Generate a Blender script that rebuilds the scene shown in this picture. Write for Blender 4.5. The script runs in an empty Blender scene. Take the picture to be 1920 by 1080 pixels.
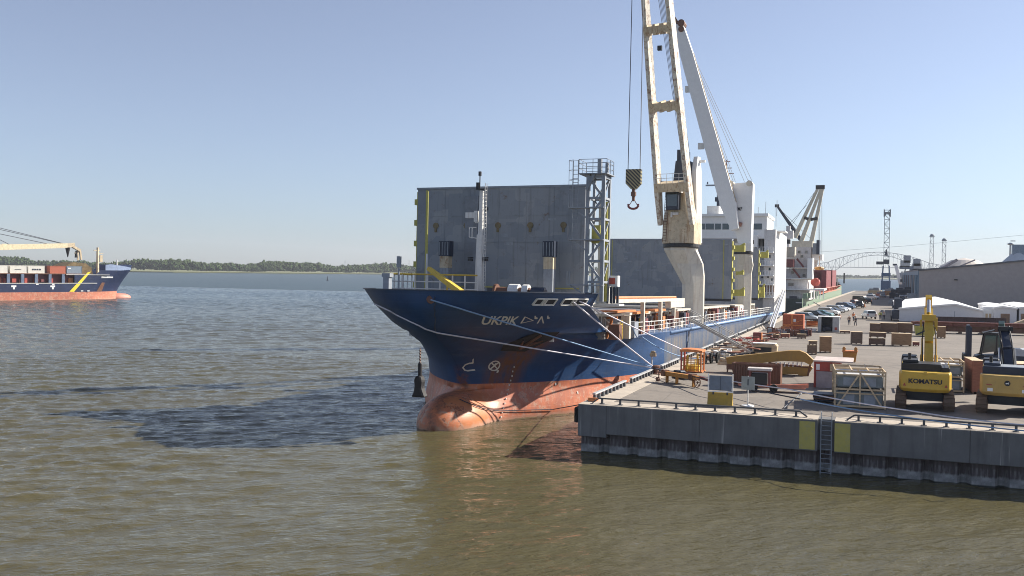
import bpy, math, random
import numpy as np
from mathutils import Vector, Matrix
random.seed(7)
rnd = random.random
def ru(a, b): return a + (b - a) * random.random()

# ------------------------------------------------------------------ camera, sky, sun, exposure
SC = bpy.context.scene
CAMH = 11.8
FPX = 1750.0
YAW = math.radians(21.2); PITCH = math.atan(32.5 / FPX); ROLL = 0.014
cam_d = bpy.data.cameras.new('camera'); cam = bpy.data.objects.new('camera', cam_d)
SC.collection.objects.link(cam); SC.camera = cam
cF = Vector((-math.sin(YAW) * math.cos(PITCH), math.cos(YAW) * math.cos(PITCH), -math.sin(PITCH)))
r0 = Vector((math.cos(YAW), math.sin(YAW), 0)); u0 = r0.cross(cF)
cR = r0 * math.cos(ROLL) + u0 * math.sin(ROLL); cU = u0 * math.cos(ROLL) - r0 * math.sin(ROLL)
m3 = Matrix((cR, cU, -cF)).transposed()
cam.matrix_world = Matrix.Translation((0, 0, CAMH)) @ m3.to_4x4()
cam_d.sensor_width = 36; cam_d.lens = FPX / 1920 * 36
cam_d.clip_start = 0.5; cam_d.clip_end = 60000

SUNV = Vector((1.2, 1.03, 1.0)).normalized()          # towards the sun
SUN_EL = math.asin(SUNV.z); SUN_AZ = math.atan2(SUNV.x, SUNV.y)
w = bpy.data.worlds.new('World'); SC.world = w; w.use_nodes = True
nt = w.node_tree
bg = nt.nodes['Background']
sky = nt.nodes.new('ShaderNodeTexSky'); sky.sky_type = 'NISHITA'; sky.sun_disc = False
sky.sun_elevation = SUN_EL; sky.sun_rotation = SUN_AZ
sky.altitude = 0; sky.air_density = 1.0; sky.dust_density = 0.3; sky.ozone_density = 9.0
hs = nt.nodes.new('ShaderNodeHueSaturation'); hs.inputs['Saturation'].default_value = .62      # the camera's muted rendering of the sky
mx = nt.nodes.new('ShaderNodeMix'); mx.data_type = 'RGBA'; mx.blend_type = 'MULTIPLY'; mx.inputs[0].default_value = 1; mx.inputs[7].default_value = (1.0, .985, .995, 1)
nt.links.new(sky.outputs[0], hs.inputs['Color']); nt.links.new(hs.outputs[0], mx.inputs[6]); nt.links.new(mx.outputs[2], bg.inputs[0]); bg.inputs[1].default_value = 0.069
sd = bpy.data.lights.new('sun', 'SUN'); sd.energy = 4.8; sd.angle = math.radians(0.53); sd.color = (1.0, 0.93, 0.82)
sun = bpy.data.objects.new('sun', sd); SC.collection.objects.link(sun)
sun.rotation_euler = (-SUNV).to_track_quat('-Z', 'Y').to_euler(); sun.location = (100, 40, 120)
SC.cycles.filter_width = 1.0
SC.view_settings.view_transform = 'Standard'; SC.view_settings.look = 'None'
SC.view_settings.exposure = 0.98; SC.view_settings.gamma = 1.0; SC.view_settings.use_curve_mapping = False

# ------------------------------------------------------------------ where a point of the view stands in the world
C0 = Vector((0, 0, CAMH))
def ray(x, y): return cF + cR * ((x - 960) / FPX) - cU * ((y - 540) / FPX)
def atz(x, y, z=3.2):
    d = ray(x, y); return C0 + d * ((z - CAMH) / d.z)
def aty(x, y, Y):
    d = ray(x, y); return C0 + d * (Y / d.y)
def atx(x, y, X):
    d = ray(x, y); return C0 + d * (X / d.x)

# ------------------------------------------------------------------ materials
MATS = {}
def new_mat(name):
    m = bpy.data.materials.new(name); m.use_nodes = True
    return m, m.node_tree, m.node_tree.nodes['Principled BSDF']
def N(t, typ, **kw):
    n = t.nodes.new(typ)
    for k, v in kw.items(): setattr(n, k, v)
    return n
def coords(t, scale=(1, 1, 1), kind='Object'):
    tc = N(t, 'ShaderNodeTexCoord'); mp = N(t, 'ShaderNodeMapping')
    mp.inputs['Scale'].default_value = scale
    t.links.new(tc.outputs[kind], mp.inputs[0]); return mp.outputs[0]
def noise(t, vec, scale, detail=5, rough=.6, dist=0):
    n = N(t, 'ShaderNodeTexNoise'); n.inputs['Scale'].default_value = scale
    n.inputs['Detail'].default_value = detail; n.inputs['Roughness'].default_value = rough
    n.inputs['Distortion'].default_value = dist
    t.links.new(vec, n.inputs['Vector']); return n.outputs['Fac']
def ramp(t, fac, p0, p1, v0=0.0, v1=1.0):
    r = N(t, 'ShaderNodeMapRange'); r.inputs['From Min'].default_value = p0; r.inputs['From Max'].default_value = p1
    r.inputs['To Min'].default_value = v0; r.inputs['To Max'].default_value = v1
    t.links.new(fac, r.inputs['Value']); return r.outputs[0]
def mixc(t, fac, a, b, mode='MIX'):
    n = N(t, 'ShaderNodeMix', data_type='RGBA', blend_type=mode)
    for s, v in ((6, a), (7, b)):
        if isinstance(v, (tuple, list)): n.inputs[s].default_value = (*v[:3], 1)
        else: t.links.new(v, n.inputs[s])
    if isinstance(fac, (int, float)): n.inputs[0].default_value = fac
    else: t.links.new(fac, n.inputs[0])
    return n.outputs[2]
def math_n(t, op, a, b=None):
    n = N(t, 'ShaderNodeMath', operation=op)
    for i, v in enumerate((a, b)):
        if v is None: continue
        if isinstance(v, (int, float)): n.inputs[i].default_value = v
        else: t.links.new(v, n.inputs[i])
    return n.outputs[0]
def bump(t, bsdf, h, strength=.3, dist=.05):
    b = N(t, 'ShaderNodeBump'); b.inputs['Strength'].default_value = strength; b.inputs['Distance'].default_value = dist
    t.links.new(h, b.inputs['Height']); t.links.new(b.outputs[0], bsdf.inputs['Normal'])

def paint(name, col, rough=.55, metal=0.0, var=.25, scale=1.5, rust=0.0, streak=0.0, dirt=(.16, .13, .10), dirtamt=.25, rustcol=(.20, .075, .03), bmp=.15, kind='Object'):
    """painted or weathered surface: tone variation, dirt, rust patches and vertical run marks"""
    if name in MATS: return MATS[name]
    m, t, b = new_mat(name)
    v = coords(t, kind=kind)
    n1 = noise(t, v, scale, 6, .65)
    c = mixc(t, ramp(t, n1, .3, .7), tuple(x * (1 - var) for x in col), tuple(min(1, x * (1 + var * .6)) for x in col))
    n2 = noise(t, v, scale * 3.3, 5, .7)
    c = mixc(t, ramp(t, n2, .5, .75, 0, dirtamt), c, dirt)
    if streak:
        vs = coords(t, (3.0, 3.0, .22), kind=kind)
        n3 = noise(t, vs, scale * 1.6, 4, .6)
        c = mixc(t, ramp(t, n3, .52, .72, 0, streak), c, rustcol)
    if rust:
        n4 = noise(t, v, scale * 2.1, 8, .75, .4)
        c = mixc(t, ramp(t, n4, .66 - rust * .3, .72 - rust * .2, 0, .85), c, rustcol)
    t.links.new(c, b.inputs['Base Color'])
    b.inputs['Roughness'].default_value = rough; b.inputs['Metallic'].default_value = metal
    if bmp: bump(t, b, n2, bmp, .03)
    MATS[name] = m; return m
def plain(name, col, rough=.6, metal=0.0, spec=.5):
    if name in MATS: return MATS[name]
    m, t, b = new_mat(name)
    v = coords(t); n1 = noise(t, v, 4, 4, .6)
    c = mixc(t, ramp(t, n1, .3, .7), tuple(x * .86 for x in col), tuple(min(1, x * 1.1) for x in col))
    t.links.new(c, b.inputs['Base Color'])
    b.inputs['Roughness'].default_value = rough; b.inputs['Metallic'].default_value = metal
    b.inputs['Specular IOR Level'].default_value = spec
    MATS[name] = m; return m
def wood(name, col, rough=.8, grain=(1, 1, 9)):
    if name in MATS: return MATS[name]
    m, t, b = new_mat(name)
    v = coords(t, grain); n1 = noise(t, v, 1.3, 6, .7)
    v2 = coords(t); n2 = noise(t, v2, .7, 3, .5)
    c = mixc(t, ramp(t, n1, .3, .7), tuple(x * .62 for x in col), tuple(min(1, x * 1.22) for x in col))
    c = mixc(t, ramp(t, n2, .45, .75, 0, .35), c, (.14, .12, .10))
    t.links.new(c, b.inputs['Base Color']); b.inputs['Roughness'].default_value = rough
    bump(t, b, n1, .3, .02)
    MATS[name] = m; return m

white = paint('white_paint', (.74, .73, .70), var=.08, dirtamt=.22, streak=.25)
cleanwhite = paint('clean_white', (.80, .80, .79), var=.05, dirtamt=.08)
cranecream = paint('crane_cream', (.62, .52, .36), var=.2, dirtamt=.45, rust=.34, streak=.7, scale=.9, rustcol=(.26, .11, .04))
postcream = paint('post_cream', (.62, .58, .49), var=.10, dirtamt=.22, streak=.3, scale=.7)
steelgrey = paint('steel_grey', (.26, .29, .33), var=.2, dirtamt=.3, scale=1.5)
towergrey = paint('tower_grey', (.30, .33, .37), var=.2, dirtamt=.3, rust=.06, streak=.3)
yellowp = paint('yellow_paint', (.66, .46, .06), var=.15, dirtamt=.3, rust=.05)
yellowdull = paint('yellow_dull', (.48, .44, .10), var=.2, dirtamt=.3)
orangep = paint('orange_paint', (.62, .22, .07), var=.2, dirtamt=.3, rust=.15)
ocherp = paint('ocher_paint', (.48, .22, .045), var=.2, dirtamt=.35, rust=.15)
rustbrown = paint('rust_brown', (.17, .075, .045), var=.35, dirtamt=.4)
redp = paint('red_paint', (.42, .07, .05), var=.2, dirtamt=.3)
salmon = paint('salmon_paint', (.62, .24, .16), var=.2, dirtamt=.3)
blackp = plain('black_paint', (.02, .02, .022), .5)
darknavy = plain('dark_navy', (.025, .035, .06), .45)
rubber = plain('rubber', (.02, .02, .02), .9)
glassdark = plain('dark_glass', (.03, .045, .055), .12, spec=.8)
glassgreen = plain('green_glass', (.05, .11, .10), .12, spec=.8)
chrome = plain('chrome', (.6, .6, .6), .25, 1.0)
ropew = plain('rope_white', (.62, .60, .66), .9)
ropeb = plain('rope_blue', (.22, .34, .52), .9)
roped = plain('rope_dark', (.035, .04, .06), .9)
cable = plain('steel_cable', (.07, .08, .10), .6)
maroon = paint('maroon_paint', (.20, .055, .055), var=.2, dirtamt=.3, rust=.1)
woodtan = wood('wood_tan', (.36, .22, .12))
woodgrey = wood('wood_grey', (.22, .155, .115))
woodbrown = wood('wood_brown', (.17, .105, .075))
woodpale = wood('wood_pale', (.62, .47, .30))
woodred = wood('wood_red', (.36, .15, .10))

# ------------------------------------------------------------------ mesh helpers
COL = SC.collection
class MB:
    def __init__(s): s.v = []; s.f = []; s.mi = []; s.m = 0
    def add(s, vs, fs):
        o = len(s.v); s.v += [tuple(p) for p in vs]
        for f in fs: s.f.append(tuple(i + o for i in f)); s.mi.append(s.m)
        return s
    def box(s, c, d, rz=0.0, taper=1.0):
        x, y, z = d[0] / 2, d[1] / 2, d[2] / 2
        cs, sn = math.cos(rz), math.sin(rz); vs = []
        for dz in (-1, 1):
            k = taper if dz > 0 else 1
            for dx, dy in ((-1, -1), (1, -1), (1, 1), (-1, 1)):
                px, py = dx * x * k, dy * y * k
                vs.append((c[0] + px * cs - py * sn, c[1] + px * sn + py * cs, c[2] + dz * z))
        return s.add(vs, [(3, 2, 1, 0), (4, 5, 6, 7), (0, 1, 5, 4), (1, 2, 6, 5), (2, 3, 7, 6), (3, 0, 4, 7)])
    def bb(s, x0, x1, y0, y1, z0, z1): return s.box(((x0 + x1) / 2, (y0 + y1) / 2, (z0 + z1) / 2), (x1 - x0, y1 - y0, z1 - z0))
    def beam(s, p, q, w, h=None, side=None, w2=None, h2=None):
        h = h or w; w2 = w2 or w; h2 = h2 or h
        p = Vector(p); q = Vector(q); d = (q - p).normalized()
        if side is None: side = d.cross(Vector((0, 0, 1)))
        side = Vector(side)
        if side.length < 1e-4: side = Vector((1, 0, 0))
        side = (side - d * side.dot(d)).normalized(); up = side.cross(d).normalized(); vs = []
        for c, ww, hh in ((p, w, h), (q, w2, h2)):
            for a, b in ((-1, -1), (1, -1), (1, 1), (-1, 1)): vs.append(c + side * a * ww / 2 + up * b * hh / 2)
        return s.add(vs, [(3, 2, 1, 0), (4, 5, 6, 7), (0, 1, 5, 4), (1, 2, 6, 5), (2, 3, 7, 6), (3, 0, 4, 7)])
    def tube(s, p, q, r, n=6, r2=None, caps=True):
        r2 = r if r2 is None else r2
        p = Vector(p); q = Vector(q); d = (q - p).normalized()
        a = d.cross(Vector((0, 0, 1)))
        if a.length < 1e-3: a = Vector((1, 0, 0))
        a.normalize(); b = d.cross(a); vs = []
        for c, rr in ((p, r), (q, r2)):
            for i in range(n):
                t = 2 * math.pi * i / n; vs.append(c + a * math.cos(t) * rr + b * math.sin(t) * rr)
        fs = [(i, (i + 1) % n, n + (i + 1) % n, n + i) for i in range(n)]
        if caps: fs += [tuple(range(n - 1, -1, -1)), tuple(range(n, 2 * n))]
        return s.add(vs, fs)
    def path(s, pts, r, n=5):
        for a, b in zip(pts[:-1], pts[1:]): s.tube(a, b, r, n)
        return s
    def lathe(s, prof, c=(0, 0, 0), n=16, ang=0.0):
        vs = []
        for r, z in prof:
            for i in range(n):
                t = 2 * math.pi * i / n + ang; vs.append((c[0] + r * math.cos(t), c[1] + r * math.sin(t), c[2] + z))
        fs = []
        for k in range(len(prof) - 1):
            for i in range(n):
                j = (i + 1) % n; fs.append((k * n + i, k * n + j, (k + 1) * n + j, (k + 1) * n + i))
        fs.append(tuple(range(n - 1, -1, -1))); fs.append(tuple(range((len(prof) - 1) * n, len(prof) * n)))
        return s.add(vs, fs)
    def prism(s, poly, org, ua, va, wa, depth):
        """poly in (u,v), extruded along wa by depth, centred"""
        ua, va, wa, org = Vector(ua), Vector(va), Vector(wa), Vector(org); n = len(poly); vs = []
        for k in (-.5, .5):
            for u, v in poly: vs.append(org + ua * u + va * v + wa * (k * depth))
        fs = [tuple(range(n - 1, -1, -1)), tuple(range(n, 2 * n))] + [(i, (i + 1) % n, n + (i + 1) % n, n + i) for i in range(n)]
        return s.add(vs, fs)
    def build(s, name, mat, parent=None, smooth=False, bev=0.0):
        me = bpy.data.meshes.new(name); me.from_pydata(s.v, [], s.f)
        mats = mat if isinstance(mat, (list, tuple)) else [mat]
        for m in mats: me.materials.append(m)
        if len(mats) > 1: me.polygons.foreach_set('material_index', s.mi)
        me.validate()
        import bmesh
        bm = bmesh.new(); bm.from_mesh(me); bmesh.ops.recalc_face_normals(bm, faces=bm.faces)
        if bev: bmesh.ops.bevel(bm, geom=list(bm.edges), offset=bev, segments=1, affect='EDGES')
        bm.to_mesh(me); bm.free()
        if smooth: me.shade_smooth()
        o = bpy.data.objects.new(name, me); COL.objects.link(o)
        if parent: o.parent = parent
        return o
def tag(o, label, cat, group=None):
    o['label'] = label; o['category'] = cat
    if group: o['group'] = group
    return o
def thing(name, label, cat, loc=(0, 0, 0), rz=0.0, group=None):
    o = bpy.data.objects.new(name, None); COL.objects.link(o); o.location = loc; o.rotation_euler = (0, 0, rz)
    o.empty_display_size = .3
    return tag(o, label, cat, group)
def struct(o, kind='structure'): o['kind'] = kind; return o
def kids(o): return [c for c in bpy.data.objects if c.parent == o]
def copy_tree(o, parent=None, loc=None, rz=None, label=None, ch=None):
    c = o.copy(); COL.objects.link(c)
    if parent: c.parent = parent
    if loc is not None: c.location = loc
    if rz is not None: c.rotation_euler = (0, 0, rz)
    if label: c['label'] = label
    for k in kids(o): copy_tree(k, c)
    return c
def text_pts(s, size=1.0, shear=0.0, bold=0.0, sx=1.0):
    cu = bpy.data.curves.new('t', 'FONT'); cu.body = s; cu.size = size; cu.shear = shear; cu.offset = bold
    cu.resolution_u = 3
    o = bpy.data.objects.new('t', cu); COL.objects.link(o)
    dg = bpy.context.evaluated_depsgraph_get(); me = bpy.data.meshes.new_from_object(o.evaluated_get(dg))
    vs = [(v.co.x * sx, v.co.y) for v in me.vertices]; fs = [tuple(p.vertices) for p in me.polygons]
    bpy.data.objects.remove(o); bpy.data.curves.remove(cu); bpy.data.meshes.remove(me)
    x0 = min(v[0] for v in vs); x1 = max(v[0] for v in vs); y0 = min(v[1] for v in vs); y1 = max(v[1] for v in vs)
    return [((x - x0) / (x1 - x0), (y - y0) / (y1 - y0)) for x, y in vs], fs
def text_on(s, name, mat, parent, org, ua, va, wd, ht, nrm, th=.012, shear=0, bold=.0):
    vs, fs = text_pts(s, 1, shear, bold); org, ua, va, nrm = Vector(org), Vector(ua), Vector(va), Vector(nrm)
    mb = MB(); mb.add([org + ua * (u * wd) + va * (v * ht) + nrm * th for u, v in vs], fs)
    return mb.build(name, mat, parent)

# ------------------------------------------------------------------ water
def water_mat(name, dist, rough):
    m, t, b = new_mat(name)
    tc = N(t, 'ShaderNodeTexCoord')
    def mp(sx, sy, rot):
        q_ = N(t, 'ShaderNodeMapping'); q_.inputs['Rotation'].default_value = (0, 0, -math.radians(rot)); t.links.new(tc.outputs['Object'], q_.inputs[0])
        n = N(t, 'ShaderNodeMapping'); n.inputs['Scale'].default_value = (sx, sy, 1); t.links.new(q_.outputs[0], n.inputs[0]); return n.outputs[0]
    a = noise(t, mp(.26, 1.05, 34), 1.0, 4, .55, .5)
    c = noise(t, mp(1.1, 3.2, 46), 1.0, 4, .6, .3)
    d = noise(t, mp(.05, .18, 28), 1.0, 2, .5, .2)
    h = math_n(t, 'ADD', math_n(t, 'MULTIPLY', a, .75), math_n(t, 'MULTIPLY', c, .50))
    h = math_n(t, 'ADD', h, math_n(t, 'MULTIPLY', d, .9))
    bp = N(t, 'ShaderNodeBump'); bp.inputs['Strength'].default_value = 1.0; bp.inputs['Distance'].default_value = dist
    t.links.new(h, bp.inputs['Height']); t.links.new(bp.outputs[0], b.inputs['Normal'])
    big = noise(t, mp(.012, .03, 10), 1.0, 3, .5)
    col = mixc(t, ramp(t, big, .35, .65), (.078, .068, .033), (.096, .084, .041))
    # silty olive along the berth; sky reflection painted as blue-green out in the channel
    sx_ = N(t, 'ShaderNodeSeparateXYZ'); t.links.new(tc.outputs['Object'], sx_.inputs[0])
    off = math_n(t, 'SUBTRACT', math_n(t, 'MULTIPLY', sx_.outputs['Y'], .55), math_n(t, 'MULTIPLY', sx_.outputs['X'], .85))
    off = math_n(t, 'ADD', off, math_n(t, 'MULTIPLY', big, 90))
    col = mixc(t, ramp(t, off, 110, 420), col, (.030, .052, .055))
    t.links.new(col, b.inputs['Base Color'])
    b.inputs['IOR'].default_value = 1.333; b.inputs['Roughness'].default_value = rough
    b.inputs['Specular IOR Level'].default_value = .5
    return m
WX0, WX1, WY0, WY1 = -420.0, 33.0, 12.0, 420.0          # part of the river modelled with real waves
AX0, AX1, AY0, AY1 = -96.0, 33.0, 12.0, 104.0           # and its finer part near the quay
def wave_sheet():
    rs = np.random.RandomState(5)
    comps = []
    for k in range(64):
        lam = 0.5 * (6.5 / 0.5) ** (rs.rand() ** 1.35); th = math.radians(134 + rs.normal() * (20 if lam > 1.5 else 34))
        kk = 2 * math.pi / lam; comps.append((lam, kk * math.cos(th), kk * math.sin(th), rs.rand() * 6.283, lam * .0070 * (1.0 if lam < 3 else .5)))
    def height(x, y, lmin):
        z = np.zeros_like(x)
        for lam, kx, ky, ph, am in comps:
            if lam < lmin: continue
            s_ = np.sin(kx * x + ky * y + ph); z += am * (s_ + .35 * s_ * s_)
        gust = .72 + .28 * np.sin(x * .021 + y * .034 + 1.3 * np.sin(x * .013)) * np.sin(y * .027 - x * .017 + 2)
        lee = 1 - .35 / (1 + np.exp(-(x + 33) / 2.0)) * (y < 70)
        e = np.minimum.reduce([x - WX0, WX1 - x, y - WY0, WY1 - y]); fade = np.clip(e / 12, 0, 1)
        return z * gust * lee * fade - .03
    def grid(x0, x1, y0, y1, dx, dy, lmin, hole=None):
        xs = np.linspace(x0, x1, int(round((x1 - x0) / dx)) + 1); ys = np.linspace(y0, y1, int(round((y1 - y0) / dy)) + 1)
        X, Y = np.meshgrid(xs, ys); Zz = height(X, Y, lmin)
        nx, ny = len(xs), len(ys); idx = np.arange(nx * ny).reshape(ny, nx)
        q = np.stack([idx[:-1, :-1], idx[:-1, 1:], idx[1:, 1:], idx[1:, :-1]], -1)
        return np.stack([X, Y, Zz], -1).reshape(-1, 3), q.reshape(-1, 4)
    parts = [grid(AX0, AX1, AY0, AY1, .24, .20, 0)] + [grid(*g_, .66, .60, 1.5) for g_ in ((WX0, AX0, WY0, WY1), (AX0, AX1, AY1, WY1))]
    V = []; F = []; o = 0
    for v, q in parts: V.append(v); F.append(q + o); o += len(v)
    big = np.array([(-30000, -3000, -.03), (30000, -3000, -.03), (30000, WY0, -.03), (-30000, WY0, -.03), (-30000, WY1, -.03), (30000, WY1, -.03), (30000, 45000, -.03), (-30000, 45000, -.03), (WX0, WY0, -.03), (WX0, WY1, -.03), (WX1, WY0, -.03), (WX1, WY1, -.03)])
    V.append(big); F.append(np.array([(0, 1, 2, 3), (4, 5, 6, 7), (3, 8, 9, 4), (10, 2, 5, 11)]) + o)
    V = np.concatenate(V); F = np.concatenate(F)
    me = bpy.data.meshes.new('water'); me.vertices.add(len(V)); me.vertices.foreach_set('co', V.ravel())
    me.loops.add(len(F) * 4); me.loops.foreach_set('vertex_index', F.ravel().astype(np.int32))
    me.polygons.add(len(F)); me.polygons.foreach_set('loop_start', np.arange(0, len(F) * 4, 4, dtype=np.int32)); me.update()
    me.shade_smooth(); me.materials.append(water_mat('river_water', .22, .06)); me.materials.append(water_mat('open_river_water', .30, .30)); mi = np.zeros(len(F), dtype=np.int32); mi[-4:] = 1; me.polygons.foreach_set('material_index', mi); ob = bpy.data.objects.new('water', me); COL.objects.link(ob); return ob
water = struct(wave_sheet())
water['label'] = 'muddy olive river with small wind ripples'

# ------------------------------------------------------------------ quay: deck, cap, sheet piles
QZ = 3.2; QX = -17.8; QY = 58.1
def asphalt_mat():
    m, t, b = new_mat('quay_asphalt'); v = coords(t)
    n1 = noise(t, v, .09, 6, .65); n2 = noise(t, v, 1.1, 6, .75)
    c = mixc(t, ramp(t, n1, .3, .7), (.165, .142, .122), (.235, .205, .175))
    c = mixc(t, ramp(t, n2, .45, .75, 0, .6), c, (.12, .105, .095))
    n5 = noise(t, v, .28, 7, .8, .6); c = mixc(t, ramp(t, n5, .56, .64, 0, .5), c, (.10, .09, .085)); n6 = noise(t, v, .5, 5, .7); c = mixc(t, ramp(t, n6, .60, .72, 0, .5), c, (.30, .27, .235))
    vs = coords(t, (.05, 1.2, 1)); n3 = noise(t, vs, .5, 5, .7)
    c = mixc(t, ramp(t, n3, .54, .66, 0, .55), c, (.10, .09, .08))
    vc = N(t, 'ShaderNodeTexVoronoi'); vc.feature = 'DISTANCE_TO_EDGE'; vc.inputs['Scale'].default_value = .16
    t.links.new(v, vc.inputs['Vector'])
    c = mixc(t, ramp(t, vc.outputs['Distance'], 0.0, .012, .35, 0), c, (.07, .06, .055))
    t.links.new(c, b.inputs['Base Color']); b.inputs['Roughness'].default_value = .92
    bump(t, b, n2, .25, .03); return m
def concrete_mat(name, col, streaks=.5):
    m, t, b = new_mat(name); v = coords(t); vs = coords(t, (1.2, 1.2, .12))
    n1 = noise(t, v, .5, 6, .7); n2 = noise(t, vs, 2.2, 5, .6); n3 = noise(t, v, 5, 5, .7)
    c = mixc(t, ramp(t, n1, .3, .7), tuple(x * .78 for x in col), tuple(x * 1.15 for x in col))
    c = mixc(t, ramp(t, n2, .48, .7, 0, streaks), c, tuple(x * .5 for x in col))
    vs2 = coords(t, (2.5, 2.5, .10)); n4 = noise(t, vs2, 1.4, 3, .5)
    c = mixc(t, ramp(t, n4, .66, .72, 0, .45), c, (.55, .53, .5))
    t.links.new(c, b.inputs['Base Color']); b.inputs['Roughness'].default_value = .9
    bump(t, b, n3, .3, .02); return m
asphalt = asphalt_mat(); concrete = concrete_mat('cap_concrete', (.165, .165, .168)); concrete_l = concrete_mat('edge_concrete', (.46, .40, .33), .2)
quay = struct(bpy.data.objects.new('quay', None)); COL.objects.link(quay)
quay['label'] = 'concrete and asphalt quay running away along the ships'
edge = [(QX, QY), (QX, 230), (-13.2, 450), (-10.8, 560)]
pts = [(QX + 1.8, QY + 1.5), (QX + 1.8, 230), (-11.4, 450), (-9, 559), (230, 640), (230, QY + 1.5)]
mb = MB(); mb.add([(x, y, QZ - .02) for x, y in pts], [tuple(range(len(pts)))]); mb.build('asphalt_deck', asphalt, quay)
# patched strip of newer asphalt and a manhole-like plate line
mb = MB(); mb.add([(-12.5, 96, QZ - .014), (-4.2, 96.5, QZ - .014), (-4.0, 99, QZ - .014), (-12.4, 98.4, QZ - .014)], [(0, 1, 2, 3)])
mb.build('asphalt_patch', paint('dark_patch', (.17, .145, .125), .95, var=.3, bmp=.1), quay)
CB = 1.33
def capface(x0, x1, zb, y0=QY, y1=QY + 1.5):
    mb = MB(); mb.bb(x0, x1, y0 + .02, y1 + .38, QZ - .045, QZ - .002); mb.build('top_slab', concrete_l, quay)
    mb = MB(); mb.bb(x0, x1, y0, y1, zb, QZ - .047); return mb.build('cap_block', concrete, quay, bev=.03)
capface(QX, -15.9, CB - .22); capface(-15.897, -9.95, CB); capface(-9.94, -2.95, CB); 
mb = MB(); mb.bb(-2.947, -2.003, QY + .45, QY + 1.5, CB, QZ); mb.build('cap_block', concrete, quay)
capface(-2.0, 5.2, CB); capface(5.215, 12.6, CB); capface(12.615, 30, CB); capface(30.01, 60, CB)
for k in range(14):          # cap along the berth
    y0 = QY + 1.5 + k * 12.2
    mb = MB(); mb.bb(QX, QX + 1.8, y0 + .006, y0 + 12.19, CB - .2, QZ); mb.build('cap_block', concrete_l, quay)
mb = MB(); 
for (xa, ya), (xb, yb) in zip(edge[1:-1], edge[2:]):
    mb.add([(xa, ya + .5, -1), (xb, yb, -1), (xb, yb, QZ), (xa, ya + .5, QZ), (xa + 1.8, ya + .5, QZ), (xb + 1.8, yb, QZ)], [(0, 1, 2, 3), (3, 2, 5, 4)])
mb.add([(-10.8, 560, -1), (230, 641, -1), (230, 641, QZ), (-10.8, 560, QZ), (-9, 559, QZ), (230, 639.8, QZ)], [(0, 1, 2, 3), (3, 2, 5, 4)])
mb.build('far_cap', concrete_l, quay)
# sheet piling
def pile_mat():
    m, t, b = new_mat('sheet_pile_steel')
    tc = N(t, 'ShaderNodeTexCoord'); sp = N(t, 'ShaderNodeSeparateXYZ'); t.links.new(tc.outputs['Object'], sp.inputs[0])
    v = coords(t, (4, 4, .5)); n1 = noise(t, v, 1.2, 5, .7); v2 = coords(t); n2 = noise(t, v2, 1.7, 5, .7)
    c = mixc(t, ramp(t, n1, .3, .7), (.06, .047, .048), (.12, .10, .10))
    zz = math_n(t, 'ADD', sp.outputs['Z'], math_n(t, 'MULTIPLY', n1, -.35))
    band = ramp(t, zz, .30, .42, 1, 0)
    c = mixc(t, band, c, mixc(t, ramp(t, n2, .4, .6), (.20, .20, .20), (.36, .355, .35)))
    pale = math_n(t, 'MULTIPLY', ramp(t, zz, .75, .85, 1, 0), ramp(t, n1, .5, .6, 0, .45))
    c = mixc(t, pale, c, (.26, .25, .25))
    wet = ramp(t, sp.outputs['Z'], .04, .10, 1, 0)
    c = mixc(t, wet, c, (.03, .032, .028))
    t.links.new(c, b.inputs['Base Color']); b.inputs['Roughness'].default_value = .8
    bump(t, b, n2, .4, .03); return m
pilem = pile_mat()
P0 = QX + .12; pitch = 1.92; YP = QY + .42
mb = MB()
ys = YP; d = .42
prof = [(0, ys), (1.18, ys), (1.42, ys + d), (1.68, ys + d), (pitch, ys)]
vs = []; fs = []
for (x, y) in prof: vs += [(x, y, -3), (x, y, CB + .02)]
for i in range(len(prof) - 1): fs.append((2 * i, 2 * i + 2, 2 * i + 3, 2 * i + 1))
mb.add(vs, fs)
for gx in (.42, .8): mb.bb(gx - .02, gx + .02, ys - .03, ys - .001, -2, CB)
pile0 = mb.build('sheet_pile', pilem, quay); pile0.location = (P0, 0, 0)
for k in range(1, 24):
    c = pile0.copy(); COL.objects.link(c); c.location = (P0 + k * pitch, 0, 0)
mb = MB(); mb.add([(QX + .4, YP, -3), (QX + .4, 230, -3), (QX + .4, 230, CB), (QX + .4, YP, CB)], [(0, 1, 2, 3)]); mb.build('berth_wall', pilem, quay)
mb = MB(); mb.bb(QX - .38, QX, QY + .35, QY + 1.15, 1.9, 2.9); mb.build('fender', rubber, quay, bev=.05)
for k in range(9):
    mb = MB(); mb.bb(QX - .3, QX - .002, 70 + k * 14, 71.6 + k * 14, 1.3, 2.8); mb.build('fender', rubber, quay)
ypan = paint('yellow_panel', (.50, .43, .12), .7, var=.12, dirt=(.3, .3, .28), dirtamt=.5)
for a, b_ in ((-3.99, -3.1), (-2.0, -1.13)):
    mb = MB(); mb.bb(a, b_, QY - .02, QY - .002, CB + .08, QZ - .12); mb.build('yellow_panel', ypan, quay)
# ladder in its bay
t = thing('quay_ladder', 'grey steel ladder in the recess between two yellow panels', 'ladder', (-2.475, QY + .2, 0))
for sx in (-.3, .3):
    mb = MB(); mb.bb(sx - .03, sx + .03, -.04, .04, -.4, QZ + .02); mb.build('rail', steelgrey, t)
    mb = MB(); mb.path([(sx, 0, QZ), (sx, 0, QZ + .42), (sx, .38, QZ + .42), (sx, .38, QZ)], .025); mb.build('grab_rail', steelgrey, t)
for k in range(12):
    mb = MB(); mb.tube((-.28, 0, .05 + k * .28), (.28, 0, .05 + k * .28), .024, 6); mb.build('rung', steelgrey, t)

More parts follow.
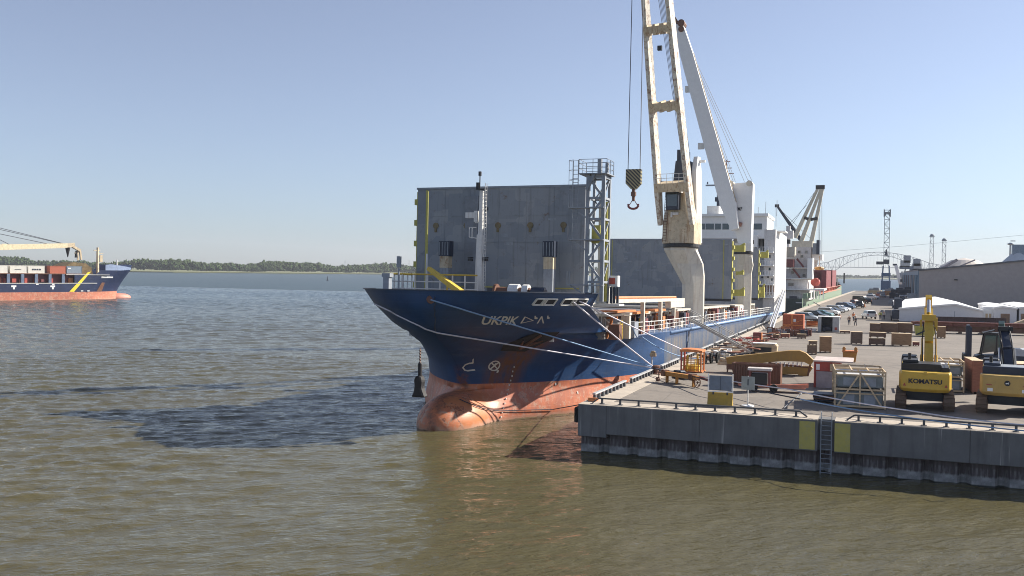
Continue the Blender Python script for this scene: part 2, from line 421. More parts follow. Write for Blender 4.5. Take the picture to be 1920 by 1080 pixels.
railm = paint('rail_dark', (.075, .08, .09), var=.2, dirtamt=.3)
def edge_rail(name, x0, x1, y, label, slopeL=True, slopeR=True):
    t = thing(name, label, 'railing', (x0, y, QZ), 0, 'low pipe rails along the quay edge')
    L = x1 - x0; mb = MB(); mb.beam((.28, 0, .34), (L - .28, 0, .34), .10, .09); mb.build('top_rail', railm, t)
    n = max(2, round((L - 1.0) / 1.17)); 
    for k in range(n + 1):
        mb = MB(); mb.box((.5 + k * (L - 1.0) / n, 0, .15), (.13, .12, .30)); mb.box((.5 + k * (L - 1.0) / n, 0, .012), (.3, .26, .024)); mb.build('post', railm, t)
    for on, xa, xb in ((slopeL, .28, -.15), (slopeR, L - .28, L + .15)):
        if on: mb = MB(); mb.beam((xa, 0, .34), (xb, 0, .03), .10, .09); mb.build('sloping_end', railm, t)
    return t
edge_rail('edge_rail', QX + .9, -3.75, QY + .75, 'long low dark rail on the front quay edge left of the ladder')
edge_rail('edge_rail', -1.2, 17.5, QY + .62, 'long low dark rail on the front quay edge right of the ladder')
railg = paint('rail_light', (.42, .43, .44), var=.2, dirtamt=.35)
k = 0; yy = QY + 2.2
while yy < 190:
    L = 8.5
    t = thing('berth_rail', 'low grey toe rail on blocks along the berth edge beside the blue hull', 'railing', (QX + .42, yy, QZ), math.pi / 2, 'toe rails along the berth edge')
    mb = MB(); mb.bb(0, L, -.11, .11, .36, .46); mb.build('top_rail', railg, t)
    for j in range(9):
        mb = MB(); mb.box((.25 + j * 1.0, 0, .18), (.34, .2, .36), taper=.8); mb.build('block', railm, t)
    yy += L + 1.7
    k += 1

# ------------------------------------------------------------------ far shores, trees, bridge
grass_m = paint('bank_grass', (.16, .17, .07), .95, var=.3, scale=.02)
def bank(name, poly, z=.9):
    mb = MB(); n = len(poly); vs = [(x, y, z) for x, y in poly] + [(x, y, -2) for x, y in poly]
    fs = [tuple(range(n))] + [(i, (i + 1) % n, n + (i + 1) % n, n + i) for i in range(n)]
    mb.add(vs, fs); o = struct(mb.build(name, grass_m)); return o
def shore_pt(px, py=None):
    """far bank line (left part) in the world, found from where its foot stands in the view"""
    a = Vector((-1300, 1000, 0)); 
    return a
SA = Vector((-1900, 1000)); SB = Vector((-900, 1950)); SC_ = Vector((-620, 3000)); SD = Vector((-300, 3300)); SE = Vector((900, 3500))
bank('far_bank', [(SA.x, SA.y), (-1180, 1350), (SB.x, SB.y), (SC_.x, SC_.y), (SD.x, SD.y), (SE.x, SE.y), (2600, 3600), (2600, 9000), (-6000, 9000), (-6000, 1000)])['label'] = 'low grassy far bank of the river'
def tree_mat(name, c0, c1):
    m, t, b = new_mat(name); v = coords(t)
    n1 = noise(t, v, .06, 3, .6); n2 = noise(t, v, .6, 3, .7)
    c = mixc(t, ramp(t, n1, .3, .7), c0, c1); c = mixc(t, ramp(t, n2, .4, .7, 0, .5), c, tuple(x * .5 for x in c0))
    t.links.new(c, b.inputs['Base Color']); b.inputs['Roughness'].default_value = .9
    b.inputs['Specular IOR Level'].default_value = .15; return m
treem = tree_mat('far_foliage', (.030, .055, .020), (.060, .088, .030))
# crown shapes: clumps of small leaf-mass facets
import bmesh
def crown_shape(seed):
    rs = np.random.RandomState(seed); vs = []; fs = []
    for k in range(46):
        u = rs.normal(size=3); u /= np.linalg.norm(u); u[2] = abs(u[2]) * 1.1 - .25
        c = u * rs.uniform(.45, .95); r = rs.uniform(.16, .34)
        o = len(vs); q = rs.normal(size=(4, 3)); q /= np.linalg.norm(q, axis=1)[:, None]
        tet = np.array([[1, 1, 1], [-1, -1, 1], [-1, 1, -1], [1, -1, -1]]) / 1.5 + q * .35
        for p in tet: vs.append(c + p * r)
        fs += [(o, o + 1, o + 2), (o, o + 2, o + 3), (o, o + 3, o + 1), (o + 1, o + 3, o + 2)]
    return np.array(vs), np.array(fs)
crowns = [crown_shape(i) for i in range(6)]
def forest(name, spots, mat, label):
    V = []; F = []; o = 0
    for (x, y, h, w_) in spots:
        cv, cf = crowns[random.randrange(6)]
        a = ru(0, 6.28); ca, sa = math.cos(a), math.sin(a)
        p = cv.copy(); p = np.stack([p[:, 0] * ca - p[:, 1] * sa, p[:, 0] * sa + p[:, 1] * ca, p[:, 2]], 1)
        p *= np.array([w_, w_, h * .5]); p += np.array([x, y, h * .52 + .5])
        V.append(p); F.append(cf + o); o += len(p)
    V = np.concatenate(V); F = np.concatenate(F)
    me = bpy.data.meshes.new(name); me.vertices.add(len(V)); me.vertices.foreach_set('co', V.ravel())
    me.loops.add(len(F) * 3); me.loops.foreach_set('vertex_index', F.ravel().astype(np.int32))
    me.polygons.add(len(F)); me.polygons.foreach_set('loop_start', np.arange(0, len(F) * 3, 3, dtype=np.int32))
    me.update(); me.validate(); me.materials.append(mat)
    ob = bpy.data.objects.new(name, me); COL.objects.link(ob); ob['kind'] = 'stuff'; ob['label'] = label; return ob
def along(a, b, n, d0, d1, h0, h1, w0, w1):
    out = []; dv = (b - a); nv = Vector((-dv.y, dv.x)).normalized()
    for i in range(n):
        t = rnd(); off = d0 + (d1 - d0) * rnd(); p = a + dv * t + nv * off
        hh = ru(h0, h1) * (1 + .16 * math.sin(t * 17 + a.x) + .1 * math.sin(t * 43)); out.append((p.x, p.y, hh * (1 + .0012 * off), ru(w0, w1)))
    return out
SM = Vector((-1180, 1350))
sp = along(SA, SM, 620, 6, 60, 16, 21, 6, 10) + along(SM, SB, 820, 6, 70, 16, 21, 6, 10) + along(SA, SM, 300, 4, 14, 8, 14, 4, 7) + along(SM, SB, 420, 4, 14, 8, 14, 4, 7) + along(SB, SC_, 260, 6, 60, 17, 24, 7, 12)
forest('far_trees', sp, treem, 'dense green tree line on the low far bank')
sp = along(SC_, SD, 100, 6, 80, 12, 17, 8, 14) + along(SD, SE, 460, 6, 120, 9, 15, 8, 16) + along(SE, Vector((2600, 3600)), 160, 6, 120, 12, 16, 10, 16)
forest('distant_trees', sp, treem, 'hazy blue wooded shore under the bridge')
# two pylons standing in the woods
for px in (647, 767):
    p = aty(px, 488, 2050.); 
    t = thing('power_pylon', 'thin lattice pylon above the far tree line, %s' % ('the left of the two' if px == 647 else 'beside the upright hatch cover'), 'pylon', (p.x, p.y, .5))
    mb = MB()
    for sx in (-1.6, 1.6):
        for sy in (-1.6, 1.6): mb.tube((sx, sy, 0), (sx * .15, sy * .15, 33), .12, 4)
    for z in (26, 29, 32): mb.tube((-3.5, 0, z), (3.5, 0, z), .12, 4)
    mb.build('lattice', steelgrey, t)
# channel buoy
p = atz(614, 526, 0)
t = thing('channel_buoy', 'small dark channel buoy far out on the open water', 'buoy', p)
mb = MB(); mb.lathe([(.05, -.5), (1.0, -.4), (1.0, .5), (.45, .8), (.3, 3.2), (.1, 3.4)], n=10); mb.build('float', darknavy, t)
mb = MB(); mb.box((0, 0, 3.6), (.5, .5, .5)); mb.build('lamp', darknavy, t)

def build_bridge():
    Yb = 4040.; zz = 46.
    m = paint('bridge_steel', (.09, .13, .16), var=.1, dirtamt=.1, scale=.05)
    xc = aty(1645.5, 500, Yb).x; half = 167.
    t = thing('arch_bridge', 'long steel arch bridge spanning the river on the horizon', 'bridge', (xc, Yb, 0))
    def up(x):    # upper chord
        a = abs(x)
        if a < half + 20: return 107 - (107 - 62) * (a / (half + 20)) ** 2 * .92
        return max(zz + 3, 65.6 - (a - half - 20) * .20)
    def lo(x):
        a = abs(x)
        if a < half: return 95 - (95 - 26) * (a / half) ** 2
        return max(22, 26 + (a - half) * .28) if a < half + 70 else zz - 2
    for yy in (-9, 9):
        mb = MB(); xs = [-290 + i * 14.5 for i in range(41)]
        for a, b in zip(xs[:-1], xs[1:]): mb.beam((a, yy, up(a)), (b, yy, up(b)), 1.6, 1.8)
        mb.build('upper_chord', m, t)
        mb = MB()
        for a, b in zip(xs[:-1], xs[1:]): mb.beam((a, yy, min(lo(a), up(a) - 1)), (b, yy, min(lo(b), up(b) - 1)), 1.6, 1.8)
        mb.build('lower_chord', m, t)
        for i, a in enumerate(xs[1:-1]):
            l = min(lo(a), up(a) - 1)
            if up(a) - l > 3:
                mb = MB(); mb.beam((a, yy, l), (a, yy, up(a)), .9); 
                b = xs[i + 2]; mb.beam((a, yy, l), (b, yy, up(b)), .8) if i % 2 else mb.beam((a, yy, up(a)), (b, yy, min(lo(b), up(b) - 1)), .8)
                mb.build('web_member', m, t)
            if abs(a) < half and l > zz + 2: mb = MB(); mb.beam((a, yy, zz), (a, yy, l), .4); mb.build('hanger', m, t)
    mb = MB(); mb.bb(-900, 1300, -11, 11, zz - 2.4, zz); mb.build('road_deck', m, t)
    for x in [-880 + 60 * i for i in range(10)] + [-half, half] + [300 + 60 * i for i in range(16)]:
        mb = MB(); mb.bb(x - 3, x + 3, -10, 10, -1, zz - 2.45 if abs(x) > half + 30 else 24); mb.build('pier', m, t)
build_bridge()

# ------------------------------------------------------------------ the blue ship at the berth
HB = 11.1; SX0 = -30.0; SY0 = 86.0; TRIM = .019
ship = thing('cargo_ship', 'blue hulled cargo ship with red bottom moored bow first along the quay', 'ship', (SX0, SY0, 0))
ship.rotation_euler = (-TRIM, 0, 0)
def sl(P): return Vector((P[0] - SX0, P[1] - SY0, P[2] + TRIM * (P[1] - SY0)))
def slw(x, y, z): return Vector((x + SX0, y + SY0, z - TRIM * y))
def ly(px, py, Y): return sl(aty(px, py, Y))
def lx(px, py, X): return sl(atx(px, py, X))
def itp(x, tab): return float(np.interp(x, [t_[0] for t_ in tab], [t_[1] for t_ in tab]))
TIP = [(-6, -19.0), (0, -19.2), (2.3, -19.3), (3.7, -20.0), (4.6, -21.0), (5.5, -22.4), (7.2, -25.5), (8.7, -26.6), (9.8, -26.8)]
AL = [(-6, 28), (0, 24), (2.3, 24.5), (3.7, 25), (5.5, 27), (7.2, 25), (9.8, 20)]
EX = [(-6, .9), (0, .80), (2.3, .84), (3.7, .86), (5.5, .82), (7.2, .68), (8.7, .55), (9.8, .48)]
def hullb(y, z):
    tp, al, ex = itp(z, TIP), itp(z, AL), itp(z, EX)
    s = (y - tp) / al
    b = 0.0 if s <= 0 else HB * (1 - (1 - min(s, 1)) ** 2) ** ex
    kz = (z + .25) / 2.25
    if abs(kz) < 1:
        k = math.sqrt(1 - kz * kz); yc = -20.6; fl = 4.2 * k
        if y < yc: bb = 2.45 * k * math.sqrt(max(0, 1 - ((y - yc) / fl) ** 2)) if y > yc - fl else 0
        else: bb = 2.45 * k + .10 * (y - yc)* k
        if y > -6: bb = 0
        b = (b ** 3 + bb ** 3) ** (1 / 3)
    return b
def hulltip(z):
    tp = itp(z, TIP); kz = (z + .25) / 2.25
    if abs(kz) < 1: tp = min(tp, -20.6 - 4.2 * math.sqrt(1 - kz * kz))
    return tp
FCZ = 9.8
def yend(z):
    if z <= 6.1: return 128.0
    return itp(z, [(6.1, -9.6), (8.6, -15.6), (8.65, -15.8), (9.8, -15.8)])
def hull_mesh():
    low = [-4, -2.8, -1.9, -1.2, -.7, -.3, 0, .3, .6, .9, 1.15, 1.35, 1.55, 1.7, 1.82, 1.92, 1.99, 2.1, 2.45, 2.8, 3.2, 3.7, 4.2, 4.8, 5.4, 6.1]
    hi = [6.1, 6.6, 7.2, 7.8, 8.4, 8.65, 9.2, 9.8]
    mb = MB()
    def grid(zs, n):
        for side in (1, -1):
            vs = []
            for z in zs:
                tp, ye = hulltip(z), yend(z)
                for i in range(n):
                    t = i / (n - 1)
                    y = tp + (min(ye, 12) - tp) * (t ** 1.9) if ye > 20 and i < n - 1 else tp + (ye - tp) * (t ** 1.9 if ye < 20 else 1)
                    if i == n - 1: y = ye
                    vs.append((side * hullb(y, z), y, z))
            fs = [(k * n + i, k * n + i + 1, (k + 1) * n + i + 1, (k + 1) * n + i) for k in range(len(zs) - 1) for i in range(n - 1)]
            if side < 0: fs = [f[::-1] for f in fs]
            mb.add(vs, fs)
    grid(low, 64); grid(hi, 48)
    mb.add([(-HB, 128, -4), (HB, 128, -4), (HB, 128, 6.1), (-HB, 128, 6.1)], [(0, 1, 2, 3)])
    me = bpy.data.meshes.new('hull'); me.from_pydata(mb.v, [], mb.f)
    bm = bmesh.new(); bm.from_mesh(me); bmesh.ops.remove_doubles(bm, verts=bm.verts, dist=.004)
    bmesh.ops.dissolve_degenerate(bm, dist=.002, edges=bm.edges)
    bmesh.ops.recalc_face_normals(bm, faces=bm.faces); bm.to_mesh(me); bm.free(); me.shade_smooth()
    return me
def hull_mat(name, blue, red, zb, grime=True, origin_y=0):
    m, t, b = new_mat(name)
    tc = N(t, 'ShaderNodeTexCoord'); sp = N(t, 'ShaderNodeSeparateXYZ'); t.links.new(tc.outputs['Object'], sp.inputs[0])
    X, Y, Z = sp.outputs
    v = coords(t); vs = coords(t, (1.5, 1.5, .16)); vl = coords(t, (.4, .22, 1.6))
    n1 = noise(t, v, .35, 6, .65); n2 = noise(t, vs, 1.6, 5, .65); n3 = noise(t, v, 1.7, 7, .75, .3); n4 = noise(t, vl, 1.1, 5, .7)
    cb = mixc(t, ramp(t, n1, .3, .7), tuple(x * .8 for x in blue), tuple(x * 1.2 for x in blue))
    cb = mixc(t, ramp(t, n2, .5, .7, 0, .30), cb, tuple(x * .45 for x in blue))
    cb = mixc(t, ramp(t, n4, .56, .7, 0, .25), cb, (.10, .13, .17))
    if grime:   # rubbed, greyish plating along the flat side
        g = math_n(t, 'MULTIPLY', ramp(t, Y, 3.9, 4.1), ramp(t, n2, .30, .62, .15, .9))
        g = math_n(t, 'MULTIPLY', g, ramp(t, Z, 5.3, 5.7, 1, .1))
        cb = mixc(t, g, cb, mixc(t, ramp(t, n1, .4, .6), (.10, .12, .15), (.20, .17, .13)))
        # rust run below the anchor pocket
        dy = math_n(t, 'SUBTRACT', Y, math_n(t, 'ADD', math_n(t, 'MULTIPLY', Z, .10), -17.6))
        run = ramp(t, math_n(t, 'ABSOLUTE', dy), .7, 1.7, 1, 0)
        run = math_n(t, 'MULTIPLY', run, ramp(t, Z, 6.4, 6.7, 1, 0)); run = math_n(t, 'MULTIPLY', run, ramp(t, n2, .3, .55, .25, .95))
        run = math_n(t, 'MULTIPLY', run, ramp(t, X, 1, 2))
        cb = mixc(t, run, cb, (.15, .055, .028))
    cr = mixc(t, ramp(t, n1, .35, .65), tuple(x * .8 for x in red), tuple(min(1, x * 1.15) for x in red))
    cr = mixc(t, ramp(t, n2, .42, .68, 0, .55), cr, (.33, .13, .10))
    cr = mixc(t, ramp(t, n3, .52, .62, 0, .8), cr, (.60, .40, .29))
    cr = mixc(t, ramp(t, n3, .60, .66, 0, .8), cr, (.22, .06, .03))
    if grime:
        bz = ramp(t, Y, -20.5, -17.0, 1, 0)
        cr = mixc(t, math_n(t, 'MULTIPLY', bz, ramp(t, n1, .35, .6)), cr, (.50, .17, .06))
        cr = mixc(t, math_n(t, 'MULTIPLY', ramp(t, Y, -23.6, -23.0, 1, 0), ramp(t, n3, .50, .6)), cr, (.40, .28, .20))
        arc = ramp(t, math_n(t, 'ABSOLUTE', math_n(t, 'ADD', Y, math_n(t, 'MULTIPLY', math_n(t, 'ADD', n1, .2), 32.3))), .2, .6, 1, 0)
        cr = mixc(t, math_n(t, 'MULTIPLY', math_n(t, 'MULTIPLY', arc, bz), .8), cr, (.16, .05, .025))
    wl = math_n(t, 'ADD', Z, math_n(t, 'MULTIPLY', n3, -.8))
    wl = math_n(t, 'ADD', wl, math_n(t, 'MULTIPLY', Y, -TRIM))
    cr = mixc(t, ramp(t, wl, -.35, .0, .8, 0), cr, (.48, .30, .22))
    cr = mixc(t, ramp(t, wl, -.45, -.35, 1, 0), cr, (.10, .05, .03))
    sel = ramp(t, Z, zb - .01, zb + .01)
    c = mixc(t, sel, cr, cb)
    if grime:
        stem = math_n(t, 'MULTIPLY', ramp(t, math_n(t, 'ABSOLUTE', X), .3, .7, 1, 0), ramp(t, Z, 3.0, 4.2, 1, 0))
        c = mixc(t, math_n(t, 'MULTIPLY', stem, ramp(t, n3, .4, .6)), c, (.20, .07, .035))
    t.links.new(c, b.inputs['Base Color']); b.inputs['Roughness'].default_value = .48
    # shell plating seams
    br = N(t, 'ShaderNodeTexBrick'); br.inputs['Scale'].default_value = .42; br.inputs['Mortar Size'].default_value = .006
    cm = N(t, 'ShaderNodeCombineXYZ'); t.links.new(Y, cm.inputs[0]); t.links.new(Z, cm.inputs[1]); t.links.new(cm.outputs[0], br.inputs['Vector'])
    h = math_n(t, 'ADD', math_n(t, 'MULTIPLY', br.outputs['Fac'], -.5), math_n(t, 'MULTIPLY', n1, .8))
    bump(t, b, h, .35, .05); return m
hullm = hull_mat('ship_hull_paint', (.010, .052, .150), (.58, .175, .085), 2.5)
hull = bpy.data.objects.new('hull', hull_mesh()); COL.objects.link(hull); hull.data.materials.append(hullm); hull.parent = ship
bluep = paint('ship_blue', (.025, .075, .20), .5, var=.15, dirtamt=.2)
blueg = paint('gunwale_blue', (.20, .33, .56), .5, var=.15, dirtamt=.25)
deckm = paint('ship_deck', (.16, .13, .11), .8, var=.3, rust=.25)
# decks
def outline(z, y1, n=40, inset=.12):
    tp = hulltip(z) + inset; return [(max(0, hullb(tp + (y1 - tp) * (i / (n - 1)) ** 1.6, z) - inset), tp + (y1 - tp) * (i / (n - 1)) ** 1.6) for i in range(n)]
ol = outline(9.2, -15.9); mb = MB()
mb.add([(x, y, 9.15) for x, y in ol] + [(-x, y, 9.15) for x, y in ol[::-1]], [tuple(range(2 * len(ol)))]); mb.build('forecastle_deck', deckm, ship)
mb = MB(); ys_ = [-15.7, -13, -10, -6, -2, 2, 127.8]; dk = [(hullb(y, 5.95) - .12, y, 5.95) for y in ys_]
mb.add(dk + [(-x, y, z) for x, y, z in dk[::-1]], [tuple(range(2 * len(dk)))]); mb.build('main_deck', deckm, ship)
mb = MB(); xb = hullb(-15.8, 6.1) - .1; mb.bb(-xb, xb, -16.1, -15.9, 5.9, 9.14); mb.build('forecastle_bulkhead', white, ship)
# bulwark cap and side gunwale strip
mb = MB(); n = 60
for side in (1, -1):
    tp = hulltip(9.8); pts_ = [(side * hullb(tp + (-15.8 - tp) * (i / n) ** 1.8, 9.8), tp + (-15.8 - tp) * (i / n) ** 1.8, 9.83) for i in range(n + 1)]
    for a_, b_ in zip(pts_[:-1], pts_[1:]): mb.beam(a_, b_, .22, .07)
mb.build('bulwark_cap', darknavy, ship)
mb = MB()
for side in (1, -1):
    mb.tube((side * (HB - .02), 6.5, 5.95), (side * (HB - .02), 127.9, 5.95), .20, 8)
mb.build('gunwale', blueg, ship, smooth=True)
mb = MB(); mb.bb(HB - .02, HB + .05, 15.2, 15.6, 2.6, 5.9); mb.build('fender_strake', bluep, ship)
# plate seams that read as vertical lines on the bow side
def hull_hit(px, py, t0=40, t1=120):
    d_ = ray(px, py); prev = None
    for i in range(1600):
        t_ = t0 + (t1 - t0) * i / 1600; L = sl(C0 + d_ * t_)
        if L.z < 9.81 and abs(L.x) < hullb(L.y, max(-3.9, L.z)): return L
    return None
def on_hull(y, z, off=.03, sg=1): return Vector((sg * (hullb(y, z) + off), y, z))
def hull_text(s, px0, py0, px1, py1, hgt, shear=0, bold=0, mat=None, name='name_lettering'):
    a_, b_ = hull_hit(px0, py0), hull_hit(px1, py1)
    vs, fs = text_pts(s, 1, shear, bold) if isinstance(s, str) else s
    mb = MB(); V = []; c_ = hull_hit(px0, py0 - 12); lean = (c_.y - a_.y) / (c_.z - a_.z)     # the flare: letters stand plumb to the plating's own rise
    for u, v_ in vs:
        y = a_.y + (b_.y - a_.y) * u + lean * v_ * hgt; z = a_.z + (b_.z - a_.z) * u + v_ * hgt; V.append(on_hull(y, z, .035))
    mb.add(V, fs); return mb.build(name, mat or ropew, ship)
letter = plain('lettering_cream', (.62, .60, .55), .6)
hull_text('UKPIK', 900, 609, 967, 609.5, .66, .22, .022, letter)
def strokes(lines, wd=.10):
    """thick polyline strokes in unit box -> verts, faces"""
    vs, fs = [], []
    for ln in lines:
        for (x0, y0), (x1, y1) in zip(ln[:-1], ln[1:]):
            dx, dy = x1 - x0, y1 - y0; l = math.hypot(dx, dy) or 1; nx, ny = -dy / l * wd / 2, dx / l * wd / 2; ex, ey = dx / l * wd * .3, dy / l * wd * .3
            o = len(vs); vs += [(x0 + nx - ex, y0 + ny - ey), (x0 - nx - ex, y0 - ny - ey), (x1 - nx + ex, y1 - ny + ey), (x1 + nx + ex, y1 + ny + ey)]; fs.append((o, o + 1, o + 2, o + 3))
    return vs, fs
def ring(cx, cy, r, n=8, sx=1): return [(cx + sx * r * math.cos(2 * math.pi * i / n), cy + r * math.sin(2 * math.pi * i / n)) for i in range(n + 1)]
# syllabics after the name, each stroke set in units of its own letter box (x runs aft)
syl = [[(0.02, 0.05), (.42, .38), (.15, .88), (.02, .05)], [(.49, .98), (.49, .62)] , ring(.525, .68, .1, 8, .3), [(.58, .0), (.72, .9), (.80, .0)], [(.95, .98), (.95, .62)], ring(.975, .68, .1, 8, .3)]
hull_text(strokes(syl, .05), 973, 607, 1026, 606, .60, mat=letter)
hook_mark = [[(.62, 1.0), (.72, .62), (.40, .60), (.14, .50), (.02, .28), (.14, .08), (.35, .02), (.95, .06)]]
hull_text(strokes(hook_mark, .11), 866, 696, 890, 695, 1.05, mat=letter, name='thruster_mark')
cx = [ring(.5, .5, .46, 16), [(.17, .17), (.83, .83)], [(.17, .83), (.83, .17)]]
hull_text(strokes(cx, .11), 914, 696, 935, 695, .85, mat=letter, name='thruster_mark')
# anchor pocket, port side, with its anchor
pk = hull_hit(985, 642)
mb = MB(); y0, z0 = pk.y, pk.z
q = [(-1.5, -.2), (-.7, .85), (1.4, .85), (1.7, .2), (.9, -.8), (-1.0, -.7)]
mb.add([on_hull(y0 + u, z0 + v_, .06) for u, v_ in q] + [on_hull(y0 + u * .8, z0 + v_ * .8, -.35) for u, v_ in q], [tuple(range(6, 12))] + [(i, (i + 1) % 6, 6 + (i + 1) % 6, 6 + i) for i in range(6)])
mb.add([on_hull(y0 + u * .97, z0 + v_ * .97, .05) for u, v_ in q], [tuple(range(6))])
pocket = mb.build('anchor_pocket', plain('pocket_dark', (.03, .03, .035), .8), ship)
mb = MB()
mb.tube(on_hull(y0, z0 + .6, .15), on_hull(y0 + .1, z0 - .5, .22), .12, 6)
for s_ in (-1, 1): mb.tube(on_hull(y0 + .1, z0 - .5, .2), on_hull(y0 + .1 + s_ * .8, z0 + .1, .3), .14, 6, .05)
mb.build('anchor', rustbrown, ship)
# draught marks and fairleads
mb = MB()
for i in range(13):
    h = hull_hit(962 - i * 2.2, 688 + i * 8.5)
    if h: mb.box(on_hull(h.y, h.z, .04), (.05, .14, .12))
mb.build('draught_marks', letter, ship)
mb = MB()
for px, py in ((826, 678), (831, 691), (1082, 736), (1040, 720)):
    h = hull_hit(px, py)
    if h: mb.add([on_hull(h.y + a_, h.z + b_, .04) for a_, b_ in ((-.06, -.1), (.06, -.1), (.06, .1), (-.06, .1))], [(0, 1, 2, 3)])
mb.build('bow_marks', letter, ship)
def fairlead(px0, px1, py, hh=.45, name='fairlead'):
    a_, b_ = hull_hit(px0, py), hull_hit(px1, py + .5)
    if not a_ or not b_: return
    mb = MB(); n = 8
    zc = (a_.z + b_.z) / 2
    for i in range(n):
        t0, t1 = i / n, (i + 1) / n; ya, yb = a_.y + (b_.y - a_.y) * t0, a_.y + (b_.y - a_.y) * t1
        for dz in (-hh / 2, hh / 2): mb.beam(on_hull(ya, zc + dz, .05), on_hull(yb, zc + dz, .05), .1, .1)
        if i in (0, 3, 4): mb.beam(on_hull(ya, zc - hh / 2, .04), on_hull(ya, zc + hh / 2, .04), .16, .12)
    mb.beam(on_hull(b_.y, zc - hh / 2, .05), on_hull(b_.y, zc + hh / 2, .05), .1, .1)
    f_ = mb.build(name, letter, ship)
    mb = MB(); mb.add([on_hull(a_.y + (b_.y - a_.y) * i / n, zc + s_ * hh * .42, .02) for s_ in (-1, 1) for i in range(n + 1)], [(i, i + 1, n + 2 + i, n + 1 + i) for i in range(n)])
    mb.build('opening', plain('pocket_dark', (.03, .03, .035)), f_)
fairlead(1000, 1038, 566); fairlead(1052, 1097, 566)
mb = MB(); P = []
for k in range(26):      # weld seam down the port edge of the rounded stem
    h = hull_hit(810 + (k / 25) ** 2.2 * 32, 556 + k * 7.0)
    if h and h.x > 0: P.append(on_hull(h.y, h.z, .015))
mb.path(P, .035, 5); mb.build('stem_seam', darknavy, ship)
rfl = hull_hit(803, 562); mb = MB(); mb.lathe([(.20, -.05), (.30, 0), (.30, .1), (.20, .14)], (0, 0, 0), 14); o_ = mb.build('round_fairlead', rustbrown, ship); o_.location = on_hull(rfl.y, rfl.z, .0, 1 if rfl.x > 0 else -1); o_.rotation_euler = (math.radians(75), 0, math.radians(50))

# forecastle fittings --------------------------------------------------------
def lrail(name, pts_, mat_post, mat_top, parent, h=1.05, sp_=1.3, r=.03, rows=3, thick=1.0):
    """open guard rail along a polyline: posts and rails, each rail run one part"""
    for (p_, q_) in zip(pts_[:-1], pts_[1:]):
        p_, q_ = Vector(p_), Vector(q_); n = max(1, round((q_ - p_).length / sp_))
        mb = MB()
        for i in range(n + 1): c_ = p_.lerp(q_, i / n); mb.beam(c_, c_ + Vector((0, 0, h)), .07 * thick, .07 * thick)
        mb.build(name + '_posts', mat_post, parent)['kind'] = 'stuff'
        mb = MB(); mb.tube(p_ + Vector((0, 0, h)), q_ + Vector((0, 0, h)), r * 1.5 * thick, 6); mb.build(name, mat_top, parent)
        mb = MB()
        for k in range(1, rows): z = Vector((0, 0, h * k / rows)); mb.tube(p_ + z, q_ + z, r * thick, 5)
        mb.build(name + '_bars', mat_post, parent)['kind'] = 'stuff'
fp0 = ly(728, 545, 66.); fp1 = ly(893, 545, 69.); 
lrail('yellow_guard_rail', [(fp0.x, fp0.y, 9.3), (fp1.x, fp1.y, 9.3)], white, yellowp, ship, 1.75, 1.05, .035, 3, 1.4)
lrail('yellow_guard_rail', [(fp0.x, fp0.y, 9.3), (fp0.x - .6, fp0.y + 5, 9.3)], white, yellowp, ship, 1.75, 1.1, .035, 3, 1.4)
p_ = ly(724, 545, 64.); mb = MB(); mb.box((p_.x, p_.y, 10.0), (.5, .5, 1.6)); mb.box((p_.x, p_.y, 10.9), (.7, .6, .3)); mb.build('bow_light_post', steelgrey, ship)
p_ = ly(745, 545, 66.); mb = MB(); mb.tube((p_.x, p_.y, 9.2), (p_.x, p_.y, 11.5), .09); mb.box((p_.x, p_.y, 12.0), (.28, .28, .9)); mb.build('jack_staff', steelgrey, ship)
# slanting yellow derrick
a_, b_ = ly(801, 503, 67.), ly(862, 548, 66.); mb = MB(); mb.beam(a_, b_, .32, .30, w2=.5, h2=.45)
mb.beam(ly(838, 531, 66.8), ly(835, 549, 66.8), .12); mb.build('stowed_derrick', yellowp, ship)
a_ = ly(797, 358, 69.5); a0 = ly(797, 548, 69.5)
mb = MB(); mb.tube(a0, Vector((a0.x, a0.y, a_.z)), .07); mb.build('signal_pole', yellowdull, ship)
mb = MB(); mb.tube(a0, Vector((a0.x, a0.y, a0.z + 3.2)), .085); mb.build('signal_pole_foot', white, ship)
# foremast
fx = ly(897, 545, 70.).x; fy = 70. - SY0
mb = MB(); mb.box((fx, fy, 11.0), (.62, .62, 3.6), taper=.85); mb.tube((fx, fy, 12.6), (fx + .05, fy, 18.0), .27, 8, .2); mb.beam((fx - .05, fy, 12.4), (fx, fy, 14.4), .5, .45)
mast = mb.build('foremast', white, ship)
mb = MB()
for s_ in (-.18, .18): mb.tube((fx + .42 , fy + s_, 9.4), (fx + .42, fy + s_, 18.6), .028, 4)
for k in range(30): mb.tube((fx + .42, fy - .18, 9.6 + .3 * k), (fx + .42, fy + .18, 9.6 + .3 * k), .02, 4)
for k in range(10): mb.tube((fx, fy, 10.2 + .9 * k), (fx + .48, fy, 10.2 + .9 * k), .03, 4)
mb.build('ladder', white, mast)
mb = MB(); mb.box((fx, fy, 18.1), (.7, .6, .08)); mb.box((fx - .3, fy, 18.4), (.25, .25, .55)); mb.tube((fx - .15, fy, 18.1), (fx - .15, fy, 19.3), .05); mb.box((fx - .15, fy, 19.4), (.2, .2, .35)); mb.build('masthead_light', blackp, mast)
mb = MB(); mb.box((fx - .85, fy, 16.0), (.9, .4, .45)); mb.box((fx - .4, fy, 15.9), (.3, .35, .9)); mb.beam((fx - .5, fy, 15.4), (fx, fy, 15.4), .1); mb.build('horn', white, mast)
mb = MB(); mb.path([(fx - 1.0, fy, 15.0), (fx - 1.0, fy, 14.2), (fx - .2, fy, 14.1)], .04); mb.path([(fx - .75, fy, 15.0), (fx - .75, fy, 14.1)], .05); mb.path([(fx - 1.0, fy, 15.0), (fx - .4, fy, 15.0)], .04); mb.build('bracket', white, mast)
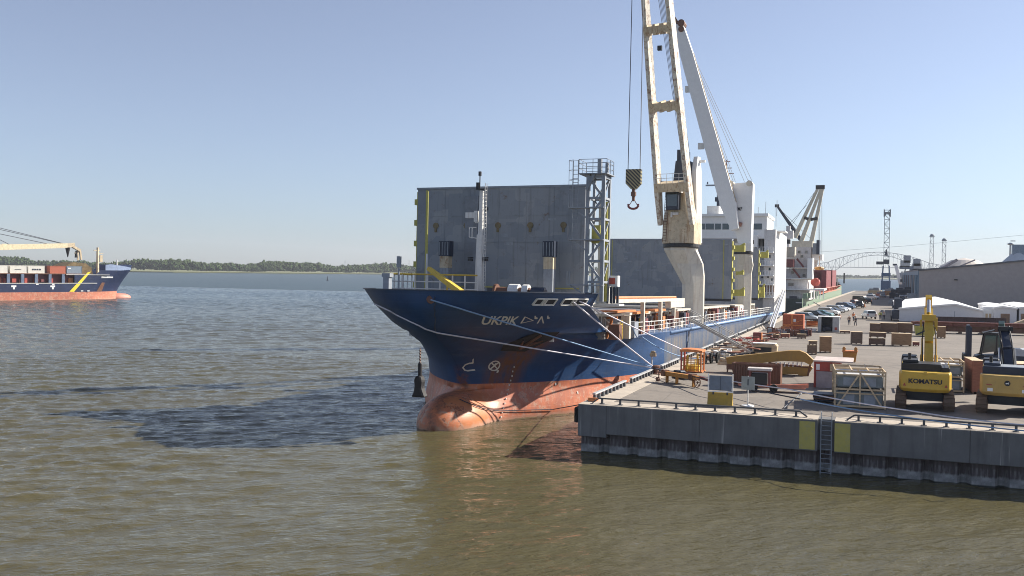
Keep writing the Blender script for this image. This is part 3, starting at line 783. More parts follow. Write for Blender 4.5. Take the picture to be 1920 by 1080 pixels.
for dx, dz in ((-.85, 12.35), (.5, 12.35)): mb = MB(); mb.box((fx + dx, fy, dz), (.36, .3, .2)); mb.box((fx + dx, fy, dz + .18), (.36, .36, .1)); mb.build('lamp', blackp, mast)
# winches and bollards on the forecastle
p_ = ly(942, 545, 68.); mb = MB(); mb.tube((p_.x - .6, p_.y, 9.75), (p_.x + 2.2, p_.y, 9.75), .42, 12); mb.tube((p_.x - .7, p_.y, 9.75), (p_.x - .5, p_.y, 9.75), .66, 12); mb.build('winch', rustbrown, ship)
mb = MB(); mb.tube((p_.x + .55, p_.y, 9.8), (p_.x + 1.35, p_.y, 9.8), .62, 12); mb.tube((p_.x + 1.7, p_.y, 9.8), (p_.x + 2.15, p_.y, 9.8), .6, 12); mb.build('rope_drum', white, ship)
mb = MB(); mb.tube((p_.x + 2.4, p_.y, 9.7), (p_.x + 3.5, p_.y, 9.7), .5, 12); mb.box((p_.x - .9, p_.y + .2, 9.6), (.7, 1, 1.0)); mb.build('winch_motor', darknavy, ship)
# two vent trunks standing before the hatch cover
for px, pb in ((833, 546), (1028, 548)):
    c_ = ly(px, pb, 72.3); hw = .50
    mb = MB(); mb.bb(c_.x - hw * .8, c_.x + hw * .8, c_.y - .35, c_.y + .35, 9.2, 12.7); v_ = mb.build('vent_trunk', towergrey, ship)
    mb = MB(); mb.bb(c_.x - hw * .82, c_.x + hw * .82, c_.y - .38, c_.y + .38, 11.7, 12.7); mb.build('rusty_collar', cranecream, v_)
    mb = MB(); mb.bb(c_.x - hw, c_.x + hw, c_.y - .42, c_.y + .42, 12.7, 14.0); mb.build('vent_head', darknavy, v_)
    mb = MB()
    for k in range(4): mb.bb(c_.x - hw + .06 + k * .26, c_.x - hw + .12 + k * .26, c_.y - .46, c_.y - .43, 12.8, 13.9)
    mb.build('louvre', steelgrey, v_)

# hatch covers folded upright -------------------------------------------------
def hatch_mat():
    m, t, b = new_mat('hatch_cover_grey'); v = coords(t)
    vo = N(t, 'ShaderNodeTexVoronoi'); vo.distance = 'CHEBYCHEV'; vo.inputs['Scale'].default_value = .75; vo.inputs['Randomness'].default_value = .8
    t.links.new(v, vo.inputs['Vector']); vo2 = N(t, 'ShaderNodeTexVoronoi'); vo2.distance = 'CHEBYCHEV'; vo2.inputs['Scale'].default_value = .28; t.links.new(v, vo2.inputs['Vector'])
    s1 = N(t, 'ShaderNodeSeparateColor'); t.links.new(vo.outputs['Color'], s1.inputs[0]); s2 = N(t, 'ShaderNodeSeparateColor'); t.links.new(vo2.outputs['Color'], s2.inputs[0])
    c = mixc(t, ramp(t, s1.outputs[0], 0, 1), (.225, .25, .28), (.31, .325, .345))
    c = mixc(t, ramp(t, s2.outputs[0], .3, 1, 0, .45), c, (.215, .24, .27))
    c = mixc(t, ramp(t, s1.outputs[1], .86, .88, 0, .5), c, (.30, .31, .32))
    n = noise(t, v, 1.2, 8, .75, .3); c = mixc(t, ramp(t, n, .56, .66, 0, .4), c, (.15, .15, .15))
    n2 = noise(t, v, .9, 8, .8, .2); c = mixc(t, ramp(t, n2, .60, .67, 0, .75), c, (.17, .10, .06)); vs3 = coords(t, (2.2, 2.2, .14)); n7 = noise(t, vs3, 1.3, 4, .6); c = mixc(t, ramp(t, n7, .55, .72, 0, .45), c, (.115, .115, .115))
    t.links.new(c, b.inputs['Base Color']); b.inputs['Roughness'].default_value = .75; bump(t, b, n, .2, .03); return m
hatchm = hatch_mat()
def hatch_cover(y, x0, x1, z0, z1, label, th=1.1, stripes=(), sockets=0, spots=0, side=-1):
    e = MB(); e.bb(x0, x1, y, y + th, z0, z1); o = e.build('hatch_cover', hatchm, ship, bev=.04); o['label'] = label
    mb = MB(); mb.bb(x0 - .06, x1 + .06, y - .07, y + th + .05, z1 - .12, z1 + .05); mb.build('top_edge', steelgrey, o)
    mb = MB(); mb.bb(x0 - .06, x1 + .06, y - .05, y + th, z0 - .35, z0 - .003); mb.build('bottom_edge', blackp, o)
    for sx in stripes: mb = MB(); mb.bb(sx - .06, sx + .06, y - .05, y - .002, z0, z1 - .15); mb.build('yellow_stripe', yellowdull, o)
    for i in range(sockets):
        sx = x0 + (x1 - x0) * (.12 + .76 * i / (sockets - 1)); zz = z0 + (z1 - z0) * .66
        mb = MB(); mb.tube((sx, y - .06, zz), (sx, y + .01, zz), .28, 8); mb.box((sx, y - .05, zz - .4), (.2, .1, .35)); mb.build('lifting_socket', paint('socket', (.20, .16, .08), var=.4, rust=.4), o)
    for i in range(spots):
        mb = MB(); sx, zz = ru(x0 + .8, x1 - .8), ru(z0 + .6, z1 - .6); mb.box((sx, y - .01, zz), (ru(.3, .9), .012, ru(.12, .3))); mb.build('paint_patch', steelgrey if i % 3 else towergrey, o)
    nx_ = max(3, int((x1 - x0) / 2.4))
    for k in range(1, nx_): mb = MB(); sx = x0 + (x1 - x0) * k / nx_ + ru(-.2, .2); mb.bb(sx - .018, sx + .018, y - .022, y - .002, z0 + .1, z1 - .15); mb.build('weld_seam', hatchm, o)
    for k in range(1, 4): mb = MB(); zz = z0 + (z1 - z0) * k / 4 + ru(-.15, .15); mb.bb(x0 + .1, x1 - .1, y - .03, y - .002, zz - .02, zz + .02); mb.build('weld_seam', hatchm, o)
    xs_ = x0 - .1 if side < 0 else x1 + .1
    for zz in np.linspace(z0 + 1.2, z1 - 1.2, 5):
        mb = MB(); mb.box((xs_, y + th * .5, float(zz)), (.5, th * .8, .5)); mb.build('hinge_lug', yellowdull, o)
    mb = MB(); mb.bb(min(xs_, xs_ - side * .1), max(xs_, xs_ - side * .1), y + .1, y + th - .1, z0, z1 - .3); mb.build('side_face', yellowdull, o)
    return o
y1 = 73.9 - SY0; A = ly(780, 353, 73.9); B = ly(1096, 345, 73.9)
h1 = hatch_cover(y1, A.x, B.x, 9.0, 18.75, 'patched grey hatch cover folded upright behind the forecastle', stripes=(ly(797, 400, 73.9).x,), sockets=5, spots=9)
for px, py in ((878, 390), (909, 391), (884, 420)):
    c_ = ly(px, py, 73.9); mb = MB(); mb.tube((c_.x, y1 - .03, c_.z), (c_.x, y1 + .02, c_.z), .2, 8); mb.build('round_hole', blackp, h1)
mb = MB(); mb.bb(A.x + 10.5 - 8, B.x - .4, y1 - .06, y1 - .01, 10.1, 10.2); mb.build('yellow_line', yellowdull, h1)
c0 = ly(883, 500, 73.9); mb = MB(); mb.bb(c0.x - .65, c0.x + .55, y1 - .25, y1 - .01, 9.2, 18.0); mb.build('cable_casing', paint('casing_grey', (.19, .21, .24)), h1)
Y2 = 144.; A2 = ly(1137, 448, Y2); B2 = ly(1372, 446, Y2)
h2 = hatch_cover(Y2 - SY0, A2.x, B2.x, ly(1200, 557, Y2).z, A2.z, 'second upright grey hatch cover, behind the twin-legged crane', stripes=(A2.x + .9, B2.x - 1.2), spots=46, side=1)
Y3 = 177.; B3 = ly(1422, 466, Y3)
hatch_cover(Y3 - SY0, B3.x - 14, B3.x, ly(1415, 559, Y3).z, B3.z, 'third upright grey hatch cover, beside the slender crane', side=1, spots=10)

# lattice mast on the port side of the forecastle --------------------------------
def lattice_tower():
    yb = 69.3; L0 = ly(1095, 552, yb); L1 = ly(1129, 552, yb); top = ly(1110, 326, yb).z; z0 = 9.2
    y0 = yb - SY0; dy = 1.7
    t = MB()
    legs = [(L0.x + .12, y0), (L1.x - .1, y0), (L0.x + .12, y0 + dy), (L1.x - .1, y0 + dy)]
    tw = None
    for i, (x, y) in enumerate(legs):
        mb = MB(); mb.beam((x, y, z0), (x - .0, y, top), .28 if i < 2 else .2, .26)
        if tw is None: tw = mb.build('lattice_mast', towergrey, ship)
        else: mb.build('leg', towergrey, tw)
    zs = np.linspace(z0 + 1.5, top - .2, 6)
    for k in range(len(zs)):
        z = float(zs[k]); mb = MB()
        for a_, b_ in ((0, 1), (2, 3), (0, 2), (1, 3)): mb.beam((*legs[a_], z), (*legs[b_], z), .17)
        mb.build('girt', towergrey, tw)
        if k < len(zs) - 1:
            mb = MB(); zn = float(zs[k + 1])
            a_, b_ = (0, 1) if k % 2 else (1, 0)
            mb.beam((*legs[a_], z), (*legs[b_], zn), .17); mb.beam((*legs[b_ + 2 if b_ + 2 < 4 else 3], z), (*legs[a_ + 2], zn), .10); mb.beam((*legs[1], z), (*legs[3], zn), .1)
            mb.build('brace', towergrey, tw)
    xl, xr = legs[0][0], legs[1][0]
    mb = MB(); mb.bb(xl - .7, xr + .35, y0 - .35, y0 + dy + .3, top, top + .08); mb.beam((xl - .1, y0 - .1, top - 1.2), (xl + .5, y0 - .1, top), .3, .2); mb.build('platform', steelgrey, tw)
    for a_, b_ in (((xl - .7, y0 - .3), (xr + .3, y0 - .3)), ((xr + .3, y0 - .3), (xr + .3, y0 + dy)), ((xl - .7, y0 - .3), (xl - .7, y0 + dy)), ((xl - .7, y0 + dy), (xr + .3, y0 + dy))):
        mb = MB()
        for z in (.45, .85, 1.15): mb.tube((*a_, top + z), (*b_, top + z), .022, 4)
        for k in range(3): x = a_[0] + (b_[0] - a_[0]) * k / 2; y = a_[1] + (b_[1] - a_[1]) * k / 2; mb.tube((x, y, top), (x, y, top + 1.15), .025, 4)
        mb.build('guard_rail', towergrey, tw)
    mb = MB(); mb.tube((xl + .75, y0 + .5, top), (xl + .75, y0 + .5, top + 1.25), .2, 8); mb.tube((xr + .1, y0 + .5, top), (xr + .1, y0 + .5, top + .9), .15, 8); mb.build('floodlight', steelgrey, tw)
    # caged ladder on the left
    xa = xl - 1.05
    mb = MB()
    for s_ in (-.2, .2): mb.tube((xa + s_, y0, z0 + 4.0), (xa + s_, y0, top + 1.1), .03, 4)
    for k in range(int((top - z0 - 3) / .32)): mb.tube((xa - .2, y0, z0 + 4.1 + .32 * k), (xa + .2, y0, z0 + 4.1 + .32 * k), .02, 4)
    for k in range(4): z = top - 1.2 + .75 * k; mb.path([(xa - .3, y0, z), (xa - .38, y0 - .5, z), (xa, y0 - .75, z), (xa + .38, y0 - .5, z), (xa + .3, y0, z)], .02, 4)
    for s_ in (-.38, 0, .38): mb.tube((xa + s_, y0 - (.75 if s_ == 0 else .5), top - 1.4), (xa + s_, y0 - (.75 if s_ == 0 else .5), top + 1.1), .02, 4)
    mb.build('ladder', towergrey, tw)
    for z in (z0 + 1.2, z0 + 4.7, z0 + 7.2):
        mb = MB(); mb.bb(xl - 1.5, xr + .1, y0 - .3, y0 + .4, z, z + .1); mb.beam((xl - 1.3, y0, z), (xl, y0, z - .8), .1)
        for k in (0, 1): mb.tube((xl - 1.5, y0 - .3 + .6 * k, z), (xl - 1.5, y0 - .3 + .6 * k, z + 1.1), .03, 4)
        mb.build('landing', towergrey, tw)
    # cables and yellow hose bundle inside
    mb = MB(); mb.tube((xl + .75, y0 + 1.2, z0), (xl + .75, y0 + 1.2, top - 1.5), .22, 8); mb.build('duct', postcream, tw)
    mb = MB(); mb.tube((xl + 1.15, y0 + 1.4, z0), (xl + 1.1, y0 + 1.4, top - 2), .12, 6); mb.box((xl + .55, y0 + .7, top - 4.6), (.7, .5, 1.4)); mb.build('hose_bundle', yellowdull, tw)
lattice_tower()
# fire station and gear behind the forecastle on the port side
c_ = ly(1148, 527, 71.5); mb = MB(); mb.box((c_.x, c_.y, c_.z), (.95, .7, .85)); b0 = mb.build('equipment_box', cleanwhite, ship)
mb = MB(); mb.box((c_.x - .05, c_.y - .37, c_.z), (.62, .04, .5)); mb.build('red_panel', redp, b0)
mb = MB(); mb.beam((c_.x, c_.y, 9.0), (c_.x, c_.y, c_.z), .15); mb.build('stand', white, b0)
c_ = ly(1146, 555, 71.0)
for k in range(4):
    mb = MB(); mb.tube((c_.x - .35 + k * .27, c_.y, c_.z - .6), (c_.x - .35 + k * .27, c_.y, c_.z + .7), .11, 8); mb.build('gas_bottle', darknavy, ship)
mb = MB(); mb.bb(c_.x - 1.3, c_.x + .7, c_.y - .4, c_.y + 1.2, c_.z - .75, c_.z - .62); mb.bb(c_.x - 1.3, c_.x - .4, c_.y - .1, c_.y + 1, c_.z - .6, c_.z + 1.0); mb.build('locker', white, ship)

# main deck: coaming, stanchions, side rail, gear ---------------------------------
coam = paint('coaming_grey', (.22, .22, .22), var=.3, rust=.25, streak=.5)
for (ya, yb) in ((-11, 24), (30, 56), (62, 88)):
    mb = MB(); mb.bb(-9.0, 9.0, ya, yb, 5.96, 7.9); o = mb.build('hatch_coaming', coam, ship)
    mb = MB(); mb.bb(8.6, 9.9, ya, yb, 7.9, 8.12); mb.bb(-9.9, -8.6, ya, yb, 7.9, 8.12); mb.bb(-9.9, 9.9, ya - .5, ya, 7.9, 8.1); mb.build('coaming_top', postcream, o)
    y = ya + 1.2; k = 0
    while y < yb - 1:
        mb = MB(); mb.beam((9.0, y, 7.8), (9.95, y, 7.8), .14, .3); mb.beam((9.9, y, 5.96), (9.9, y, 7.9), .14, .14) if k % 2 else mb.beam((9.03, y, 6), (9.5, y, 7.8), .2, .2)
        mb.build('coaming_stay', (orangep, rustbrown, postcream, rustbrown)[k % 4], o); y += 2.1; k += 1
# cream cargo beam row forward, on pillars (between bow and twin-legged crane)
mb = MB()
for py_, ypos in ((0, 0),): pass
for px in (1204, 1237, 1262):
    yw = atx(px, 600, -19.6).y; c_ = lx(px, 600, -19.6); mb = MB(); mb.bb(c_.x - .17, c_.x + .17, c_.y - .2, c_.y + .2, 5.96, 9.05); mb.build('pillar', postcream, ship)
ya = lx(1150, 570, -19.9).y; yb = lx(1293, 570, -19.9).y
mb = MB(); mb.bb(9.7, 10.5, -13.5, 17, 9.05, 9.35); mb.bb(10.0, 10.6, 9, 16.5, 8.4, 9.04); mb.build('pipe_tray', postcream, ship)
mb = MB(); mb.tube((9.9, -13, 9.45), (9.9, 15, 9.45), .09, 6); mb.tube((10.25, -12, 9.48), (10.25, 13, 9.48), .12, 6); mb.build('pipe', orangep, ship)
mb = MB(); mb.bb(8.8, 10.4, -11.6, -5.2, 8.25, 8.4); mb.bb(8.9, 10.3, -4.4, 0.2, 8.0, 8.2); mb.bb(9, 10.3, 3, 8, 8.1, 8.3); mb.build('walkway', orangep, ship)
mb = MB(); mb.lathe([(.3, 5.96), (.9, 6.6), (.9, 7.6), (.3, 8.0)], (9.6, -1.5, 0), 10); mb.build('vent_cowl', darknavy, ship)
mb = MB(); mb.lathe([(.3, 5.96), (1.0, 6.8), (1.1, 7.9), (.3, 8.2)], (9.5, 13.5, 0), 10); mb.build('vent_cowl', rustbrown, ship)
cols = [postcream, rustbrown, orangep, maroon, darknavy, rustbrown, yellowp, postcream, steelgrey, maroon]
for k in range(46):
    y = -10 + k * 2.1 + ru(-.5, .5); h = ru(.7, 2.0); wdt = ru(.3, .9)
    if abs(y - 26) < 2.5 or abs(y - 71) < 2: continue
    mb = MB(); mb.box((10.05 + ru(-.15, .2), y, 5.96 + h / 2), (wdt, ru(.5, 1.5), h))
    mb.build(random.choice(('deck_locker', 'valve_box', 'winch_housing')), random.choice(cols), ship)
for k, y in enumerate((-9.5, -2.5)):
    mb = MB()
    for a_ in (-.35, .35):
        mb.tube((10.2, y + a_, 5.96), (10.2, y + a_, 7.6), .05, 5)
    for q_ in range(6): mb.tube((10.2, y - .35, 6.1 + q_ * .28), (10.2, y + .35, 6.1 + q_ * .28), .035, 4)
    mb.build('yellow_ladder', yellowp, ship)
pts_ = [(hullb(y, 6.1) - .15, y, 6.1) for y in (-9.2, -4, 2)] + [(HB - .15, 25, 6.1)]
lrail('side_rail', pts_, white, white, ship, 1.15, 1.6, .026, 3, .9)
lrail('side_rail', [(HB - .15, 28, 6.1), (HB - .15, 69, 6.1)], white, white, ship, 1.15, 2.0, .028, 3, 1.0)
lrail('side_rail', [(HB - .15, 73, 6.1), (HB - .15, 106, 6.1)], white, white, ship, 1.15, 2.4, .03, 3, 1.1)
sa = Vector((hullb(-13.5, 7) - .1, -13.5, 7.75)); sb = Vector((hullb(-9.3, 6.1) - .15, -9.3, 6.2))
mb = MB(); mb.beam(sa + Vector((0, 0, 1.1)), sb + Vector((0, 0, 1.1)), .08)
for i in range(6): c_ = sa.lerp(sb, i / 5); mb.beam(c_, c_ + Vector((0, 0, 1.1)), .07)
mb.build('stair_rail', white, ship)
for k in range(8): mb = MB(); c_ = sa.lerp(sb, k / 7); mb.box((c_.x - .4, c_.y, c_.z + .3), (.5, .3, .08)); mb.build('step', white, ship)
c_ = lx(1395, 583, -19.6); 
mb = MB(); mb.bb(c_.x - .1, c_.x + .0, c_.y - 5, c_.y - 1, 7.0, 8.0); mb.build('name_board', cleanwhite, ship)

# ship's cranes -----------------------------------------------------------------
def octa(cx, cy, wx, wy, ch=.3): 
    a_, b_ = wx / 2, wy / 2; c = min(a_, b_) * ch * 2
    return [(cx - a_, cy - b_ + c), (cx - a_ + c, cy - b_), (cx + a_ - c, cy - b_), (cx + a_, cy - b_ + c), (cx + a_, cy + b_ - c), (cx + a_ - c, cy + b_), (cx - a_ + c, cy + b_), (cx - a_, cy + b_ - c)]
def loft(mb, secs):
    n = len(secs[0][0]); vs = []
    for p_, z in secs: vs += [(x, y, z) for x, y in p_]
    fs = [(k * n + i, k * n + (i + 1) % n, (k + 1) * n + (i + 1) % n, (k + 1) * n + i) for k in range(len(secs) - 1) for i in range(n)]
    fs += [tuple(range(n - 1, -1, -1)), tuple(range((len(secs) - 1) * n, len(secs) * n))]
    return mb.add(vs, fs)
def circ(cx, cy, r, n=8, ph=math.pi / 8): return [(cx + r * math.cos(ph + 2 * math.pi * (i + .0) / n - math.pi), cy + r * math.sin(ph + 2 * math.pi * i / n - math.pi)) for i in range(n)]
def pedestal(Y, pxc, pxp, zk0, zk1, zc, rc, wpost):
    cx_ = ly(pxc, 455, Y).x; px_ = HB - wpost / 2 - .05; cy = Y - SY0
    mb = MB()
    o8 = lambda x, wx: [(x - wx / 2, cy - wpost * .18), (x - wx * .28, cy - wpost / 2), (x + wx * .10, cy - wpost / 2), (x + wx / 2, cy - wpost * .12), (x + wx / 2, cy + wpost * .2), (x + wx * .2, cy + wpost / 2), (x - wx * .3, cy + wpost / 2), (x - wx / 2, cy + wpost * .2)]
    top8 = circ(cx_, cy, rc, 8)
    loft(mb, [(o8(px_, wpost), 5.9), (o8(px_, wpost), zk0), (o8(px_ - .25, wpost + .5), zk0 + .9), (o8((px_ + cx_) / 2, (wpost + 2 * rc) * .56), (zk0 + zk1) / 2 + .7), (top8, zk1 + .6), (top8, zc)])
    o = mb.build('deck_crane', postcream, ship)
    mb = MB(); mb.lathe([(rc * 1.03, zc), (rc * 1.05, zc + .12), (rc * 1.05, zc + .42), (rc * .98, zc + .5)], (cx_, cy, 0), 28); mb.build('slewing_ring', blackp, o)
    return o, cx_, cy
# crane 1: twin-legged jib
ped, cx1, cy1 = pedestal(112., 1276.5, 1303, 11.0, 14.4, 15.3, 2.05, 2.5)
ped['label'] = 'rusty cream crane with a twin-legged jib'
yaw = math.radians(8.6)
fw = Vector((-math.sin(yaw), -math.cos(yaw), 0)); sd_ = Vector((math.cos(yaw), -math.sin(yaw), 0)); Z = Vector((0, 0, 1)); c1 = Vector((cx1, cy1, 0))
def P1(s, f, z): return c1 + sd_ * s + fw * f + Z * z
mb = MB()
q = [(-2.0, 1.2), (-1.3, 1.75), (1.3, 1.75), (2.0, 1.2), (2.0, -1.6), (-2.0, -1.6)]
sec = lambda k, z, kb=1: ([tuple((P1(s * k, f * kb, 0))[:2]) for s, f in q], z)
loft(mb, [sec(.98, 15.8), sec(.98, 18.3), sec(.78, 20.2), sec(.62, 23.2)])
hs = mb.build('crane_house', cranecream, ped)
mb = MB(); loft(mb, [([tuple(P1(s, f, 0)[:2]) for s, f in ((-1.0, .6), (1.1, .6), (1.1, -1.5), (-1.0, -1.5))], 23.0), ([tuple(P1(s, f, 0)[:2]) for s, f in ((-.75, .5), (.75, .5), (.75, -1.4), (-.75, -1.4))], 25.8)])
mb.box(P1(-.5, -.2, 26.4), (.45, 1.0, 1.5)); mb.box(P1(.55, -.2, 26.3), (.35, 1.0, 1.2)); mb.build('mast_head', darknavy, ped)
mb = MB(); loft(mb, [([tuple(P1(s, f, 0)[:2]) for s, f in ((1.15, -.3), (1.85, -.3), (1.85, -2.2), (1.15, -2.2))], 16), ([tuple(P1(s, f, 0)[:2]) for s, f in ((1.0, -.3), (1.6, -.3), (1.6, -2.2), (1.0, -2.2))], 24.6), ([tuple(P1(s, f, 0)[:2]) for s, f in ((1.0, -1.0), (1.5, -1.0), (1.5, -2.0), (1.0, -2.0))], 26.4)])
mb.box(P1(1.8, -1.8, 25.9), (.7, .5, .25)); mb.build('side_face', cleanwhite, ped)  # sunlit right face of the house, painted white as a separate piece
# cab
mb = MB(); mb.box(P1(-.35, 1.9, 21.0), (1.55, 1.3, 2.5), -yaw); cabm = mb.build('cab', darknavy, ped)
mb = MB(); mb.box(P1(-.35, 2.57, 21.1), (1.3, .04, 1.9), -yaw); mb.build('window', glassdark, cabm) if False else mb.build('window', glassdark, ped)
mb = MB(); mb.box(P1(-.3, 1.9, 22.35), (1.75, 1.4, .15), -yaw); mb.box(P1(.6, 1.9, 22.0), (.25, 1.2, .5), -yaw); mb.build('cab_roof', white, ped)
mb = MB(); mb.box(P1(-.1, 1.9, 19.3), (.7, .3, .3)); mb.box(P1(-.6, 1.9, 19.2), (.2, .3, .6)); mb.build('floodlight', white, ped)
mb = MB()
for s_ in (-1.75, -1.3): mb.tube(P1(s_, 1.8, 15.9), P1(s_ + .35, 1.85, 22.4), .035, 4)
for k in range(20): mb.tube(P1(-1.75 + .0175 * k, 1.8, 16.1 + .33 * k), P1(-1.3 + .0175 * k, 1.8, 16.1 + .33 * k), .03, 4)
mb.build('ladder', rustbrown, ped)
# jib: two box legs joined by cross beams
foot = Vector((0, 1.9, 18.0)); tip = Vector((0, 13.4, 54.5))
def J(s, t_): 
    wd = 3.95 + (2.2 - 3.95) * t_; return P1(s * wd / 2, foot.y + (tip.y - foot.y) * t_, foot.z + (tip.z - foot.z) * t_)
jd = (J(0, 1) - J(0, 0)).normalized(); jn = jd.cross(sd_).normalized()
for s_ in (-1, 1):
    mb = MB()
    secs_ = [(0, .45, .7), (.10, .5, 1.35), (.5, .48, 1.5), (.85, .42, 1.3), (1, .4, .8)]
    for (ta, wa, ha), (tb, wb, hb_) in zip(secs_[:-1], secs_[1:]): mb.beam(J(s_, ta), J(s_, tb), wa, ha, sd_, wb, hb_)
    mb.build('jib_leg', [paint('jib_cream', (.70, .66, .56), var=.12, dirtamt=.5, rust=.52, streak=.5, scale=.9)], ped)
def tof(z): return (z - foot.z) / (tip.z - foot.z)
for z_, hh in ((ly(1243, 204, 108.).z, .95), (ly(1220, 55, 104.).z, .8), (22.4, 1.05), (47, .7), (53.5, .8)):
    t_ = tof(z_); mb = MB(); mb.beam(J(-1.12, t_), J(1.12, t_), 1.5, hh, jn); cb_ = mb.build('cross_beam', [cranecream], ped)
    if hh < 1.0:
        for e in (-.9, -.25, .3, .9): mb = MB(); mb.beam(J(e, t_) - jd * .6, J(e, t_) + jd * .6, .3, 1.6, sd_); mb.build('beam_gusset', cranecream, ped)
mb = MB(); t_ = tof(22.95)
for k in range(6): s_ = -1 + .4 * k; mb.tube(J(s_, t_) - jn * 1.0, J(s_, t_) - jn * 1.0 + Z * 1.1, .03, 4)
mb.tube(J(-1, t_) - jn * 1 + Z * 1.1, J(1, t_) - jn * 1 + Z * 1.1, .03, 4); mb.tube(J(-1, t_) - jn * 1 + Z * .6, J(1, t_) - jn * 1 + Z * .6, .03, 4); mb.build('catwalk_rail', white, ped)
mb = MB()
for k in range(9):
    s_ = -.75 + k * .16; mb.tube(P1(s_ * .8 + .2, -.4, 27.0), J(s_ * .9 + .15, .97), .028, 4)
mb.build('luffing_ropes', cable, ped)
mb = MB(); mb.tube(J(-.7, 1.0) , J(.7, 1.0), .7, 12); mb.build('jib_head_sheave', rustbrown, ped)
t_ = tof(ly(1220, 70, 104.).z); mb = MB(); mb.box(J(-.1, t_ - .03), (.5, .4, .5)); mb.build('jib_lamp', blackp, ped)
# hook block on its falls
yh = (J(0, 1) + fw * .4).y + SY0
hk = ly(1187, 317, yh); hkb = ly(1187, 354, yh)
mb = MB()
for dx in (-.66, .66):
    mb.tube((hk.x + dx, hk.y, hk.z - .2), (hk.x + dx * .9, hk.y, J(0, 1).z), .045, 5)
mb.build('hoist_rope', cable, ped)
hh = hk.z - hkb.z
prof_ = [(-.82, 0), (.82, 0), (.82, -hh * .72), (.25, -hh), (-.25, -hh), (-.82, -hh * .72)]
def striped():
    m, t, b = new_mat('hook_block_stripes'); v = coords(t); wv = N(t, 'ShaderNodeTexWave'); wv.bands_direction = 'DIAGONAL'; wv.inputs['Scale'].default_value = 1.6
    mp_ = N(t, 'ShaderNodeMapping'); mp_.inputs['Scale'].default_value = (1, 0, 1); t.links.new(v, mp_.inputs[0]); t.links.new(mp_.outputs[0], wv.inputs['Vector'])
    c = mixc(t, ramp(t, wv.outputs['Fac'], .45, .55), (.03, .03, .03), (.30, .26, .14)); t.links.new(c, b.inputs['Base Color']); return m
mb = MB(); mb.prism(prof_, hk, (1, 0, 0), (0, 0, 1), (0, 1, 0), .7); hb0 = mb.build('hook_block', striped(), ped)
mb = MB(); mb.tube((hk.x, hk.y, hk.z - hh), (hk.x, hk.y, hk.z - hh - 1.3), .2, 8, .16); mb.tube((hk.x, hk.y, hk.z - hh - .3), (hk.x, hk.y, hk.z - hh - .75), .3, 8); mb.build('swivel', rustbrown, ped)
mb = MB(); zc_ = hk.z - hh - 1.75; pr = None
for s_ in (-1, 1):
    pts_ = [(hk.x + s_ * .55 * math.sin(a_ * 1.0), hk.y, zc_ + .5 * math.cos(a_) * (1 if a_ < 1.6 else .75)) for a_ in np.linspace(.15, 3.14, 9)]
    pts_ = pts_[3:]
    mb.path([Vector(p) for p in pts_], .13, 6)
    mb.path([Vector((hk.x, hk.y, zc_ + .75)), Vector((hk.x + s_ * .42, hk.y, zc_ + .05))], .04, 5)
mb.build('hook', maroon, ped)
# crane 2: slender box jib seen from the side
ped2, cx2, cy2 = pedestal(158., 1393.5, 1398, 12.4, 15.4, 16.4, 1.55, 2.55)
ped2['label'] = 'white crane with a single slender box jib'
ped2['label'] = 'white crane with a single slender box jib'
Y = 158.
def P2(px, py, dy=0): v_ = ly(px, py, Y + dy); return v_
mb = MB()
ring_ = [P2(1368, 338), P2(1377, 345), P2(1400, 343), P2(1405, 338), P2(1413, 345), P2(1411, 400), P2(1409, 470), P2(1388, 470), P2(1372, 400)]
mb.prism([(p.x, p.z) for p in ring_], (0, cy2, 0), (1, 0, 0), (0, 0, 1), (0, 1, 0), 2.6); twr = mb.build('crane_house', cleanwhite, ped2)
mb = MB(); mb.bb(P2(1381, 400).x, P2(1411, 400).x, cy2 - 1.5, cy2 + 1.5, 16.9, 18.2); mb.build('house_base', white, ped2)
for px in (1371, 1406): p_ = P2(px, 345); mb = MB(); mb.tube((p_.x, cy2 - 1.4, p_.z), (p_.x, cy2 + 1.4, p_.z), .5, 10); mb.build('sheave', postcream, ped2)
ln = P2(1379, 395); ln2 = P2(1393, 391)
text_on('NMF', 'maker_lettering', plain('text_black', (.02, .02, .03)), ped2, (ln.x, cy2 - 1.32, ln.z - .1), (1, 0, 0), (0, 0, 1), ln2.x - ln.x, .62, (0, -1, 0), bold=.03)
a_, b_ = P2(1382, 432), P2(1276, 52)
dj = (b_ - a_); 
mb = MB(); y_ = cy2 - 2.4
a_.y = b_.y = y_; m1 = a_.lerp(b_, .12); m2 = a_.lerp(b_, .85)
for p_, q_, h0, h1_ in ((a_, m1, 1.2, 2.5), (m1, m2, 2.5, 2.1), (m2, b_, 2.1, 1.5)): mb.beam(p_, q_, 1.7, h0, (0, 1, 0), 1.7, h1_)
mb.build('box_jib', cleanwhite, ped2)
mb = MB(); nb = Vector((dj.z, 0, -dj.x)).normalized(); up_ = nb
mb.beam(m1 + nb * 1.32, m2 + nb * 1.1, .25, .12, (0, 1, 0)); mb.build('rope_rail', cranecream, ped2)
mb = MB(); e_ = b_ + dj.normalized() * 1.5
mb.beam(b_, e_ - nb * .4, .5, .5); mb.tube(b_ + nb * .55 - Vector((0, 1, 0)), b_ + nb * .55 + Vector((0, 1, 0)), .6, 10); mb.tube(b_ + nb * .3 - dj.normalized() * 1.0 - Vector((0, 1, 0)), b_ + nb * .3 - dj.normalized() + Vector((0, 1, 0)), .5, 10); mb.build('jib_head', rustbrown, ped2)
for px, py in ((1318, 277), (1294, 171)): p_ = P2(px, py); mb = MB(); mb.box((p_.x, y_, p_.z), (1.0, .6, 1.0)); mb.build('bracket', white, ped2)
mb = MB()
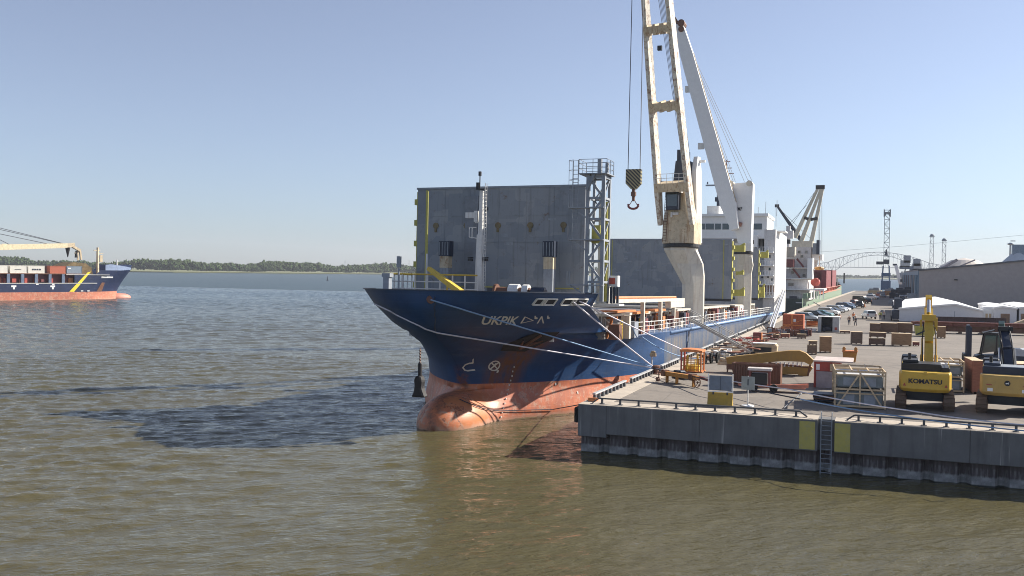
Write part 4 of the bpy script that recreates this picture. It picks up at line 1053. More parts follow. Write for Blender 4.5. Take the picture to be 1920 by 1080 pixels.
for k, (pa, pb) in enumerate((((1281, 62), (1409, 338)), ((1281, 66), (1402, 338)), ((1283, 72), (1378, 340)), ((1283, 75), (1375, 342)), ((1281, 64), (1395, 340)))):
    u_, v_ = P2(*pa), P2(*pb); u_.y = y_; v_.y = cy2; mb.tube(u_, v_, .035, 4)
u_ = P2(1269, 60); v_ = P2(1269, 150); 
for dx in (-.1, .35): mb.tube((u_.x + dx, y_ - .2, u_.z), (u_.x + dx + .15, y_ - .2, v_.z - 3.5), .03, 4)
mb.build('luffing_ropes', cable, ped2)
mb = MB(); p_ = P2(1388, 420); mb.tube((p_.x - .3, cy2 - 1.5, p_.z), (p_.x + .4, cy2 - 1.5, p_.z - .2), .35, 8); mb.build('crest', paint('crest_mark', (.4, .2, .15)), ped2)

# yellow hinge gear between second cover, crane 2 and third cover
for px, py, w_, h_ in ((1383, 466, 2.2, 1.0), (1384, 549, 1.9, 1.0), (1387, 512, 1.2, .5), (1433, 478, 1.4, 1.1), (1427, 548, 1.2, 2.0)):
    Yq = 150 if px < 1400 else 180; c_ = ly(px, py, Yq); mb = MB(); mb.box(c_, (w_, 1.0, h_)); mb.beam(c_ + Vector((-w_ / 2, 0, -h_ / 2)), c_ + Vector((w_ / 2, 0, h_ * .8)), .3); mb.build('hinge_arm', yellowdull, ship)

# accommodation block ------------------------------------------------------------
ac = bpy.data.objects.new('accommodation', None); COL.objects.link(ac); ac.parent = ship
YA = 197.; ya_ = YA - SY0
def bxp(name, x0p, x1p, y0p, y1p, Yf, depth, mat, zb=None, par=None):
    a_ = ly(x0p, y0p, Yf); b_ = ly(x1p, y1p, Yf)
    mb = MB(); mb.bb(a_.x, b_.x, Yf - SY0, Yf - SY0 + depth, b_.z if zb is None else zb, a_.z); return mb.build(name, mat, par or ac)
shade_w = paint('deckhouse_white', (.56, .55, .54), var=.1, dirtamt=.25, streak=.4)
bxp('deckhouse', 1240, 1437, 446, 590, YA + 4, 18, shade_w, 5.9)
bxp('deckhouse', 1290, 1437, 404, 447, YA, 13, cleanwhite)
bxp('bridge_wing', 1437, 1452, 440, 455, YA + 1, 4, cleanwhite)
bxp('funnel_casing', 1433, 1452, 430, 540, YA, 26, paint('casing_white', (.66, .65, .64), var=.08, dirtamt=.25, streak=.3), 5.9)
bxp('bridge_roof', 1286, 1440, 401, 404.5, YA - .6, 14, cleanwhite)
bxp('roof_house', 1325, 1347, 386, 401.5, YA + 3, 6, white)
for a_, b_ in ((1310, 1321), (1322.5, 1338), (1340, 1351), (1354, 1366), (1412, 1428)): bxp('bridge_window', a_, b_, 419, 430, YA - .06, .05, glassdark)
bxp('deckhouse_block', 1402, 1419, 440, 463, YA - 1.5, 4, cleanwhite)
bxp('window', 1407, 1413, 450, 457, YA - 1.58, .06, blackp)
bxp('window', 1430, 1433, 445, 470, YA + 3.9, .09, blackp); bxp('window', 1423, 1425, 445, 466, YA + 3.9, .09, blackp)  # black strips painting in the shade of gaps between pillars
for py in (471, 496, 515, 532, 556): bxp('deck_edge', 1408 if py != 515 else 1424, 1450, py, py + 3, YA - 1.2, 5, cleanwhite)
for py in (463, 489, 508, 525, 548):
    a_ = ly(1410, py, YA - 1.2); b_ = ly(1450, py, YA - 1.2); mb = MB(); mb.tube(a_, b_, .04, 4)
    for k in range(9): p_ = a_.lerp(b_, k / 8); mb.tube(p_, p_ - Vector((0, 0, .9)), .035, 4)
    mb.build('deck_rail', cleanwhite, ac)['kind'] = 'stuff'
for px, py in ((1410, 478), (1418, 478), (1428, 478), (1410, 502), (1418, 520), (1441, 478), (1441, 502), (1445, 522)): bxp('window', px, px + 3.5, py, py + 5, (YA - .07 if px >= 1433 else YA + 3.93), .06, glassdark)
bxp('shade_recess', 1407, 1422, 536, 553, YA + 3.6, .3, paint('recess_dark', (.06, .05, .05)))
for px, py in ((1431, 510), (1427, 516), (1438, 516)): bxp('window', px, px + 4, py, py + 5, YA - .06 + (4 if px < 1433 else 0), .05, blackp)
bxp('lifeboat_bay', 1430, 1450, 534, 553, YA - .3, .3, paint('bay_brown', (.25, .16, .12), var=.6, rust=.3))
for k in range(4): bxp('stanchion', 1432 + k * 5, 1433.3 + k * 5, 534, 553, YA - .5, .15, cleanwhite)
mb = MB(); c_ = ly(1462, 440, YA + 14); mb.bb(HB - .2, HB + 1.6, ya_ + 3, ya_ + 9, c_.z, c_.z + .2); mb.build('wing_platform', cleanwhite, ac)
a_ = ly(1346, 386, YA + 4); b_ = ly(1344, 300, YA + 4)
mb = MB(); mb.tube(a_, (a_.x, a_.y, ly(1346, 362, YA + 4).z), .35, 6); mb.box((a_.x, a_.y, a_.z + 1.4), (1.3, 1, .9)); mb.tube(a_, (a_.x, a_.y, b_.z - 3), .12, 5); rm = mb.build('radar_mast', darknavy, ac)
c_ = ly(1333, 347, YA + 4); mb = MB(); mb.box(c_, (2.4, .4, .3)); mb.beam(c_ + Vector((1, 0, -.3)), (a_.x, a_.y, c_.z - .3), .15); mb.box(c_ + Vector((-.8, 0, .5)), (.3, .3, .5)); mb.build('radar_scanner', steelgrey, ac)
c_ = ly(1361, 325, YA + 8); z_ = ly(1361, 386, YA + 8).z
mb = MB(); mb.tube((c_.x, c_.y, z_), (c_.x, c_.y, c_.z + 3), .2, 6, .1)
for dz, l in ((0, 1.6), (1.2, 1.2), (-3, 1.5), (2.6, .8)): mb.tube((c_.x - l / 2, c_.y, c_.z + dz), (c_.x + l, c_.y, c_.z + dz), .09, 5)
mb.build('signal_mast', maroon, ac)
for px, py in ((1421, 388), (1435, 378), (1456, 375)):
    c_ = ly(px, 405, YA + 6); t_ = ly(px, py, YA + 6); mb = MB(); mb.tube(c_, (c_.x, c_.y, t_.z), .06, 5); mb.build('aerial', steelgrey, ac)
c_ = ly(1308, 390, YA + 5); mb = MB(); mb.tube((c_.x, c_.y, c_.z - 2), c_, .1, 5); mb.lathe([(.05, -.6), (.5, -.3), (.6, .2), (.3, .7), (.05, .8)], c_, 10); mb.build('satellite_dome', steelgrey, ac)
ac['label'] = 'white accommodation block with bridge windows'
# gangway from the rail to the berth ----------------------------------------------
ga, gb = atx(1292, 597, QX - 1.3), atz(1412, 662, 3.3)
gm = plain('gangway_aluminium', (.42, .42, .41), .45, .6)
def gangway(name, A_, B_, label, wd=.9, hb=.28):
    t = thing(name, label, 'gangway', B_); A_ = Vector(A_) - Vector(B_); O = Vector((0, 0, 0))
    d_ = A_.normalized(); s_ = d_.cross(Z).normalized()
    n = int(A_.length / .9)
    for sg in (-1, 1):
        mb = MB(); mb.beam(O + s_ * sg * wd / 2, A_ + s_ * sg * wd / 2, .10, hb); mb.build('side_beam', gm if hb < .4 else paint('gangway_lilac', (.52, .55, .66)), t)
        mb = MB(); mb.tube(O + s_ * sg * wd / 2 + Z * .95, A_ + s_ * sg * wd / 2 + Z * .95, .045, 5)
        for k in range(0, n, 2): p_ = A_ * (k / n) + s_ * sg * wd / 2; mb.tube(p_, p_ + Z * .95, .03, 4)
        mb.build('handrail', gm, t)
    for k in range(n): mb = MB(); p_ = A_ * ((k + .5) / n); mb.beam(p_ - s_ * wd / 2, p_ + s_ * wd / 2, .55, .05, d_); mb.build('tread', gm, t)
    mb = MB(); mb.tube(-s_ * .6 - Z * .0, s_ * .6, .14, 8); mb.build('roller', rubber, t)
    return t
gangway('gangway', ga, gb, 'long grey aluminium gangway sloping from the blue hull down to the quay')
g2a, g2b = atx(1466, 548, QX - .9), atz(1446, 616, 3.3)
gangway('gangway', (g2a.x, 216, g2a.z), (g2b.x, g2b.y, 3.3), 'steep pale blue gangway at the stern of the blue ship', .5, .5)

# starboard anchor hanging below the flare
a_ = aty(788, 655, 57.6)
t = thing('anchor', 'dark anchor with wet canvas shape hanging on its chain under the bow', 'anchor', (a_.x, a_.y, 0))
zt = a_.z; zb_ = aty(788, 745, 57.6).z
mb = MB()
for k in range(5): mb.lathe([(.03, -.12), (.09, 0), (.03, .12)], (0, 0, zt - .1 - .2 * k), 6)
mb.tube((0, 0, zt - .9), (0, 0, zt + .1), .04, 5); mb.build('chain', rustbrown, t)
an = plain('anchor_black', (.016, .014, .016), .7)
mb = MB(); mb.lathe([(.10, zt - .9), (.15, zt - 1.0), (.15, zb_ + 1.4), (.25, zb_ + 1.2), (.25, zb_ + .6)], (0, 0, 0), 8); mb.build('shank', an, t)
mb = MB(); mb.prism([(-.52, zb_ + .02), (-.34, zb_ + .35), (-.27, zb_ + .8), (-.33, zb_ + 1.2), (-.17, zb_ + 1.5), (.16, zb_ + 1.5), (.27, zb_ + 1.15), (.22, zb_ + .7), (.38, zb_ + .28), (.5, zb_ + .02)], (0, 0, 0), (1, 0, 0), (0, 0, 1), (.25, 1, 0), .5); mb.build('crown_and_flukes', an, t, bev=.08)

# mooring lines --------------------------------------------------------------------
def rope(name, pts_, r, mat, label, sag=0.0, n=10, cat='rope'):
    P = [Vector(p) for p in pts_]; out = []
    for a_, b_ in zip(P[:-1], P[1:]):
        for i in range(n): t_ = i / n; out.append(a_.lerp(b_, t_) - Z * (sag * 4 * t_ * (1 - t_)))
    out.append(P[-1]); mb = MB(); mb.path(out, r, 5); return tag(mb.build(name, mat), label, cat, 'mooring lines of the ships')
def hw(px, py, off=.1):
    h = hull_hit(px, py); v_ = on_hull(h.y, h.z, off, 1 if h.x > 0 else -1); return slw(*v_)
bol = atz(1226, 690, 3.7)
def overhull(p0, p1, A_, B_, n=24):
    """rope points: straight from A_ to B_, lying on the shell plating where that is in the way"""
    out = []
    for i in range(n + 1):
        t_ = i / n; q_ = A_.lerp(B_, t_); L = sl(q_)
        h = hull_hit(p0[0] + (p1[0] - p0[0]) * t_, p0[1] + (p1[1] - p0[1]) * t_)
        if h and abs(L.x) < hullb(L.y, L.z) + .1: q_ = slw(*on_hull(h.y, h.z, .09, 1 if h.x > 0 else -1))
        out.append(q_)
    return out
stemp = hw(816, 624, .08); st0 = aty(702, 570, 61.)
rope('mooring_line', [st0, stemp], .055, ropew, 'white line from the far bow fairlead wrapping the stem') if False else None
rope('mooring_line', overhull((702, 570), (816, 624), st0, stemp, 8)[:-1] + overhull((816, 624), (1226, 690), stemp, bol), .055, ropew, 'pale mooring line wrapping round the stem to the quay bollard', 0, 1)
rope('mooring_line', overhull((803, 562), (1222, 688), hw(803, 562, .12), bol + Vector((.1, .2, 0))), .055, ropeb, 'blue mooring line from the round bow fairlead to the quay bollard', 0, 1)
rope('mooring_line', [hw(1073, 567), bol + Vector((-.1, .1, .1))], .065, ropew, 'steep white line from the bow fairleads to the near bollard', .05)
rope('mooring_line', [hw(1084, 565), atz(1284, 658, 4.6)], .06, ropew, 'white line from the bow fairleads running behind the orange cage', .05)
rope('mooring_line', [atx(1186, 612, -19.6), atx(1204, 632, -18.7), atz(1312, 672, 3.8)], .05, ropeb, 'slack pale blue line down the blue hull side', .5)
far1 = atz(1925, 797, 3.6); far2 = atz(1925, 808, 3.5)
rope('mooring_line', [bol, atz(1480, 730, 4.3), atz(1700, 769, 4.0), far1], .04, ropew, 'long pale line crossing the quay in front of the crates and machines', .08)
rope('mooring_line', [bol + Vector((0, -.2, 0)), atz(1345, 714, 4.2), atz(1500, 748, 4.1)], .045, roped, 'dark line crossing in front of the yellow barrier sign', .05)
rope('mooring_line', [atz(1500, 748, 4.1), atz(1660, 777, 3.9), far2], .04, ropeb, 'blue line crossing low above the right hand edge rail', .05)
rope('mooring_line', [*[hw(858 + 11 * i_, 748 + 22 * math.sin(min(1, i_ / 7) * 1.57) - .3 * max(0, i_ - 7) , .12) for i_ in range(17)], (QX - .05, QY + .8, 3.05)], .035, roped, 'thin dark line hanging along the red bottom to the quay corner', 0, 1)
t = thing('bollard', 'rusty quay bollard where the bow lines meet', 'bollard', (bol.x + .2, bol.y, 3.2), 0)
mb = MB(); mb.lathe([(.3, 0), (.24, .1), (.2, .45), (.34, .55), (.34, .68), (.2, .75)], n=12); mb.build('post', rustbrown, t); mb = MB(); mb.box((0, 0, .03), (.9, .9, .06)); mb.build('base_plate', rustbrown, t)

# ------------------------------------------------------------------ container ship out on the river (left)
B2_ = Vector((-252, 260, 0)); D2 = Vector((.34, .94, 0)).normalized(); V2 = Vector((D2.y, -D2.x, 0))   # V2 = starboard
s2 = thing('cargo_ship', 'dark blue container ship with yellow diagonal stripe under way across the river', 'ship', B2_, math.atan2(D2.y, D2.x))
def lp(px, py, v=8.0):
    """local (forward, port-positive, up) point of the second ship on its lengthwise plane v metres to starboard"""
    o = B2_ + V2 * v; r_ = ray(px, py); t_ = (o - C0).dot(V2) / r_.dot(V2); p = C0 + r_ * t_ - B2_
    return Vector((p.dot(D2), -p.dot(V2), p.z))
hm2 = hull_mat('container_ship_paint', (.010, .020, .065), (.50, .17, .10), 2.6, grime=False)
def hull2():
    HBm = 8.5
    tipz = [(-2, 0), (2.4, -.5), (4.5, .6), (7, 2.2), (10, 4.2), (12, 4.6)]
    mb = MB()
    def gb(u, z): 
        s = (itp(z, tipz) - u) / itp(z, [(-2, 20), (10, 14), (12, 13)]); return 0 if s <= 0 else HBm * (1 - (1 - min(1, s)) ** 2) ** itp(z, [(-2, .8), (5, .8), (10, .55)])
    for zs, ue in (([-2, 0, 1, 2.6, 4, 5.5], -95), ([5.5, 7, 8.4], -19), ([8.4, 10], -12), ([10, 12.0], -5.0)):
        for sg in (1, -1):
            n = 36; vs = []
            for z in zs:
                tp = itp(z, tipz); e = ue if z <= 8.4 or ue != -12 else ue + (z - 8.4) * 1.2
                if ue == -5.0: e = -5.0 + (z - 10) * 1.0
                for i in range(n):
                    t_ = (i / (n - 1)) ** 1.7; u = tp + (max(e, -24) - tp) * t_
                    if i == n - 1: u = e
                    vs.append((u, sg * gb(u, z), z))
            mb.add(vs, [(k * n + i, k * n + i + 1, (k + 1) * n + i + 1, (k + 1) * n + i) for k in range(len(zs) - 1) for i in range(n - 1)])
    mb.add([(-95, -HBm, -2), (-95, HBm, -2), (-95, HBm, 5.5), (-95, -HBm, 5.5)], [(0, 1, 2, 3)])
    mb.add([(-95, -HBm, 5.4), (-14, -HBm, 5.4), (-14, HBm, 5.4), (-95, HBm, 5.4)], [(0, 1, 2, 3)])
    mb.add([(-19, -HBm + .1, 8.3), (-8, -HBm + .1, 8.3), (0, -3, 8.3), (0, 3, 8.3), (-8, HBm - .1, 8.3), (-19, HBm - .1, 8.3)], [tuple(range(6))])
    return gb, mb.build('hull', hm2, s2, smooth=True)
gb2, _h = hull2()
mb = MB(); 
for i in range(12):
    ua, ub = -8.5 + i * 1.05, -8.5 + (i + 1) * 1.05
    mb.add([(ua, -gb2(ua, 9.9) - .05, 9.95), (ub, -gb2(ub, 9.9) - .05, 9.95), (ub, -gb2(ub, 11.5) - .05, 12.1 - abs(i - 1) * .13), (ua, -gb2(ua, 11.5) - .05, 12.1 - abs(i - 2) * .13)], [(0, 1, 2, 3)])
mb.build('bow_bulwark', paint('bulwark_lit_blue', (.22, .28, .42)), s2)  # sunlit tone of the bow bulwark, painted as a lighter blue-grey face
# bulb
mb = MB(); mb.lathe([(.1, 5.5), (.9, 5.0), (1.5, 3.6), (1.7, 1.5), (1.7, -4)], (0, 0, 0), 14); bl = mb.build('bulb', hm2, s2, smooth=True); bl.rotation_euler = (0, math.pi / 2, 0); bl.location = (-.6, 0, .1)
plate = paint('bulb_salmon', (.52, .22, .16), var=.2); bl.data.materials.clear(); bl.data.materials.append(plate)
yst = plain('stripe_yellow', (.75, .60, .04))
a_, b_, c_, d_ = lp(164, 511, 8.56), lp(171, 509, 8.56), lp(139, 547, 8.56), lp(130, 547, 8.56)
mb = MB(); mb.add([(p.x, -8.53, p.z) for p in (a_, b_, c_, d_)], [(0, 1, 2, 3)]); mb.build('diagonal_stripe', yst, s2)
mb = MB(); a_, b_ = lp(0, 529.5, 8.5), lp(182, 530, 8.5); mb.bb(-95, b_.x, -8.62, -8.5, 5.45, 5.62); a_ = lp(124, 515.5, 8.5); mb.bb(a_.x, -7, -8.6, -8.45, 8.3, 8.45); mb.build('rubbing_strake', white, s2)
for px in (26, 99):
    a_ = lp(px, 539, 8.6); mb = MB(); mb.bb(a_.x - .75, a_.x + .75, -8.56, -8.52, a_.z + .1, a_.z + .65); mb.bb(a_.x - .25, a_.x + .3, -8.57, -8.525, a_.z - .6, a_.z + .1); mb.build('tug_mark', cleanwhite, s2)
for px in (70, 100, 154, 166): a_ = lp(px, 533 if px < 120 else 545.5, 8.6); mb = MB(); mb.bb(a_.x - .4, a_.x + .4, -8.56, -8.52, a_.z - .15, a_.z + .15); mb.build('hull_mark', cleanwhite, s2)
mb = MB()
for k in range(13):
    a_ = lp(184 + k * 1.9, 519.5, 5.5); u = a_.x; y_ = -gb2(u, a_.z) - .06; mb.add([(u - .14, y_ , a_.z - .3), (u + .10, y_, a_.z - .3), (u + .14, y_, a_.z + .25), (u - .08, y_, a_.z + .3)], [(0, 1, 2, 3)])
mb.build('name_lettering', cleanwhite, s2)
a_ = lp(186, 538, 6); mb = MB(); mb.add([(a_.x + p, -gb2(a_.x + p, a_.z + q) - .05, a_.z + q) for p, q in ((-1.6, -1.5), (.6, -1.5), (1.3, 1.5), (.1, 1.6))], [(0, 1, 2, 3)]); mb.build('rust_patch', rustbrown, s2)
# hold coaming, pillars, containers (each a thing)
for k in range(18):
    u = -14 - k * 4.3; mb = MB(); mb.bb(u - .45, u + .45, -8.3, -7.4, 5.4, 8.6); mb.build('pillar', paint('pillar_blue', (.12, .16, .24)), s2)
mb = MB(); mb.bb(-92, -13, -6.9, 6.9, 5.4, 8.5); mb.build('hatch_coaming', maroon, s2)
for k in range(26): u = -14 - k * 2.9 + ru(-.5, .5); mb = MB(); mb.box((u, -7.3, 6.4), (ru(.6, 1.6), .5, ru(.8, 2.2))); mb.build('deck_fitting', random.choice((maroon, orangep, redp)), s2)
mb = MB(); mb.bb(-92, -14, -8.3, 8.3, 8.5, 8.75); mb.build('hatch_top', rustbrown, s2)
def corr_mat(name, col):
    m, t, b = new_mat(name); v = coords(t); wv = N(t, 'ShaderNodeTexWave'); wv.inputs['Scale'].default_value = 3.2; t.links.new(v, wv.inputs['Vector'])
    n1 = noise(t, v, .8, 5, .7); c = mixc(t, ramp(t, n1, .35, .7), tuple(min(1, x * 1.05) for x in col), tuple(x * .9 for x in col)); t.links.new(c, b.inputs['Base Color']); b.inputs['Roughness'].default_value = .6
    bump(t, b, wv.outputs['Fac'], .6, .05); return m
ccol = {'white': corr_mat('container_white', (.66, .64, .58)), 'red': corr_mat('container_red', (.42, .12, .07)), 'blue grey': corr_mat('container_blue_grey', (.20, .25, .31)), 'brown': corr_mat('container_brown', (.17, .07, .045))}
def container(name, col, p, rz, L, W, H, label, group=None, stripes=None):
    t = thing(name, label, 'container', p, rz, group)
    mb = MB(); mb.bb(-L / 2 + .04, L / 2 - .04, -W / 2 + .05, W / 2 - .05, .06, H - .05); mb.build('corrugated_body', ccol[col], t)
    mb = MB()
    for x in (-1, 1):
        for y in (-1, 1): mb.bb(x * L / 2 - (.12 if x > 0 else 0), x * L / 2 + (.12 if x < 0 else 0), y * W / 2 - (.12 if y > 0 else 0), y * W / 2 + (.12 if y < 0 else 0), 0, H)
    for y in (-1, 1):
        for z in (0, H - .12): mb.bb(-L / 2 + .12, L / 2 - .12, y * (W / 2 - .06) - .055, y * (W / 2 - .06) + .055, z, z + .12)
    mb.build('frame', ccol[col], t)
    if stripes:
        mb = MB()
        for x0, x1, z0, z1 in stripes: mb.bb(x0, x1, -W / 2 - .012, -W / 2 + .01, z0, z1)
        mb.build('printed_mark', darknavy if col == 'white' else cleanwhite, t)
    return t
cz = 8.76
def s2w(u, v, z): return B2_ + D2 * u - V2 * v + Vector((0, 0, z))
for px0, px1, col, lb, st in ((-2, 15, 'white', 'white container at the left edge of the picture aboard the river ship', None), (19, 51, 'white', 'white container with small dark print, second from the left aboard', [(-1.2, .8, 1.1, 1.25)]), (53, 84, 'white', 'white container with bold dark lettering next to the red one', [(-1.4, -.9, 1.0, 1.5), (-.7, -.2, 1.0, 1.5), (0, .5, 1.0, 1.5), (.7, 1.4, 1.0, 1.5)]), (94, 123.5, 'red', 'rust red container near the bow of the river ship', None), (125, 154, 'blue grey', 'blue grey container nearest the bow of the river ship', [(-2.2, -1.2, 1.6, 1.9)])):
    a_, b_ = lp(px0, 505, 7.0), lp(px1, 505, 7.0)
    container('shipping_container', col, s2w((a_.x + b_.x) / 2, -5.8, cz), s2.rotation_euler.z, b_.x - a_.x, 2.44, 2.5, lb, 'containers on the river ship', st)
    container('shipping_container', random.choice(('brown', 'red')), s2w((a_.x + b_.x) / 2, -3.2, cz), s2.rotation_euler.z, b_.x - a_.x, 2.44, 2.5, 'inner row container seen behind the ' + {-2: 'edge white', 19: 'second white', 53: 'boldly lettered', 94: 'rust red', 125: 'blue grey'}[px0] + ' one', 'containers on the river ship')
# forward: tarpaulin heap, dark gap, mast, crane jib
a_, b_ = lp(124, 500, 6), lp(178, 500, 6)
mb = MB(); mb.prism([(a_.x, 8.5), (b_.x, 8.5), (b_.x - .5, 10.8), (b_.x - 2.5, 12.3), (a_.x + 3, 12.6), (a_.x, 11.3)], (0, 0, 0), (1, 0, 0), (0, 0, 1), (0, 1, 0), 9); mb.build('tarpaulin_heap', paint('tarp_brown', (.17, .12, .06), .9, var=.5, scale=.8), s2)
a_ = lp(183, 495, 0); b_ = lp(183.5, 464, 0); mb = MB(); mb.tube((a_.x, 0, 8.5), (a_.x, 0, b_.z), .55, 8, .4); mb.box((a_.x - .3, 0, b_.z - 1), (2.2, .5, .3)); mb.box((a_.x + .7, 0, b_.z - 2.1), (2.4, .5, .2)); mb.box((a_.x + 1.2, 0, 14), (.9, .6, 2.5)); mb.build('foremast', cranecream, s2)
a_ = lp(219, 500, 0); mb = MB(); mb.tube((a_.x, 0, 11), (a_.x, 0, 13.8), .3, 8, .15); mb.build('bow_light', white, s2)
a_, b_ = lp(-260, 470, -2), lp(126, 460.5, -2)
mb = MB(); mb.beam(a_, b_, 1.6, 2.2, V2 * 0 + Vector((0, 1, 0)), 1.4, 1.6); jj = mb.build('crane_jib', paint('jib_sand', (.70, .60, .40), dirtamt=.2), s2)
e_ = lp(139, 459, -2); f_ = lp(150, 470, -2); g_ = lp(152, 487, -2); mb = MB(); mb.beam(b_, e_, 1.4, 1.4); mb.beam(e_ - Vector((.5, 0, .6)), f_, 1.2, .8); mb.beam(f_, g_, .8, .5); mb.beam(lp(146, 468, -2), lp(146, 488, -2), .5); mb.beam(lp(140, 475, -2), f_, .4); mb.build('jib_head', cranecream, s2)
for px, y0, y1 in ((127, 464, 482), (143, 470, 483)):
    p0, p1 = lp(px, y0, -2), lp(px, y1, -2); mb = MB(); mb.tube(p0, p1, .9 if px < 130 else .3, 8, .15 if px < 130 else .6); mb.build('hook_block', blackp, s2)
mb = MB()
for (xa, ya_p), (xb, yb_p) in (((-160, 388), (120, 457)), ((-160, 394), (122, 458)), ((-160, 405), (88, 457)), ((-100, 400), (25, 462))): mb.tube(lp(xa, ya_p, -2), lp(xb, yb_p, -2), .10, 4)
mb.build('luffing_ropes', cable, s2)
for px in (8, 88): p0 = lp(px, 460, -2); mb = MB(); mb.box(p0, (1.4, .6, 1.0)); mb.build('jib_bracket', cranecream, s2)
# its crane post and bridge stand left of the frame
mb = MB(); p0 = lp(-180, 470, 0); mb.tube((p0.x, 0, 5.4), (p0.x, 0, 19), 1.9, 12); mb.box((p0.x, 0, 22.5), (3.8, 4, 7.5)); mb.build('crane_post', cranecream, s2)

# ------------------------------------------------------------------ green and red bulk carrier ahead on the berth
S3 = Vector((-18.3, 268, 0)); D3 = Vector((5.0, 210, 0)).normalized(); R3 = Vector((D3.y, -D3.x, 0))
s3 = thing('bulk_carrier', 'bulk carrier with shaded green stern, white deckhouse and red holds berthed ahead', 'ship', S3, math.atan2(D3.y, D3.x) - math.pi / 2)
def l3(px, py, u=0.0):    # point on the crosswise plane u metres ahead of the stern -> local (x right, y ahead, z)
    o = S3 + D3 * u; r_ = ray(px, py); t_ = (o - C0).dot(D3) / r_.dot(D3); p = C0 + r_ * t_ - S3; return Vector((p.dot(R3), p.dot(D3), p.z))
greend = paint('green_shaded', (.022, .045, .042), var=.3); greenl = paint('green_sunlit', (.21, .30, .22), var=.15, dirtamt=.3, streak=.3)  # one hull green in two tones: shaded stern and sunlit side painted in
mb = MB(); mb.prism([(-26, -2), (0, -2), (0, 5.2), (-26, 5.2)], (0, .3, 0), (1, 0, 0), (0, 0, 1), (0, 1, 0), .6); mb.bb(-26, -.1, .5, 190, -2, 4.4); mb.build('hull', greend, s3)
ss = [(0, 0, 5.3), (0, 60, 4.9), (0, 150, 6.0), (0, 185, 7.2), (-2.5, 200, 8.2), (-6, 209, 8.8), (-13, 214, 9)]
mb = MB(); vs = []
for x, y, z in ss: vs += [(x, y, -2), (x, y, 2.0), (x + .02, y, z)]
mb.add(vs, [(3 * i + k, 3 * i + 3 + k, 3 * i + 4 + k, 3 * i + 1 + k) for i in range(len(ss) - 1) for k in (0, 1)])
mb.add([(-26, 190, -2), (-26, 190, 8.5), (-20, 209, 8.8), (-13, 214, 9), (-13, 214, -2)], [(0, 1, 2, 3, 4)]); mb.build('side_shell', greenl, s3)
mb = MB(); mb.bb(-24, -2.0, 186, 205, 5, 8.6); mb.bb(-22, -2.8, 188, 206, 8.6, 10.2); mb.build('forecastle', blackp, s3)
a_ = l3(1583, 512, 200); mb = MB(); mb.tube((a_.x, 200, 8), (a_.x, 200, a_.z), .35, 6); mb.build('foremast', blackp, s3)
def b3(name, x0, x1, y0, y1, u, dep, mat, zb=None):
    a_, b_ = l3(x0, y0, u), l3(x1, y1, u); mb = MB(); mb.bb(a_.x, b_.x, u, u + dep, b_.z if zb is None else zb, a_.z); return mb.build(name, mat, s3)
w3 = paint('dirty_white', (.60, .58, .57), var=.15, dirtamt=.35, rust=.05, streak=.4)
b3('deckhouse', 1430, 1516, 542, 563, 12, 22, w3); b3('deckhouse', 1435, 1514, 524, 542, 13, 20, w3); b3('deckhouse', 1440, 1513, 503, 523, 14, 17, w3)
b3('deckhouse', 1445, 1519, 475, 502, 15, 14, w3); b3('bridge_house', 1491, 1521, 463, 478, 16, 9, w3)
b3('deck_edge', 1455, 1526, 541, 544.5, 10, 4, cleanwhite); b3('deck_edge', 1455, 1523, 521, 523.5, 11, 4, cleanwhite); b3('deck_edge', 1460, 1514, 501, 503, 12, 3, cleanwhite)
b3('stair_tower', 1514, 1523, 484, 522, 10, 5, cleanwhite); b3('wing', 1522, 1542, 477, 488, 18, 5, cleanwhite); b3('wing_bracket', 1522, 1532, 488, 505, 20, 2, w3); b3('funnel', 1524, 1533, 456, 477, 16, 5, steelgrey); b3('funnel_top', 1531, 1536, 450, 477, 15.5, 4, darknavy)
b3('housing', 1471, 1490, 463, 481, 9, 4, paint('housing_sand', (.52, .47, .40))); b3('cream_post', 1467, 1470, 458, 540, 8, 1, cranecream); b3('red_recess', 1474, 1488, 486, 501, 9, 3, maroon)
b3('life_raft', 1472, 1481, 449, 457, 8, 2, blackp); b3('raft_base', 1465, 1474, 449, 455, 8.5, 2, white)
for x, y in ((1496, 470), (1509, 470), (1501, 478), (1483, 508), (1483, 531), (1505, 514), (1478, 531)): b3('window', x, x + 5, y, y + 5, (16 if y < 473 else 15 if y < 480 else 12.8 if y > 525 else 13.9) - .08, .07, glassdark)
for (xa, ya_p, xb, yb_p) in ((1494, 485, 1507, 501), (1487, 504, 1500, 521)):
    mb = MB(); mb.beam(l3(xa, ya_p, 12), l3(xb, yb_p, 12), .5, .5); mb.build('outside_stair', maroon, s3)
b3('awning', 1525, 1545, 541, 545, 6, 10, cleanwhite)
for x in (1525, 1531, 1537, 1543): b3('awning_post', x, x + 1.4, 545, 561, 6, .4, cleanwhite)
b3('dark_gear', 1480, 1495, 555, 562, .5, 3, darknavy); b3('stern_plate_mark', 1492, 1504, 567, 568.5, -.02, .04, cleanwhite)
mb = MB(); a_ = l3(1532, 529, 18); mb.tube((a_.x - .2, 17, a_.z), (a_.x + .6, 17, a_.z), 1.0, 16); mb.tube((a_.x - .5, 16.4, a_.z), (a_.x - .3, 18, a_.z), 1.2, 14); mb.build('rope_reel', redp, s3)
mb = MB(); a_ = l3(1536, 503, 14); mb.lathe([(.1, -.55), (1.2, -.45), (1.4, 0), (1.1, .4), (.1, .5)], a_, 12); mb.tube(a_, a_ + Vector((0, 0, 3.5)), .06, 4); mb.build('hook_ball', ocherp, s3)
red3 = paint('hold_red', (.24, .055, .06), var=.15, streak=.3)
